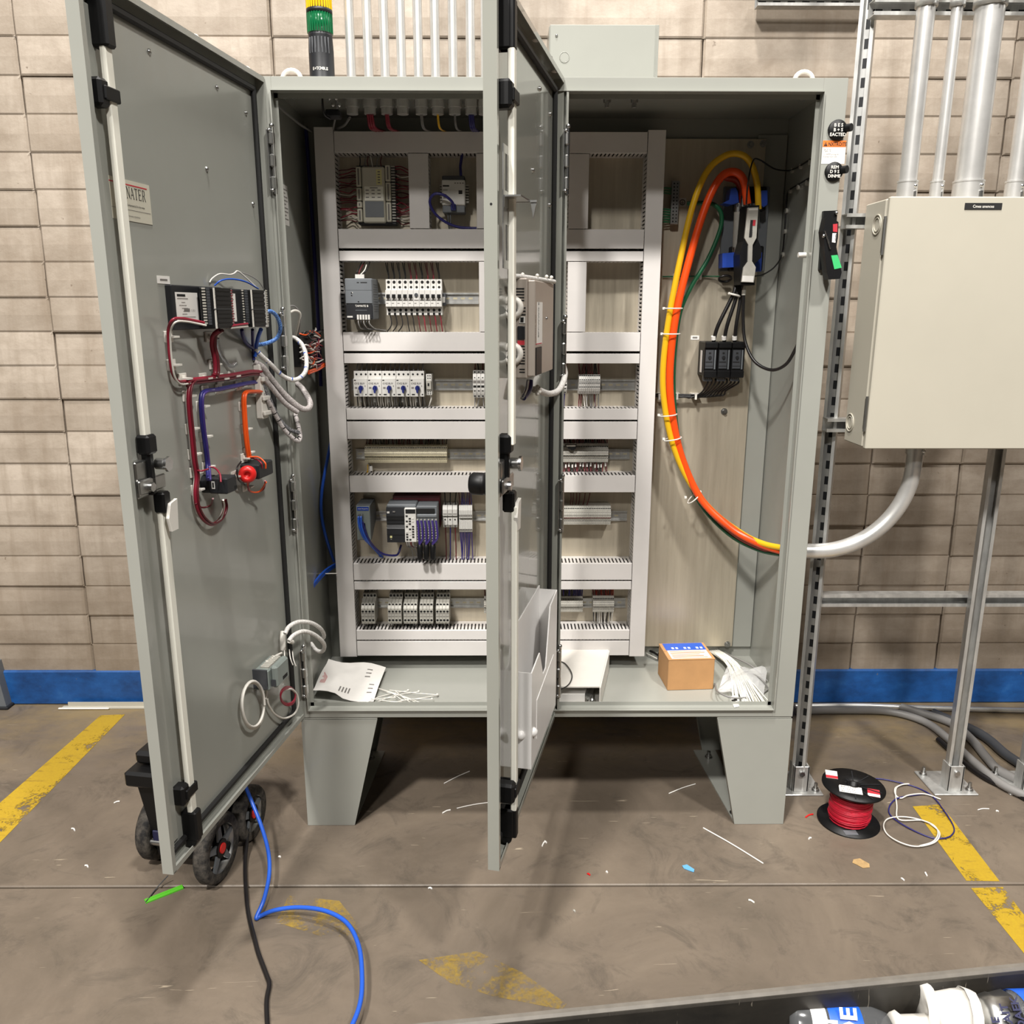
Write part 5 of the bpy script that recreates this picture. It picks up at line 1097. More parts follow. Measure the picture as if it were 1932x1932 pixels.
b = MB(); P_ = lambda q, Y: [at(u, v, Y=Y) for u, v in q]
b.prism(P_(((1411, 392), (1431, 391), (1427, 449), (1420, 462), (1419, 493), (1426, 504), (1422, 533), (1399, 532), (1403, 505), (1411, 494), (1412, 462), (1405, 449)), YL), (0, .008, 0), 'terminal_grey'); tag(b.build('lever_plate', t), 'grey waisted lever plate')
b = MB(); b.prism(P_(((1409, 388), (1433, 387), (1430, 452), (1437, 470), (1436, 486), (1422, 500), (1424, 538), (1397, 537), (1396, 480), (1403, 455)), YL + .008), (0, .075, 0), 'black'); b.build('mechanism', t)
b = MB(); b.prism(P_(((1416, 415), (1421, 415), (1418, 448), (1413, 448)), YL - .0006), (0, .0006, 0), 'print_black'); b.prism(P_(((1421, 415), (1426, 415), (1425, 426), (1420, 426)), YL - .0006), (0, .0006, 0), 'print_red')
a = at(1419, 447, Y=YL - .0007); b.text('USKAT', .007, a, (.02, 0, 1), (-1, 0, 0), 'print_black', fat=.02); b.prism(P_(((1413, 393.5), (1430, 393), (1430, 396.5), (1413, 397)), YL - .0006), (0, .0006, 0), 'white_plastic'); b.prism(P_(((1401, 520), (1422, 521), (1421, 532), (1400, 531)), YL - .0006), (0, .0006, 0), 'paper'); b.build('marking', t)
b = MB(); b.cyl((at(1392, 483, Y=.36)), at(1392, 483, Y=.372), .010, 'chrome', n=6); b.build('bolt', t)
# insulated conductors from the disconnect to the distribution block
for i, (u1, u2) in enumerate(((1388, 1346), (1394, 1366), (1400, 1386))):
    b = MB(); b.tube(yp([(u1 + 2, 510, .36), (u1 - 1, 545, .345), ((u1 * .72 + u2 * .28), 570, .345), ((u1 * .2 + u2 * .8), 615, .345), (u2, 645, .36)]), .0062, 'wire_black', 9); tt = one(b, 'feeder_cable', 'black feeder cable, %s from the left, dropping from the disconnect to the distribution block' % ORD[i], 'power cable', 'feeders to the distribution block')
    a, c_ = at(u2, 634, Y=.352), at(u2, 641, Y=.355); q = MB(); q.cyl(a, c_, .0078, 'paper', n=10); q.build('marker', tt)
p, q = at(1376, 554, Y=.335), at(1396, 559, Y=.335); b = MB(); b.tube([p, (p + q) / 2 + V((0, -.006, 0)), q], .0035, 'white_plastic', 7); b.ball(p, .005, 'white_plastic', 8); one(b, 'cable_tie', 'white tie binding the three black feeders', 'cable tie')
YB = .340
x0, x1, z0, z1 = rect(1329, 645, 1406, 715, YB); w, h = x1 - x0, z1 - z0
t = thing('distribution_block', 'black three-pole power distribution block on the galvanised sheet', 'distribution block', ((x0 + x1) / 2, PY, z0))
for i in range(3):
    xa, xb = x0 + w * i / 3 + .001, x0 + w * (i + 1) / 3 - .001
    b = MB(); b.box(xa, xb, YB + .006, PY, z0 + .008, z1, 'black', .002); b.box(xa, xb, YB, YB + .01, fz(.17), fz(.02), 'black', .002); b.box(xa, xb, YB + .001, YB + .01, fz(.97), fz(.78), 'black', .002)
    po = b.build('pole', t)
    b = MB(); b.box(xa + .003, xb - .013, YB + .003, YB + .007, fz(.72), fz(.22), 'dark_grey'); b.box(xb - .010, xb - .006, YB + .003, YB + .007, fz(.74), fz(.22), 'mid_grey')
    xm = xa + .017; b.cyl((xm, YB + .003, fz(.42)), (xm, YB + .001, fz(.42)), .0055, 'charcoal', n=12); b.cyl((xm, YB + .001, fz(.45)), (xm, YB + .0006, fz(.45)), .0038, 'hole', n=6); b.box(xm - .004, xm + .003, YB + .0025, YB + .003, fz(.33), fz(.28), 'hole'); b.box(xa + .003, xb - .013, YB + .0026, YB + .003, fz(.66), fz(.645), 'hole'); b.box(xa + .004, xb - .016, YB + .0026, YB + .003, fz(.56), fz(.53), 'hole'); b.build('terminal_window', po)
    b = MB(); b.box(xa + .002, xb - .012, YB + .012, YB + .03, z0 - .008, z0 + .008, 'dark_grey')
    for k in range(4): b.cyl((xa + .006 + k * .006, YB + .012, z0), (xa + .006 + k * .006, YB + .0115, z0), .002, 'bright_steel', n=8)
    b.build('outgoing_terminal', po)
b = MB(); b.prism([(x0 - .0006, YB + .03, fz(.24)), (x0 - .0006, YB + .055, fz(.24)), (x0 - .0006, YB + .055, fz(.84)), (x0 - .0006, YB + .03, fz(.84))], (-.0006, 0, 0), 'paper'); b.build('rating_label', t)
zt_ = at(1300, 750, Y=.41).z
for i in range(9):
    us = 1335 + i * 7.2; b = MB(); p0 = at(us, 714, Y=.365); dz = i * .0011
    b.tube([p0, p0 + V((.0, 0, -.016)), V((p0.x - .012 - .002 * i, .395, zt_ + .016 + dz)), V((p0.x - .045, .405, zt_ + dz * .7)), V((at(1290, 748, Y=.405).x, .405, zt_ + .002 + (i % 3) * .004)), V((RX1 + .002, .40 + (i // 3) * .005, zt_ + .004 + (i % 3) * .004))], .0030, 'wire_black', 7); b.build('outgoing_wire', t)
for u0, u1 in ((1268, 1281), (1302, 1317), (1236, 1246)):
    a, c_ = at(u0, 743, Y=.425), at(u1, 743, Y=.425); b = MB(); b.box(a.x, c_.x, .405, PY, a.z - .001, a.z + .003, 'white_plastic'); b.box((a.x + c_.x) / 2 - .003, (a.x + c_.x) / 2 + .003, .394, .405, a.z - .016, a.z + .003, 'white_plastic'); one(b, 'cable_tie_mount', 'white tie mount on the black wires leaving the distribution block, %s' % {1268: 'middle one', 1302: 'nearest the block', 1236: 'by the vertical duct'}[u0], 'cable mount')
x0, x1, z0, z1 = rect(1303, 633, 1319, 641, PY); b = MB(); b.box(x0, x1, PY - .0012, PY, z0, z1, 'paper'); b.box(x0 + .006, x1 - .006, PY - .0015, PY - .0012, z0 + .004, z1 - .004, 'print_grey'); one(b, 'device_tag', 'small white tag above the distribution block', 'label')
b = MB(); b.tube(yp([(1402, 540, .30), (1403, 555, .30), (1402, 600, .30), (1406, 645, .29), (1424, 682, .26), (1455, 698, .22), (1482, 688, .18), (1500, 660, .14), (1511, 632, .10), (1514, 600, .07)]), .0050, 'wire_black', 9); tt = one(b, 'flexible_lead', 'black flexible shaft hanging in a loop from the disconnect to the enclosure frame', 'cable')
b = MB(); b.cyl(at(1404, 540, Y=.30), at(1403, 557, Y=.30), .0062, 'terminal_grey'); b.build('ferrule', tt)
b = MB(); b.tube(yp([(1408, 385, .30), (1411, 345, .30), (1420, 305, .30), (1432, 301, .30), (1460, 318, .34), (1484, 322, .40)]) + [at(u, v, X=.755) for u, v in ((1495, 320), (1511, 312), (1530, 300))], .0024, 'wire_black', 7); tt = one(b, 'control_wire', 'thin black wires clipped along the upper right inner wall', 'cable')
b = MB(); b.tube([at(u, v, X=.755) for u, v in ((1532, 333), (1508, 347), (1488, 360), (1484, 380), (1480, 440), (1475, 480))] + yp([(1462, 503, .36), (1440, 518, .33), (1424, 521, .31)]), .0024, 'wire_black', 7); t2 = one(b, 'control_wire', 'thin black wire clipped down the right inner wall to the lever', 'cable')
for i, (u, v) in enumerate(((1495, 322), (1511, 314), (1529, 306))): b = MB(); p = at(u, v, X=.757); b.cyl((p.x + .003, p.y, p.z), (p.x - .004, p.y, p.z), .008, 'terminal_grey', n=10); b.build('wire_clip', tt)
for i, (u, v) in enumerate(((1491, 360), (1507, 353), (1523, 345), (1484, 398), (1481, 437), (1477, 481))): b = MB(); p = at(u, v, X=.757); b.cyl((p.x + .003, p.y, p.z), (p.x - .004, p.y, p.z), .008, 'terminal_grey', n=10); b.build('wire_clip', t2)
b = MB(); b.tube(yp([(1250, 522, .425), (1300, 521.5, .425), (1345, 521.5, .42), (1362, 522, .40)]), .0024, 'wire_green', 6); tt = one(b, 'bonding_wire', 'thin green wire running level across the galvanised sheet', 'cable')
for u in (1272, 1322): p = at(u, 522, Y=.42); b = MB(); b.box(p.x - .003, p.x + .003, .418, PY, p.z - .009, p.z + .009, 'white_plastic', .001); b.build('wire_clip', tt)
b = MB(); c_ = at(1368, 526, Y=.38); b.tube([c_ + V((.019 * math.cos(k * math.pi / 6), -.01 * math.sin(k * math.pi / 6), .009 * math.sin(k * math.pi / 6))) for k in range(12)], .0040, 'wire_black', 7, closed=True); one(b, 'wire_loop', 'small loop of spare black wire beside the disconnect', 'cable')
b = MB(); p, q = at(1506, 481, Y=.022), at(1520, 481, Y=.022); b.cyl(p, q, .0068, 'white_plastic', n=12); b.cyl(q, (OR + .01, .022, q.z), .0018, 'chrome', n=8); one(b, 'door_switch', 'small white plunger on the right opening edge', 'switch')
# ------------------------------------------------------------------ left inner wall: cables
b = MB(); b.tube([(-.742, .405, 2.15), (-.738, .41, 1.9), (-.735, .405, 1.6), (-.738, .41, 1.36)], .006, 'wire_navy', 8); one(b, 'blue_cable', 'dark blue cable running down the left inner wall behind the duct', 'cable')
b = MB(); b.tube(yp([(628, 815, .42), (618, 865, .40), (608, 920, .38), (606, 965, .37), (614, 1010, .37), (630, 1060, .40)]), .0052, 'wire_blue', 8); one(b, 'blue_cable', 'bright blue cable bowing out left of the vertical duct', 'cable')
b = MB()
for k in range(3): b.tube(yp([(636, 1062 + k * 2, .41), (615, 1075 + k * 3, .35), (596, 1095 + k * 3, .27), (578, 1122 + k * 2, .20)]), .0040, 'wire_blue', 7)
tt = one(b, 'blue_cable', 'bundle of blue cables tied diagonally low on the left inner wall', 'cable')
p = [at(u, v, Y=.34) for u, v in ((583, 1083), (636, 1082))]; q = MB(); q.cyl(p[0], p[1], .002, 'white_plastic', n=6); q.build('tie', tt)
b = MB(); b.tube(yp([(514, 190, .05), (540, 214, .15), (568, 236, .28), (588, 248, .38)]), .0035, 'wire_grey', 7); one(b, 'grey_cable', 'grey cable slanting across the upper left inner wall', 'cable')
b = MB(); b.tube(yp([(633, 172, .10), (636, 200, .16), (632, 225, .24), (628, 248, .38)]), .0030, 'wire_grey', 7); b.box(at(628, 190, Y=.12).x - .02, at(628, 190, Y=.12).x + .02, .10, .14, 2.115, 2.135, 'charcoal', .004)
for i in range(4): b.ball(at(622 + i * 6, 186 + (i % 2) * 12, Y=.10), .006, 'chrome', 8)
b.tube([(at(608, 172, Y=.06).x, .06, 2.18), (at(608, 190, Y=.06).x, .07, 2.12), (at(622, 200, Y=.10).x, .10, 2.11)], .003, 'wire_black', 6); one(b, 'stack_light_leads', 'clamped leads of the signal tower hanging inside the roof', 'cable')
b = MB(); b.tube(yp([(660, 222, .24), (650, 236, .30), (634, 244, .38)]), .0035, 'wire_grey', 7); one(b, 'grey_cable', 'grey cable curving from the first conduit hub to the left duct', 'cable')
for u, m, wd, lab in ((698, 'wire_red', .010, 'wide red'), (730, 'wire_red', .006, 'narrow red'), (826, 'power_yellow', .003, 'yellow'), (795, 'wire_grey', .004, 'grey'), (858, 'wire_grey', .003, 'thin grey'), (889, 'wire_navy', .008, 'navy')):
    b = MB(); p = at(u, 222, Y=.235)
    for k in range(3): b.tube([(p.x + (k - 1) * wd * .6, .235, ZT - .04), (p.x + (k - 1) * wd * .7 + .003, .26, ZT - .07), (p.x + (k - 1) * wd + .012, .38, zf(244))], wd * .42, m, 6)
    one(b, 'hub_wires', '%s wires dropping from a conduit hub in the roof into the top duct' % lab, 'cable')
rnd = random.Random(3)
b = MB(); b.box(-.757, -.728, .12, .26, 1.44, 1.53, 'black', .003); tt = one(b, 'wall_terminal_block', 'black terminal block full of white, red and orange wires on the left inner wall', 'terminal block')
for i in range(46):
    y0 = rnd.uniform(.10, .27); z0 = rnd.uniform(1.43, 1.54); m = rnd.choice(['wire_white', 'wire_red', 'wire_maroon', 'wire_black', 'wire_orange', 'wire_white'])
    q = MB(); q.tube([(-.728, y0, z0), (-.712, y0 + .01, z0 + rnd.uniform(-.01, .01)), (-.716, y0 + rnd.uniform(.03, .12), z0 + rnd.uniform(-.02, .015))], .0024, m, 5, res=3); q.build('wire', tt)
for z0, m in ((1.530, 'wire_black'), (1.50, 'wire_white'), (1.424, 'wire_orange'), (1.418, 'wire_orange')):
    q = MB(); q.tube([(-.722, .18, z0), (-.716, .28, z0 + .004), (-.712, .37, z0 + .012)], .0035, m, 6); q.build('wire', tt)
for r_ in (0, 1): 
    b = MB(); b.tube(yp([(543, 578 + r_ * 14, .04), (556, 578 + r_ * 8, .06), (566, 592, .08), (566 - r_ * 3, 612, .10), (560 - r_ * 4, 640, .13)]), .0022 + .0016 * r_, ['wire_grey', 'wire_white'][r_], 7); one(b, 'grey_cable', ['thin grey', 'thick white'][r_] + ' lead arching on the left inner wall above the white loom', 'cable')
# ------------------------------------------------------------------ things lying on the enclosure floor
FZ = ZB + T
b = MB(); rows_ = []
cor = [at(590, 1313, Z=FZ + .012), at(705, 1326, Z=FZ + .004), at(728, 1258, Z=FZ + .02), at(620, 1246, Z=FZ + .055)]
n = 9; vs = []
for j in range(n):
    for i in range(n):
        s_, r_ = i / (n - 1), j / (n - 1); p = (cor[0].lerp(cor[1], s_)).lerp(cor[3].lerp(cor[2], s_), r_)
        vs.append(p + V((0, 0, .006 * math.sin(s_ * 7 + r_ * 3) + .010 * abs(math.sin(r_ * 2.5 + 1)) * (1 - s_) + (.010 if j == 0 and i < 4 else 0))))
m_ = len(vs); vs2 = [p + V((0, 0, .0012)) for p in vs]
fs = [(j * n + i, j * n + i + 1, (j + 1) * n + i + 1, (j + 1) * n + i) for j in range(n - 1) for i in range(n - 1)]
b.add(vs2, fs, 'paper', True); b.add(vs, [f[::-1] for f in fs], 'paper', True)
ring = list(range(n)) + [(j + 1) * n - 1 for j in range(1, n)] + [(n - 1) * n + i for i in range(n - 2, -1, -1)] + [j * n for j in range(n - 2, 0, -1)]
b.add(vs + vs2, [(ring[k], ring[(k + 1) % len(ring)], m_ + ring[(k + 1) % len(ring)], m_ + ring[k]) for k in range(len(ring))], 'paper')
def on_paper(s_, r_, l, wd, m='print_grey'):
    i, j = s_ * (n - 1), r_ * (n - 1)
    def P3(a, c_):
        a = min(max(a, 0), .999); c_ = min(max(c_, 0), .999); i, j = int(a * (n - 1)), int(c_ * (n - 1)); fa, fc = a * (n - 1) - i, c_ * (n - 1) - j
        return (vs2[j * n + i].lerp(vs2[j * n + i + 1], fa)).lerp(vs2[(j + 1) * n + i].lerp(vs2[(j + 1) * n + i + 1], fa), fc) + V((0, 0, .0008))
    b.add([P3(s_, r_), P3(s_ + l, r_), P3(s_ + l, r_ + wd), P3(s_, r_ + wd)], [(0, 1, 2, 3)], m)
for k in range(5): on_paper(.05 + k * .018, .25, .008, .32 - .03 * k, 'print_red')
for k in range(4): on_paper(.38 + .05 * k, .15, .022, .14)
for k in range(3): on_paper(.72, .60 + .1 * k, .09, .025); on_paper(.84, .2 + .1 * k, .08, .02)
tag(b.build('paper_sheet'), 'creased white drawing sheet lying on the left of the enclosure floor', 'paper')
rnd = random.Random(8)
tie0 = None
ties = [((690, 1335), (790, 1305)), ((680, 1330), (770, 1303)), ((700, 1334), (826, 1312)), ((720, 1322), (829, 1330)), ((715, 1300), (800, 1332)), ((705, 1296), (812, 1333)), ((730, 1306), (760, 1322)), ((735, 1302), (825, 1311)), ((700, 1318), (775, 1328)), ((725, 1331), (815, 1319)), ((745, 1303), (792, 1335)), ((670, 1336), (745, 1316))]
for i, (a, c_) in enumerate(ties):
    p, q = at(*a, Z=FZ + .002 + .0012 * i), at(*c_, Z=FZ + .002 + .0012 * i); md = (p + q) / 2 + V((rnd.uniform(-.01, .01), rnd.uniform(-.015, .015), .004))
    b = MB(); b.tube([p, md, q], .0014, 'white_plastic', 5, res=4); b.box(q.x - .003, q.x + .003, q.y - .003, q.y + .003, q.z - .001, q.z + .004, 'white_plastic', .001)
    one(b, 'loose_cable_tie', 'loose white cable tie scattered beside the drawing sheet', 'cable tie', 'loose ties beside the drawing sheet')
# ring binder
t = thing('ring_binder', 'white ring binder lying on the enclosure floor behind the right door', 'binder', at(1095, 1300, Z=FZ))
A, B_, C_, D_ = at(1043, 1336, Z=FZ), at(1130, 1336, Z=FZ), at(1147, 1262, Z=FZ), at(1046, 1262, Z=FZ); H = .070
up = V((0, 0, H)); D_ = A + (C_ - B_); A = A + (A - B_) * .6; D_ = D_ + (A - at(1043, 1336, Z=FZ))
b = MB(); b.prism([A + up, B_ + up, C_ + up, D_ + up], (0, 0, .004), 'white_plastic'); b.build('front_cover', t)
b = MB(); b.prism([A, B_, C_, D_], (0, 0, .004), 'white_plastic'); b.build('back_cover', t)
e = (C_ - B_); b = MB(); b.prism([B_, C_, C_ + up, B_ + up], (.004, 0, 0), 'white_plastic'); b.build('spine', t)
b = MB(); ins = V((-.02, .012, 0)); b.prism([A + ins + V((0, 0, .006)), B_ + V((-.045, .012, .006)), C_ + V((-.045, -.012, .006)), D_ + V((0, -.012, .006))], (0, 0, .035), 'paper'); b.build('page_stack', t)
b = MB(); q = B_ + V((-.03, .02, .03)); b.cyl(q, q + e * .8, .012, 'chrome'); b.ball(B_ + V((-.022, .006, .022)), .012, 'chrome', 8); b.build('ring_mechanism', t)
b = MB(); b.tube([at(u, v, Z=FZ + .078) for u, v in ((1048, 1246), (1066, 1252), (1079, 1272), (1074, 1290), (1056, 1302), (1042, 1305))], .002, 'wire_black', 6); one(b, 'loose_lead', 'thin black lead curving over the white ring binder', 'cable')
# cardboard box
x0, x1 = at(1259, 1303, Z=FZ).x, at(1347, 1303, Z=FZ).x; yf = at(1300, 1303, Z=FZ).y; zt = at(1300, 1246, Y=yf).z; dy = .135; sk = -.018
t = thing('cardboard_box', 'small closed cardboard box with a blue and white label strip on top', 'box', ((x0 + x1) / 2, yf, FZ))
b = MB(); rx = Matrix.Translation(V((x0, yf, FZ))) @ Matrix.Rotation(.06, 4, 'Z'); b.M = rx; w_, h_ = x1 - x0, zt - FZ
b.box(0, w_, 0, dy, 0, h_, 'cardboard', .002); b.build('body', t)
b = MB(rx); b.box(-.001, w_ + .001, -.001, dy / 2 - .002, h_, h_ + .003, 'cardboard', .001); b.build('flap', t)
b = MB(rx); b.box(-.001, w_ + .001, dy / 2 + .002, dy + .001, h_, h_ + .003, 'cardboard', .001); b.build('flap', t)
b = MB(rx); b.box(.010, w_ - .008, dy * .55, dy * .98, h_ + .003, h_ + .0036, 'wire_blue'); b.box(.012, w_ - .010, dy * .04, dy * .53, h_ + .003, h_ + .0036, 'paper')
for i in range(5): b.box(.018, w_ - .02 - .01 * (i % 3), dy * (.08 + .09 * i), dy * (.12 + .09 * i), h_ + .0036, h_ + .0039, 'orange_label' if i % 2 else 'cardboard')
for i in range(9): b.box(.018 + i * .014, .026 + i * .014, dy * .62, dy * .72, h_ + .0036, h_ + .0039, 'paper') if i % 3 else None
b.build('label', t)
# bundle of long ties, plastic bag and grey leads
for i in range(44):
    a = rnd.gauss(0, 1); p0 = at(1338 + rnd.uniform(-4, 8), 1222 + rnd.uniform(-4, 4), Z=FZ + .02); f_ = i / 43
    p1 = at(1385 + 62 * f_ + rnd.uniform(-3, 3), 1333 - 8 * f_ + rnd.uniform(-3, 2), Z=FZ + .004 + rnd.random() * .02); md = p0.lerp(p1, .45) + V((.03 - .02 * f_, .0, .012 + rnd.random() * .012))
    b = MB(); b.tube([p0, md, p1], .0019, 'ivory', 5, res=4); one(b, 'long_cable_tie', 'long cream cable tie in the fanned bundle behind the cardboard box', 'cable tie', 'bundle of long cable ties')
b = MB(); n = 8; vs = []
c4 = [at(1352, 1310, Z=FZ + .004), at(1440, 1318, Z=FZ + .004), at(1448, 1262, Z=FZ + .03), at(1372, 1262, Z=FZ + .03)]
for j in range(n):
    for i in range(n):
        s_, r_ = i / (n - 1), j / (n - 1); vs.append((c4[0].lerp(c4[1], s_)).lerp(c4[3].lerp(c4[2], s_), r_) + V((0, 0, rnd.random() * .016 + .022 * math.sin(math.pi * s_) * math.sin(math.pi * r_))))
b.add(vs, [(j * n + i, j * n + i + 1, (j + 1) * n + i + 1, (j + 1) * n + i) for j in range(n - 1) for i in range(n - 1)], 'bag_film')
b.add([p - V((0, 0, .002)) for p in vs], [(j * n + i, (j + 1) * n + i, (j + 1) * n + i + 1, j * n + i + 1) for j in range(n - 1) for i in range(n - 1)], 'bag_film'); one(b, 'plastic_bag', 'crumpled clear plastic bag under the bundle of cream ties', 'bag')
b = MB(); p = [at(u, v, Z=FZ + .028) for u, v in ((1378, 1315), (1388, 1312), (1395, 1333), (1385, 1335))]; b.prism(p, (0, 0, .0008), 'paper'); b.prism([p[0].lerp(p[3], f) for f in (.3, .5)] + [p[1].lerp(p[2], f) for f in (.5, .3)], (0, 0, .0012), 'print_black'); one(b, 'bag_label', 'white paper label on the plastic bag of ties', 'label')
for lab, pts in (('grey lead curling along the back right of the enclosure floor', [(1350, 1225), (1385, 1240), (1420, 1258), (1448, 1285)]), ('grey lead looping in front of the cream ties', [(1349, 1290), (1355, 1305), (1385, 1317), (1430, 1312), (1449, 1300)]), ('second grey lead at the back right of the enclosure floor', [(1360, 1232), (1400, 1262), (1435, 1280), (1450, 1300)])):
    b = MB(); b.tube([at(u, v, Z=FZ + .008 + .03 * (i in (1, 2))) for i, (u, v) in enumerate(pts)], .0028, 'wire_grey', 7); one(b, 'grey_lead', lab, 'cable')
b = MB(); b.tube([at(u, v, Z=FZ + .02) for u, v in ((1222, 1226), (1235, 1232), (1246, 1240))], .004, 'wire_black', 7); b.box(at(1243, 1236, Z=FZ).x - .012, at(1243, 1236, Z=FZ).x + .012, .40, .43, FZ + .002, FZ + .03, 'black', .003); b.tube([at(u, v, Z=FZ + .01) for u, v in ((1218, 1232), (1230, 1238), (1240, 1243))], .0025, 'wire_white', 6); one(b, 'loose_plug', 'black plug and short leads left of the cardboard box', 'plug')
# ------------------------------------------------------------------ on and around the enclosure
# signal tower
c = V((at(608, 140, Y=.20).x, .20, ZT)); r = .0345
t = thing('stack_light', 'signal tower with yellow and green tiers on a black base, on the enclosure roof', 'signal light', c)
zv = lambda v: at(606, v, Y=.20).z
b = MB(); b.lathe([(0, 0), (r + .002, 0), (r + .002, .006), (r, .010), (r, zv(98) - ZT), (r - .002, zv(70) - ZT), (r - .001, zv(66) - ZT), (0, zv(66) - ZT)], c, ZZ, 'charcoal', 28)
for k in range(7): a = -2.4 + k * .28; b.box(c.x + (r - .001) * math.cos(a) - .002, c.x + (r - .001) * math.cos(a) + .002, c.y + (r - .001) * math.sin(a) - .001, c.y + (r - .001) * math.sin(a) + .001, zv(105), zv(75), 'dark_grey')
base_ = b.build('base', t)
b = MB()
for i, ch in enumerate('E+TOMBUS'):
    a = -2.15 + i * .16; p = c + V(((r + .0006) * math.cos(a), (r + .0006) * math.sin(a), zv(138) - ZT)); b.text(ch, .011, p, (-math.sin(a), math.cos(a), 0), ZZ, 'white_plastic', fat=.01)
b.build('lettering', t)
def tier(v0, v1, m, nm):
    b = MB(); z0, z1 = zv(v0) - ZT, zv(v1) - ZT; b.lathe([(0, z0), (r - .001, z0), (r - .001, z1), (0, z1)], c, ZZ, m, 28)
    for k in range(28): a = k * 2 * math.pi / 28; b.cyl(c + V(((r - .001) * math.cos(a), (r - .001) * math.sin(a), z0 + .001)), c + V(((r - .001) * math.cos(a), (r - .001) * math.sin(a), z1 - .001)), .0022, m, n=5)
    tag(b.build('lens', t), nm)
    b = MB(); b.lathe([(0, z1), (r + .001, z1), (r + .001, z1 + .010), (0, z1 + .010)], c, ZZ, 'charcoal', 28); b.build('collar', t)
tier(65, 27, 'stack_green', 'green lens'); tier(21, -45, 'stack_yellow', 'yellow lens')
# row of conduits rising behind the roof edge
for i, u in enumerate((663, 696, 727, 758, 790, 822, 855, 888, 916)):
    x = at(u, 140, Y=.235).x; b = MB(); b.cyl((x, .235, ZT), (x + .0, .235, 3.6), .0135, 'emt', n=14); t = one(b, 'conduit', 'thin steel conduit rising from the roof, %s from the signal tower' % ORD[i], 'conduit', 'row of conduits on the enclosure roof')
    q = MB(); q.cyl((x, .235, ZT), (x, .235, ZT + .022), .0185, 'emt', n=8); q.build('hub', t)
# junction box on the roof
x0, x1 = at(1036, 60, Y=.31).x, at(1243, 60, Y=.31).x; zt = at(1140, 49, Y=.31).z
t = thing('junction_box', 'low grey steel junction box on the enclosure roof right of the right door', 'junction box', ((x0 + x1) / 2, .38, ZT))
b = MB(); b.box(x0, x1 - .012, .31, .452, ZT, zt, 'grey_paint', .002); b.build('body', t)
b = MB(); b.box(x0 + .002, x1, .304, .310, ZT + .002, zt + .002, 'grey_paint', .002); b.box(x1 - .013, x1, .304, .35, ZT + .002, zt + .002, 'grey_paint', .001); b.build('cover', t)
b = MB(); p = at(1065, 108, Y=.303); b.tube([(p.x + .014 * math.cos(k * math.pi / 10), .3035, p.z + .014 * math.sin(k * math.pi / 10)) for k in range(20)], .0012, 'grey_paint', 5, closed=True, smooth=False); b.cyl((p.x, .304, p.z), (p.x, .3032, p.z), .0125, 'grey_paint'); b.build('knockout', t)
for u, v in ((1050, 67), (1040, 108)): q = at(u, v, Y=.303); b = MB(); b.ball((q.x, .303, q.z), .004, 'bright_steel', 8); b.build('screw', t)
# operator gear on the right front flange
for u, v, r_, lines, lab in ((1582, 244, .0250, ('B E S', 'B + S', 'EACTED'), 'upper round black legend plate with white markings on the right flange'), (1575, 323, .0240, ('REM', 'D 9 S', 'DINME'), 'lower round black legend plate with white markings on the right flange')):
    p = at(u, v, Y=-.012); b = MB(); b.lathe([(0, 0), (r_, 0), (r_, .006), (r_ - .002, .008), (0, .008)], (p.x, -FT, p.z), (0, -1, 0), 'black', 24); t = one(b, 'legend_plate', lab, 'sign plate')
    q = MB()
    for i, s_ in enumerate(lines): q.text(s_, r_ * .46, (p.x, -FT - .0084, p.z + r_ * (.28 - .46 * i)), XX, ZZ, 'white_plastic', 'CENTER', .02)
    q.build('lettering', t)
    q = MB(); q.cyl((p.x + r_ * .9, -FT - .006, p.z + .004), (p.x + r_ * 1.25, -FT - .016, p.z + .004), .010, 'black', n=12); q.build('knob', t)
a0, a1, a2, a3 = at(1553, 265, Y=-.0035), at(1597, 265, Y=-.0035), at(1595, 309, Y=-.0035), at(1552, 309, Y=-.0035)
b = MB(); yy = -FT - .0006; wl = a1.x - a0.x; hl = a0.z - a3.z; zx = a3.z
b.box(a0.x, a1.x, yy, -FT, zx, a0.z, 'paper'); b.box(a0.x, a1.x, yy - .0003, yy, zx + hl * .72, a0.z, 'orange_label')
b.prism([(a0.x + .003, yy - .0004, zx + hl * .76), (a0.x + .0125, yy - .0004, zx + hl * .76), (a0.x + .0078, yy - .0004, zx + hl * .94)], (0, -.0002, 0), 'print_black'); b.text('NXTROITE', hl * .22, (a0.x + .0145, yy - .0006, zx + hl * .77), XX, ZZ, 'print_black', fat=.015, sx=.80)
b.text('!', hl * .14, (a0.x + .0068, yy - .0008, zx + hl * .785), XX, ZZ, 'orange_label', fat=.01)
for i, f in enumerate((.60, .52, .38, .28)): b.text(('Ga. 4- or', 'Casts  ck', '(-) NMM anving ofy', '0 anne rnum oxe')[i], hl * .10, (a0.x + .004, yy - .0004, zx + hl * f), XX, ZZ, 'print_grey', sx=.9)
one(b, 'warning_label', 'orange-headed white warning label between the two round legend plates', 'label')
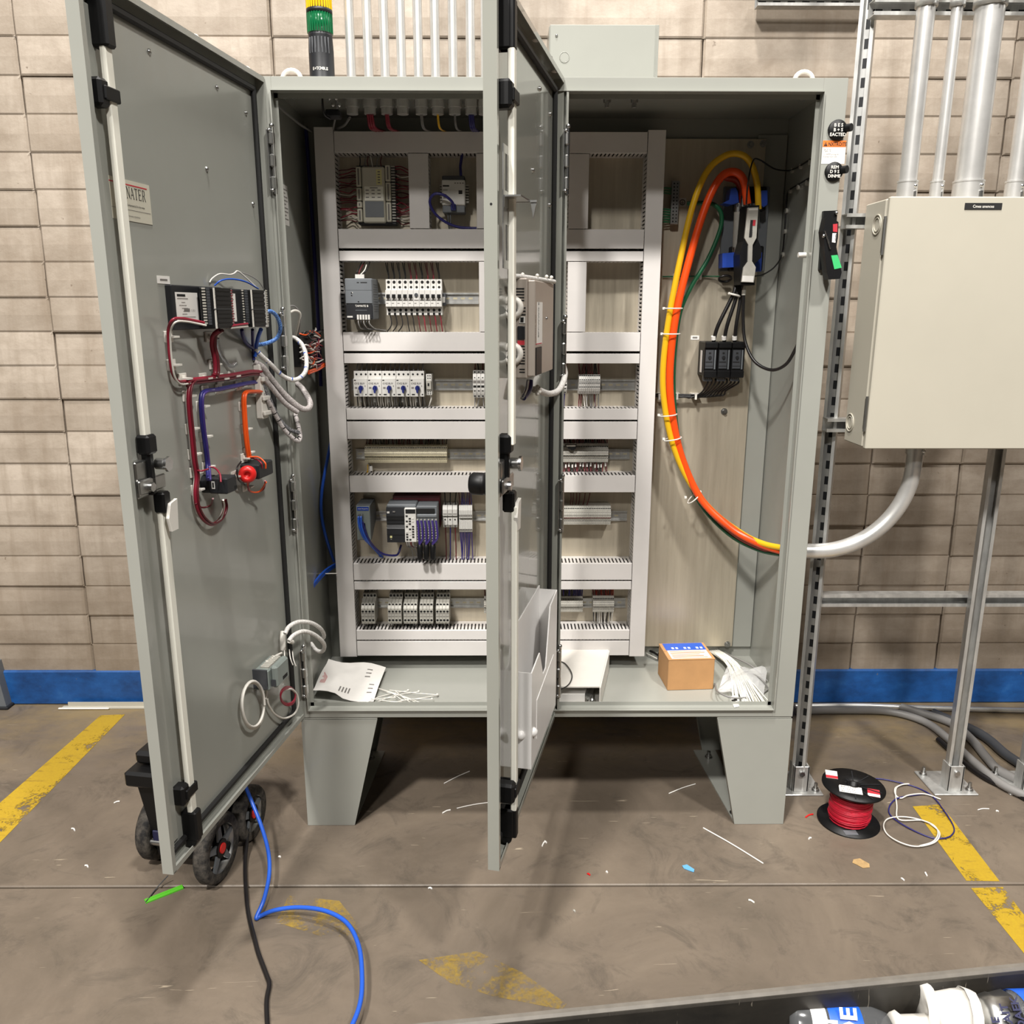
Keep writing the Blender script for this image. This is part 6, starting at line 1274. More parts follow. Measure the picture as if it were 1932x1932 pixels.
# disconnect handle
t = thing('disconnect_lever', 'black lever handle with a green grip label on the right flange', 'handle', (at(1565, 460, Y=0).x, -.02, at(1565, 527, Y=0).z))
b = MB(); p = [at(u, v, Y=-.004) for u, v in ((1551, 398), (1574, 397), (1572, 400), (1568, 510), (1543, 512))]; b.prism([at(u, v, Y=-.003) for u, v in ((1551, 399), (1577, 398), (1568, 509), (1543, 509))], (0, -.012, 0), 'black'); b.build('base_plate', t)
b = MB(); Yh = -.060
b.prism([at(u, v, Y=Yh) for u, v in ((1559, 410), (1567, 408), (1582, 419), (1581, 448), (1578, 466), (1588, 514), (1585, 526), (1564, 527), (1560, 514), (1553, 436))], (0, .034, 0), 'black')
b.cyl(at(1562, 430, Y=Yh + .034), at(1562, 430, Y=-.012), .012, 'black'); b.build('lever', t)
b = MB(); b.prism([at(u, v, Y=Yh) for u, v in ((1568, 482), (1580, 481), (1588, 505), (1574, 508))], (0, -.0008, 0), 'green_label'); tag(b.build('grip_label', t), 'green grip label')
b = MB(); b.prism([at(u, v, Y=Yh) for u, v in ((1571.5, 423), (1580, 422), (1579.5, 438), (1571.5, 437))], (0, -.0008, 0), 'print_red'); b.prism([at(u, v, Y=Yh) for u, v in ((1570.5, 440), (1578, 440), (1576, 458), (1569.5, 457))], (0, -.0008, 0), 'paper'); q = at(1577, 441, Y=Yh - .0012); b.text('LLUI', .009, q, (-.08, 0, -1), (1, 0, -.08), 'print_black', fat=.02); b.build('position_label', t)
b = MB(); b.tube([at(1557, 436, Y=Yh - .002), at(1567, 470, Y=Yh - .003)], .0022, 'chrome', 6); b.ball(at(1554, 445, Y=Yh), .005, 'chrome', 8); b.ball(at(1578, 402, Y=-.018), .005, 'chrome', 8); b.build('interlock_pin', t)
# ------------------------------------------------------------------ strut frame on the right
def channel(p0, p1, open_dir, w=.041, slots=True):
    """C-channel from p0 to p1 with its mouth towards open_dir"""
    p0, p1 = V(p0), V(p1); ax = (p1 - p0).normalized(); o = V(open_dir).normalized(); s_ = ax.cross(o).normalized(); L = (p1 - p0).length
    M = Matrix((s_, o, ax)).transposed().to_4x4(); M.translation = p0
    b = MB(M); h = w / 2; m = 'strut_zinc'; tk = .0026
    b.box(-h, h, -h, -h + tk, 0, L, m)
    for sg in (-1, 1):
        b.box(sg * h, sg * (h - tk), -h + tk, h, 0, L, m); b.box(sg * (h - tk), sg * (h - .0095), h - tk, h, 0, L, m); b.box(sg * (h - .0095), sg * (h - .0070), h - .008, h - tk, 0, L, m)
    if slots:
        n = int(L / .05)
        for i in range(n): b.box(-.0055, .0055, -h + tk, -h + tk + .0004, .012 + i * .05, .038 + i * .05, 'charcoal')
    return b
PX1 = at(1510, 1400, Y=.2).x + .004; PX2 = at(1805, 1420, Y=.2).x - .006; PX3 = at(1943, 1420, Y=.2).x
def base_foot(x, y, parent):
    b = MB(); b.box(x - .075, x + .075, y - .045, y + .105, 0, .006, 'strut_zinc', .002); b.box(x - .026, x + .026, y - .0265, y - .0215, .006, .10, 'strut_zinc', .001)
    for sg in (-1, 1): b.box(x + sg * .0215, x + sg * .026, y - .0265, y + .02, .006, .10, 'strut_zinc')
    f = b.build('post_base', parent)
    for dx, dy in ((-.055, .08), (.055, -.02)):
        q = MB(); q.cyl((x + dx, y + dy, .006), (x + dx, y + dy, .010), .013, 'bright_steel'); q.cyl((x + dx, y + dy, .010), (x + dx, y + dy, .018), .010, 'chrome', n=6); q.cyl((x + dx, y + dy, .018), (x + dx, y + dy, .035), .006, 'bright_steel', n=8); q.build('anchor_bolt', f)
    q = MB(); q.cyl((x, y - .0265, .075), (x, y - .034, .075), .010, 'chrome', n=6); q.build('bolt', f)
for x, lab in ((PX1, 'tall slotted strut post standing right beside the grey enclosure'), (PX2, 'strut post standing below the closed grey box'), (PX3, 'strut post at the far end of the strut frame, mostly out of view')):
    t = thing('strut_post', lab, 'strut post', (x, .2, 0))
    channel((x, .2, .007), (x, .2, 2.75), (-.55 if x == PX1 else -.25, -1, 0), slots=(x == PX1)).build('channel', t); base_foot(x, .2, t)
def cross(u0, u1, v, Y, lab, x0=None, x1=None):
    z = at(u0, v, Y=Y).z; xa = at(u0, v, Y=Y).x if x0 is None else x0; xb = at(u1, v, Y=Y).x if x1 is None else x1
    return one(channel((xa, Y, z), (xb, Y, z), (0, -1, 0), slots=False), 'strut_rail', lab, 'strut rail')
cross(1527, 1932, 1130, .242, 'long level strut rail low between the posts, under the elbow conduit', x1=2.25)
cross(1592, 1932, 418, .168, 'strut rail holding the top of the closed grey box', x1=1.72)
cross(1556, 1932, 801, .168, 'strut rail holding the bottom of the closed grey box', x1=1.72)
z = at(1740, 15, Y=.145).z
one(channel((PX1 - .01, .155, z), (2.1, .155, z), (0, -1, 0)), 'strut_rail', 'strut rail at the very top that clamps the four big conduits', 'strut rail')
z = at(1530, 2, Y=.80).z
one(channel((at(1427, 4, Y=.80).x, .80, z), (at(1640, 4, Y=.80).x, .80, z), (0, -1, 0)), 'strut_rail', 'short strut rail high on the block wall above the enclosure', 'strut rail')
# closed grey box
EX0, EX1, EY0, EY1, EZ0, EZ1 = .903, 1.70, -.002, .146, 1.217, 1.901
t = thing('wall_enclosure', 'closed pale grey steel box with a small black nameplate, hung on the strut frame', 'cabinet', ((EX0 + EX1) / 2, .07, EZ0))
b = MB(); b.box(EX0 - .003, EX1, EY0 + .018, EY1, EZ0 + .004, EZ1 - .004, 'enclosure_paint', .003); b.build('body', t)
b = MB(); b.box(EX0, EX1, EY0, EY0 + .018, EZ0, EZ1, 'enclosure_paint', .003); d = b.build('door', t)
x0, x1, z0, z1 = rect(1820, 383, 1890, 395.5, EY0); b = MB(); b.box(x0, x1, EY0 - .0015, EY0, z0, z1, 'print_black'); b.text('Cmes anences', (z1 - z0) * .62, ((x0 + x1) / 2, EY0 - .0018, z0 + (z1 - z0) * .28), XX, ZZ, 'white_plastic', 'CENTER', .01, sx=.95); b.build('nameplate', d)
for v, u in ((424, 1655), (797, 1604)):
    p = at(u, v, X=EX0 - .003); b = MB(); b.tube([(EX0 - .004, p.y + .026 * math.cos(k * math.pi / 10), p.z + .026 * math.sin(k * math.pi / 10)) for k in range(20)], .0022, 'enclosure_paint', 6, closed=True, smooth=False); b.tube([(EX0 - .004, p.y + .018 * math.cos(k * math.pi / 10), p.z + .018 * math.sin(k * math.pi / 10)) for k in range(20)], .0016, 'enclosure_paint', 6, closed=True, smooth=False); b.build('knockout', t)
for z in (EZ1 - .10, EZ0 + .10): b = MB(); b.box(EX0 - .006, EX0 + .002, EY0 + .010, EY0 + .020, z - .045, z + .045, 'bright_steel', .002); b.cyl((EX0 - .005, EY0 + .008, z - .05), (EX0 - .005, EY0 + .008, z + .05), .004, 'bright_steel', n=8); b.build('hinge', t)
# big conduits on top of it
for i, (u, r_, lab) in enumerate(((1712, .0235, 'first'), (1768, .0145, 'thin second'), (1827, .0365, 'thick third'), (1914, .0205, 'fourth'))):
    x = at(u, 350, Y=.075).x; t = thing('conduit', '%s large steel conduit from the left rising from the closed grey box' % lab, 'conduit', (x, .075, EZ1), 'conduits on the closed grey box')
    b = MB(); b.cyl((x, .075, EZ1), (x, .075, 3.4), r_, 'emt', n=24); b.build('tube', t)
    b = MB(); zc_ = at(u, 344, Y=.075).z; b.cyl((x, .075, EZ1 - .002), (x, .075, zc_), r_ + .0035, 'emt', n=24); b.cyl((x, .075, zc_ - .001), (x, .075, zc_ + .003), r_ + .0045, 'emt', n=24); b.ball((x + r_ * .45, .075 - r_ * 1.0, zc_ - .012), .006, 'chrome', 8); b.box(x + r_ * .3, x + r_ * .6, .075 - r_ - .006, .075 - r_ + .002, EZ1, EZ1 + .022, 'bright_steel', .002); b.build('coupling', t)
    b = MB(); zz = at(u, 4, Y=.075).z; b.lathe([(r_ + .0005, -.012), (r_ + .005, -.012), (r_ + .005, .012), (r_ + .0005, .012)], (x, .075, zz), ZZ, 'strut_zinc', 20); b.box(x + r_ * .2, x + r_ * .2 + .004, .075 - r_ - .012, .075 - r_, zz - .012, zz + .012, 'strut_zinc'); b.build('clamp', t)
# elbow conduit from the closed box into the enclosure
ex, ez = at(1727, 850, Y=.10).x, at(1540, 1043, Y=.10).z
pts = [(ex, .10, EZ0 + .01), (ex, .10, EZ0 - .06)]; R_ = EZ0 - .075 - ez; n = 10
for k in range(n + 1): a = k / n * math.pi / 2; pts.append((ex - R_ + R_ * math.cos(a), .10 + .02 * k / n, ez + R_ - R_ * math.sin(a)))
pts.append((XR - .012, .12, ez))
b = MB(); b.tube(pts, .0235, 'emt', 22, res=4); t = one(b, 'elbow_conduit', 'bent steel conduit from under the closed grey box into the enclosure side', 'conduit')
b = MB(); b.cyl((ex, .10, EZ0 + .002), (ex, .10, EZ0 - .03), .0275, 'emt', n=20); b.ball((ex + .012, .074, EZ0 - .018), .006, 'chrome', 8); b.build('coupling', t); b = MB(); b.cyl((XR + .001, .12, ez), (XR + .016, .12, ez), .029, 'emt', n=8); b.build('locknut', t)
# ------------------------------------------------------------------ floor along the wall
for lab, pts, r_, m in (('steel pipe running level along the foot of the blue base on the right', [(1500, 1332), (1620, 1331), (1750, 1336), (1950, 1341)], .010, 'emt'),
                        ('thick grey hose curving from the wall out past the strut posts', [(1500, 1341), (1600, 1340), (1680, 1343), (1745, 1362), (1790, 1395), (1840, 1440), (1890, 1480), (1960, 1512)], .015, 'wire_grey'),
                        ('second grey hose curving under the thick one by the right post', [(1700, 1334), (1790, 1362), (1830, 1392), (1862, 1430), (1888, 1455), (1960, 1490)], .016, 'wire_grey'),
                        ('dark hose lying nearest the right edge behind the strut post', [(1760, 1345), (1850, 1385), (1900, 1425), (1960, 1462)], .018, 'dark_grey'),
                        ('black cable curving around the foot of the right strut post', [(1770, 1395), (1820, 1440), (1860, 1468), (1905, 1490), (1960, 1520)], .010, 'wire_black')):
    b = MB(); b.tube([at(u, v, Z=r_ + .001) for u, v in pts], r_, m, 12); one(b, 'floor_conduit', lab, 'hose' if 'hose' in lab else 'pipe' if 'pipe' in lab else 'cable')
p, q = at(118, 1336, Z=0), at(280, 1332, Z=0)
b = MB(); b.box(p.x, q.x + .1, p.y - .010, p.y + .012, .001, .005, 'enclosure_paint'); b.box(p.x + .02, q.x + .1, p.y + .008, p.y + .012, .005, .022, 'enclosure_paint'); b.box(p.x - .01, p.x + .2, p.y - .018, p.y - .010, .001, .009, 'white_plastic', .003); one(b, 'metal_angle', 'pale metal angle lying on the floor against the blue base, left', 'metal strip')
p = at(8, 1338, Z=0); b = MB(); b.prism([(p.x - .06, p.y, 0), (p.x + .012, p.y, 0), (p.x - .012, p.y, .20), (p.x - .06, p.y, .22)], (0, .05, 0), 'mid_grey'); b.box(p.x - .08, p.x + .02, p.y - .01, p.y + .06, .0, .012, 'charcoal', .003); one(b, 'post_foot', 'dark steel post foot against the wall at the left edge', 'post')
# ------------------------------------------------------------------ rolling tool cart behind the left door
ax = V((.985, -.17, 0)).normalized(); ay = V((.17, .985, 0)).normalized(); c0 = V((-1.055, -.14, 0))
Mc = Matrix((ax, ay, ZZ)).transposed().to_4x4(); Mc.translation = c0
t = thing('rolling_cart', 'black wheeled tool box half hidden behind the left door', 'tool cart', c0)
b = MB(Mc); 
def frus(b, w0, d0, z0, w1, d1, z1, m):
    v = [(-w0, -d0, z0), (w0, -d0, z0), (w0, d0, z0), (-w0, d0, z0), (-w1, -d1, z1), (w1, -d1, z1), (w1, d1, z1), (-w1, d1, z1)]
    b.add(v, [(0, 3, 2, 1), (4, 5, 6, 7), (0, 1, 5, 4), (1, 2, 6, 5), (2, 3, 7, 6), (3, 0, 4, 7)], m)
frus(b, .080, .085, .045, .105, .115, .30, 'black'); b.build('body', t)
b = MB(Mc); b.box(-.130, .130, -.135, .135, .292, .340, 'black', .008); b.build('rim', t)
b = MB(Mc); b.box(-.115, .10, -.10, .12, .345, .385, 'black', .010); b.build('lid', t)
b = MB(Mc); b.box(-.09, .09, .05, .09, .385, .46, 'navy_plastic', .012); b.box(-.09, .09, .02, .07, .455, .48, 'black', .008); b.build('carry_handle', t)
b = MB(Mc); b.box(-.085, .085, -.100, -.088, .10, .135, 'navy_plastic', .003); b.box(-.02, .02, -.106, -.098, .098, .137, 'charcoal', .003); b.build('strap', t)
b = MB(Mc); b.box(-.12, .12, -.07, .09, .035, .075, 'black', .006); b.cyl((-.125, -.095, .095), (.125, -.095, .095), .010, 'bright_steel', n=10); b.build('axle', t)
for sx in (-1, 1):
    for yw in ((-.095, .10) if sx > 0 else (-.02,)):
        rw = .100 if yw < .1 else .085; O = (sx * .112, yw, rw)
        b = MB(Mc); b.lathe([(rw - .03, -.018), (rw - .006, -.02), (rw, -.012), (rw, .012), (rw - .006, .02), (rw - .03, .018)], O, (sx, 0, 0), 'tyre', 36); wh = b.build('wheel', t)
        b = MB(Mc); b.lathe([(rw - .032, -.012), (rw - .026, .016), (rw - .020, .018), (rw - .018, .0)], O, (sx, 0, 0), 'bright_steel', 36)
        for k in range(5):
            a = k * 2 * math.pi / 5 + .3; d_ = V((0, math.cos(a), math.sin(a))); s2 = V((0, -math.sin(a), math.cos(a))); o3 = V(O) + V((sx * .008, 0, 0))
            b.prism([o3 + d_ * .02 + s2 * .012, o3 + d_ * (rw - .024) + s2 * .006, o3 + d_ * (rw - .024) - s2 * .006, o3 + d_ * .02 - s2 * .012], (sx * .006, 0, 0), 'mid_grey')
        b.cyl(V(O) + V((sx * .0, 0, 0)), V(O) + V((sx * .018, 0, 0)), .027, 'black', n=20); b.build('rim', wh)
        b = MB(Mc); b.cyl(V(O) + V((sx * .018, 0, 0)), V(O) + V((sx * .021, 0, 0)), .015, 'red_plastic', n=18); b.build('hub_cap', wh)
# ------------------------------------------------------------------ cords on the floor
zz_ = lambda pts: [at(u, v, Z=z) for u, v, z in pts]
b = MB(); b.tube(zz_([(462, 1480, .20), (474, 1510, .15), (492, 1555, .10), (506, 1605, .06), (508, 1650, .045), (498, 1697, .03), (486, 1725, .012), (484, 1733, .006), (492, 1728, .008), (520, 1717, .025), (565, 1712, .04), (615, 1719, .05), (655, 1742, .05), (677, 1785, .05), (683, 1840, .045), (680, 1890, .04), (664, 1935, .035), (640, 1975, .03)]), .0058, 'wire_blue', 10); one(b, 'extension_cord', 'blue cord coming from under the left door and looping right on the floor', 'cord')
b = MB(); b.tube(zz_([(458, 1495, .16), (466, 1530, .09), (467, 1575, .04), (463, 1620, .010), (463, 1660, .006), (468, 1720, .006), (480, 1770, .006), (488, 1800, .006), (503, 1840, .006), (508, 1858, .006), (503, 1890, .006), (505, 1945, .006)]), .0058, 'wire_black', 10); one(b, 'extension_cord', 'black cord running straight towards the camera left of the blue one', 'cord')
p, q = at(274, 1702, Z=0), at(345, 1674, Z=0); d_ = (q - p).normalized(); s2 = V((-d_.y, d_.x, 0)) * .009; b = MB(); b.prism([p - s2, q - s2, q + s2, p + s2], (0, 0, .0035), 'green_tape'); b.prism([p + s2 * .1 + V((0, 0, .0035)), q + s2 * .1 + V((0, 0, .0035)), q + s2 * .4 + V((0, 0, .0035)), p + s2 * .4 + V((0, 0, .0035))], (0, 0, .001), 'green_tape'); one(b, 'green_strip', 'bright green plastic strip on the floor in front of the tool cart', 'strip')
b = MB(); b.tube([at(275, 1702, Z=.004), at(296, 1675, Z=.006), at(317, 1652, Z=.03)], .0016, 'dark_grey', 6); one(b, 'thin_rod', 'thin dark wire sticking up from the green strip', 'wire')
b = MB(); b.tube([at(1327, 1562, Z=.002), at(1380, 1592, Z=.003), at(1440, 1629, Z=.002)], .0022, 'white_plastic', 6); one(b, 'white_wire_scrap', 'straight white wire scrap on the floor in front of the right leg', 'scrap')
b = MB(); p = [at(u, v, Z=.001) for u, v in ((1287, 1634), (1296, 1632), (1310, 1641), (1309, 1646), (1300, 1643), (1290, 1639))]; b.prism(p, (0, 0, .002), 'scrap_blue'); one(b, 'blue_scrap', 'scrap of pale blue tape on the floor', 'scrap')
b = MB(); p = [at(u, v, Z=.001) for u, v in ((1610, 1622), (1622, 1620), (1640, 1630), (1641, 1637), (1628, 1638), (1615, 1631), (1608, 1628))]; b.prism(p, (0, 0, .0012), 'tan_scrap'); one(b, 'paper_scrap', 'torn tan scrap on the floor between spool and seam', 'scrap')
rnd = random.Random(5)
for i, (u0, v0, u1, v1, m) in enumerate(((1027, 1587, 1031, 1590, 'paper'), (1023, 1596, 1028, 1588, 'paper'), (1108, 1649, 1113, 1651, 'red_plastic'), (808, 1676, 815, 1677, 'paper'), (1144, 1645, 1146, 1646, 'paper'), (1082, 1718, 1085, 1720, 'terminal_grey'), (1845, 1528, 1866, 1526, 'paper'), (1880, 1530, 1884, 1531, 'paper'), (1520, 1542, 1534, 1536, 'red_plastic'), (1526, 1583, 1531, 1581, 'paper'), (1412, 1698, 1423, 1703, 'ivory'), (1700, 1657, 1706, 1661, 'paper'), (1746, 1646, 1749, 1652, 'paper'), (215, 1515, 226, 1512, 'paper'), (135, 1563, 141, 1567, 'paper'), (525, 1617, 529, 1617, 'paper'), (160, 1633, 166, 1636, 'paper'), (862, 1525, 922, 1514, 'paper'), (835, 1534, 850, 1528, 'paper'), (1262, 1497, 1312, 1479, 'paper'), (838, 1478, 886, 1455, 'paper'))):
    p, q = at(u0, v0, Z=.0022), at(u1, v1, Z=.0022); b = MB(); b.tube([p, p.lerp(q, .5) + V((0, .004, 0)), q], .0018 if (q - p).length > .04 else .0026, m, 5, res=3); one(b, 'floor_crumb', 'tiny %s scrap on the concrete, %s' % ({'paper': 'white', 'red_plastic': 'red', 'terminal_grey': 'grey', 'ivory': 'cream'}[m], ('by the right door corner', 'beside the first crumb at the right door', 'in front of the seam, bead-like', 'on the seam left of the right door', 'near the bead-like red one', 'round, on the near slab', 'right of the wire loops', 'dot right of the wire loops', 'curl left of the wire spool', 'dot in front of the wire spool', 'flake on the near slab', 'on the seam before the yellow line', 'above the seam before the yellow line', 'left of the tool cart', 'left of the tool cart, nearer', 'right of the blue cord', 'left of the seam by the cart', 'thread under the right door', 'short thread under the right door', 'thread under the enclosure, right', 'thread under the enclosure, left')[i]), 'scrap')
# ------------------------------------------------------------------ wire spool
sc_ = at(1600, 1549, Z=0); h = .128; rf = .096; tl = V((.03, -.02, 1)).normalized()
t = thing('wire_spool', 'black spool of red wire standing on the floor', 'wire spool', sc_)
b = MB(); b.lathe([(0, 0), (rf, 0), (rf, .005), (0, .005)], sc_, tl, 'black', 40); b.build('flange', t)
b = MB(); b.lathe([(.018, h), (rf, h), (rf, h + .005), (.018, h + .005), (.018, h)], sc_, tl, 'black', 40)
for k in range(10): a = k * math.pi / 5; b.prism([sc_ + tl * (h + .005) + V((math.cos(a + e) * rr, math.sin(a + e) * rr, 0)) for e, rr in ((-.06, .022), (.06, .022), (.02, .085), (-.02, .085))], tl * .001, 'charcoal')
b.build('flange', t)
b = MB(); b.lathe([(.014, .0), (.020, .0), (.020, h + .007), (.014, h + .007), (.014, .0)], sc_, tl, 'black', 20); b.build('core', t)
b = MB(); b.lathe([(.02, .006), (.054, .006), (.062, .03), (.063, .08), (.060, h - .006), (.02, h - .006)], sc_, tl, 'spool_red', 30); wn = b.build('wire_winding', t)
rnd = random.Random(2)
for k in range(26):
    z = .010 + k * .0043; rr = .0625 + rnd.uniform(-.002, .002) - (.006 if k < 3 else 0); tx, ty = rnd.uniform(-.10, .10), rnd.uniform(-.10, .10); b = MB()
    b.tube([sc_ + tl * z + V((rr * math.cos(a), rr * math.sin(a), rr * (tx * math.cos(a) + ty * math.sin(a)) * (.5 if 3 < k < 23 else .1))) for a in [j * math.pi / 9 for j in range(18)]], .0024, 'spool_red', 5, closed=True, smooth=False); b.build('turn', wn)
tp = sc_ + tl * (h + .0055)
for (dx, dy, w_, l_, a, m1, m2) in ((-.050, .055, .018, .024, -.3, 'paper', 'print_red'), (.045, -.045, .018, .022, -.35, 'print_red', 'paper'), (-.022, -.030, .034, .020, -.30, 'paper', 'paper')):
    U_ = V((math.cos(a), math.sin(a), 0)); V_ = V((-math.sin(a), math.cos(a), 0)); o3 = tp + V((dx, dy, dx * -.03 + dy * .02)); b = MB()
    b.prism([o3 - U_ * w_ - V_ * l_, o3 + U_ * w_ - V_ * l_, o3 + U_ * w_ + V_ * l_, o3 - U_ * w_ + V_ * l_], (0, 0, .0008), m1); b.prism([o3 - U_ * w_ - V_ * l_ + V((0, 0, .0008)), o3 + U_ * w_ - V_ * l_ + V((0, 0, .0008)), o3 + U_ * w_ - V_ * l_ * .3 + V((0, 0, .0008)), o3 - U_ * w_ - V_ * l_ * .3 + V((0, 0, .0008))], (0, 0, .0003), m2)
    if m1 == m2:
        for q in range(3): b.text('8A JY 8k'[q * 3:q * 3 + 2] + '  N Tk', .012, o3 - U_ * (w_ - .006) + V_ * (.008 - q * .013) + V((0, 0, .0014)), U_, V_, 'print_grey')
    b.build('spool_label', t)
b = MB(); o3 = sc_ + V((-.02, -.070, .0055)); b.box(o3.x - .02, o3.x + .02, o3.y - .012, o3.y + .012, o3.z, o3.z + .0006, 'mid_grey'); b.build('spool_label', t)
fl_ = lambda pts, z=.003: [at(u, v, Z=z + .0015 * (i % 3)) for i, (u, v) in enumerate(pts)]
b = MB(); b.tube(fl_([(1636, 1469), (1665, 1470), (1695, 1476), (1730, 1486), (1760, 1503), (1785, 1535), (1800, 1562), (1795, 1576), (1778, 1582), (1755, 1580), (1720, 1565), (1690, 1547), (1677, 1532), (1682, 1515), (1700, 1504), (1745, 1498)]), .0022, 'wire_navy', 6); one(b, 'wire_offcut', 'blue wire offcut looped on the floor beside the spool', 'wire')
b = MB(); b.tube(fl_([(1775, 1508), (1745, 1498), (1715, 1500), (1700, 1506)] + [(1690, 1500), (1689, 1487), (1703, 1480), (1715, 1479)][::1] + [(1700, 1481), (1690, 1490), (1692, 1520), (1696, 1546), (1740, 1548), (1765, 1562), (1773, 1575), (1762, 1590), (1730, 1597), (1700, 1590), (1675, 1575), (1667, 1558), (1675, 1545), (1700, 1541), (1730, 1545), (1760, 1556), (1770, 1572), (1760, 1588), (1735, 1596)], .005), .0024, 'wire_white', 6); one(b, 'wire_offcut', 'white wire offcut in two loops beside the spool', 'wire')
# ------------------------------------------------------------------ rubbish bin in front, bottles inside
ZR = .74
ra, rb = at(660, 1932, Z=ZR), at(1932, 1806, Z=ZR); d_ = (rb - ra).normalized(); n_ = V((d_.y, -d_.x, 0))          # n_ points to the camera
L0, L1, Dp = -.22, (rb - ra).length + .12, .52
Mb = Matrix((d_, n_, ZZ)).transposed().to_4x4(); Mb.translation = V((ra.x, ra.y, 0)) - n_ * 0
if Mb.to_3x3().determinant() < 0: pass
t = thing('rubbish_bin', 'large dark plastic bin in front, its far rim crossing the bottom of the view', 'bin', V((ra.x, ra.y, 0)) + d_ * .4 + n_ * .25)
def bb(x0, x1, y0, y1, z0, z1, m, bv=0):
    b = MB(); q = MB(); q.box(x0, x1, y0, y1, z0, z1, m, bv); b.add([Mb @ v for v in q.v], [f[::-1] for f in q.f] if Mb.to_3x3().determinant() < 0 else q.f, m); return b
for nm, a in (('wall_panel', (L0, L1, .012, .018, .02, ZR - .004)), ('wall_panel', (L0, L1, Dp - .018, Dp - .012, .02, ZR - .004)), ('wall_panel', (L0, L0 + .006, .018, Dp - .018, .02, ZR - .004)), ('wall_panel', (L1 - .006, L1, .018, Dp - .018, .02, ZR - .004)), ('bottom', (L0, L1, .012, Dp - .012, .0, .02))): bb(*a, 'bin_plastic').build(nm, t)
for a in ((L0 - .01, L1 + .01, .006, .018, ZR - .012, ZR), (L0 - .01, L1 + .01, Dp - .018, Dp, ZR - .012, ZR), (L0 - .01, L0 + .008, .018, Dp - .018, ZR - .012, ZR), (L1 - .008, L1 + .01, .018, Dp - .018, ZR - .012, ZR)): bb(*a, 'rim_grey', .003).build('rim', t)
b = bb(L0 + .01, L1 - .01, .018, .024, ZR - .090, ZR - .086, 'bin_plastic'); b.build('rib', t)
def bottle(name, label, p, q, rad, parts):
    """a lying bottle from base p to mouth q"""
    ax_ = (q - p); Ln = ax_.length; t = thing(name, label, 'bottle', (p.x, p.y, min(p.z, q.z) - rad))
    b = MB(); b.lathe([(0, .004), (rad * .8, 0), (rad, .01), (rad, Ln * .30), (rad * .95, Ln * .33), (rad, Ln * .36), (rad, Ln * .66), (rad * .75, Ln * .80), (rad * .36, Ln * .90), (rad * .36, Ln * .97)], p, ax_, 'clear_plastic', 24); b.build('shell', t)
    for a0, a1, m in parts: b = MB(); b.lathe([(rad * 1.006, Ln * a0), (rad * 1.012, Ln * (a0 + .005)), (rad * 1.012, Ln * (a1 - .005)), (rad * 1.006, Ln * a1)], p, ax_, m, 24); b.build('label', t)
    return t, ax_.normalized(), Ln
pA, qA = at(1480, 1936, Z=.675), at(1720, 1956, Z=.665)
t, a_, Ln = bottle('plastic_bottle', 'clear plastic bottle with a blue printed label lying in the bin', pA, qA, .036, ((.30, .56, 'bottle_blue'), (.16, .28, 'paper')))
toc = (CAM - pA).normalized(); toc = (toc - a_ * toc.dot(a_)).normalized(); side = a_.cross(toc)
b = MB(); o3 = pA + a_ * Ln * .50 + toc * .0372; b.text('SOE', .030, o3, -side, -a_, 'paper', 'CENTER', .03); b.text('UT', .026, o3 - a_ * .026, -side, -a_, 'paper', 'CENTER', .03); b.prism([o3 + side * .012 - a_ * .016, o3 + side * .022 - a_ * .02, o3 + side * .02 - a_ * .008], toc * .0005, 'stack_yellow'); b.build('lettering', t)
pB, qB = at(1925, 1952, Z=.655), at(1760, 1950, Z=.66)
b = MB(); p, q = at(1752, 1908, Z=.705), at(1842, 1922, Z=.702); a_ = (q - p); Ln = a_.length; tb = p - V((0, 0, .02)) + .0 * a_
b.lathe([(.0, -.0), (.030, -.010), (.034, 0), (.030, .004), (.024, .006), (.026, .014), (.031, .03), (.034, .045), (.036, Ln * .7), (.033, Ln * .95), (.0, Ln)], p, q - p, 'white_plastic', 12); one(b, 'foam_cup', 'crumpled white foam cup lying in the bin', 'cup')
p, q = at(1846, 1928, Z=.70), at(1912, 1925, Z=.70); a_ = (q - p); Ln = a_.length
t = thing('snack_wrapper', 'silver wrapper with dark lettering in the bin between cup and blue bottle', 'wrapper', (p.x, p.y, .60)); b = MB(); b.lathe([(.0, 0), (.030, .004), (.034, .02), (.033, Ln * .5), (.036, Ln * .9), (.012, Ln)], p, a_, 'bright_steel', 9); b.build('foil', t)
toc = (CAM - p).normalized(); an = a_.normalized(); toc = (toc - an * toc.dot(an)).normalized(); side = an.cross(toc); b = MB()
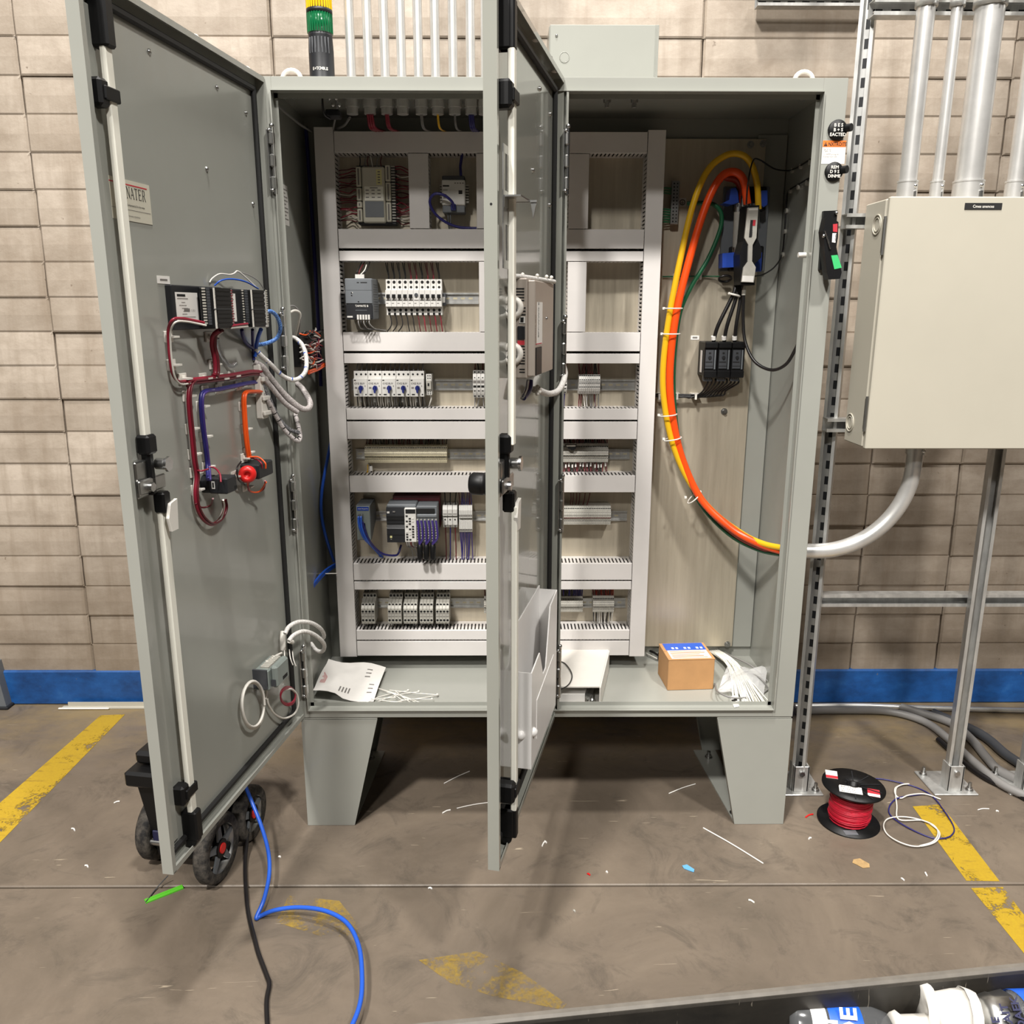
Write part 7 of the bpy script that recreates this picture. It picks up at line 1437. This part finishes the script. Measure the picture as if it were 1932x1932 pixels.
for i, s_ in enumerate(('P- E', 'TLAIT', 'FOAEK')): b.text(s_, .014, p + an * (.008 + i * .016) + toc * .037 + side * .018, -side, -an, 'navy_plastic', 'LEFT', .03)
b.build('lettering', t)
p, q = at(1912, 1926, Z=.70), at(2060, 1920, Z=.69); t, a_, Ln = bottle('plastic_bottle', 'bottle with a bright blue label at the right edge of the bin', p, q, .036, ((.02, .5, 'bottle_blue'),))
toc = (CAM - p).normalized(); toc = (toc - a_ * toc.dot(a_)).normalized(); side = a_.cross(toc); b = MB(); o3 = p + a_ * Ln * .16 + toc * .0372
b.add([o3 + side * (.014 * math.cos(k * math.pi / 8)) + a_ * (.014 * math.sin(k * math.pi / 8)) for k in range(16)], [tuple(range(16))[::-1]], 'paper'); b.build('label_disc', t)
p, q = at(1690, 1950, Z=.685), at(1755, 1952, Z=.685); b = MB(); b.lathe([(0, 0), (.024, -.004), (.027, .004), (.022, .008), (.024, (q - p).length), (0, (q - p).length)], p, q - p, 'white_plastic', 10); one(b, 'foam_cup', 'second smaller white cup deeper in the bin', 'cup')
# crumpled liner that the rubbish lies on
rnd = random.Random(4); nx, ny = 44, 18; vs = []
for j in range(ny):
    for i in range(nx):
        x = L0 + .012 + (L1 - L0 - .024) * i / (nx - 1); y = .026 + (Dp - .052) * j / (ny - 1)
        z = .615 + .016 * math.sin(i * .9 + j * .4) * math.cos(j * .8 - i * .3) + rnd.uniform(-.010, .010) - (.02 if j in (0, ny - 1) else 0)
        vs.append(Mb @ V((x, y, z)))
fl = Mb.to_3x3().determinant() < 0
b = MB(); b.add(vs, [(j * nx + i, j * nx + i + 1, (j + 1) * nx + i + 1, (j + 1) * nx + i)[::-1 if fl else 1] for j in range(ny - 1) for i in range(nx - 1)], 'black')
b.add([v - V((0, 0, .004)) for v in vs], [(j * nx + i, (j + 1) * nx + i, (j + 1) * nx + i + 1, j * nx + i + 1)[::-1 if fl else 1] for j in range(ny - 1) for i in range(nx - 1)], 'black')
tag(b.build('bin_liner'), 'crumpled black liner filling the rubbish bin under the bottles', 'bin liner')
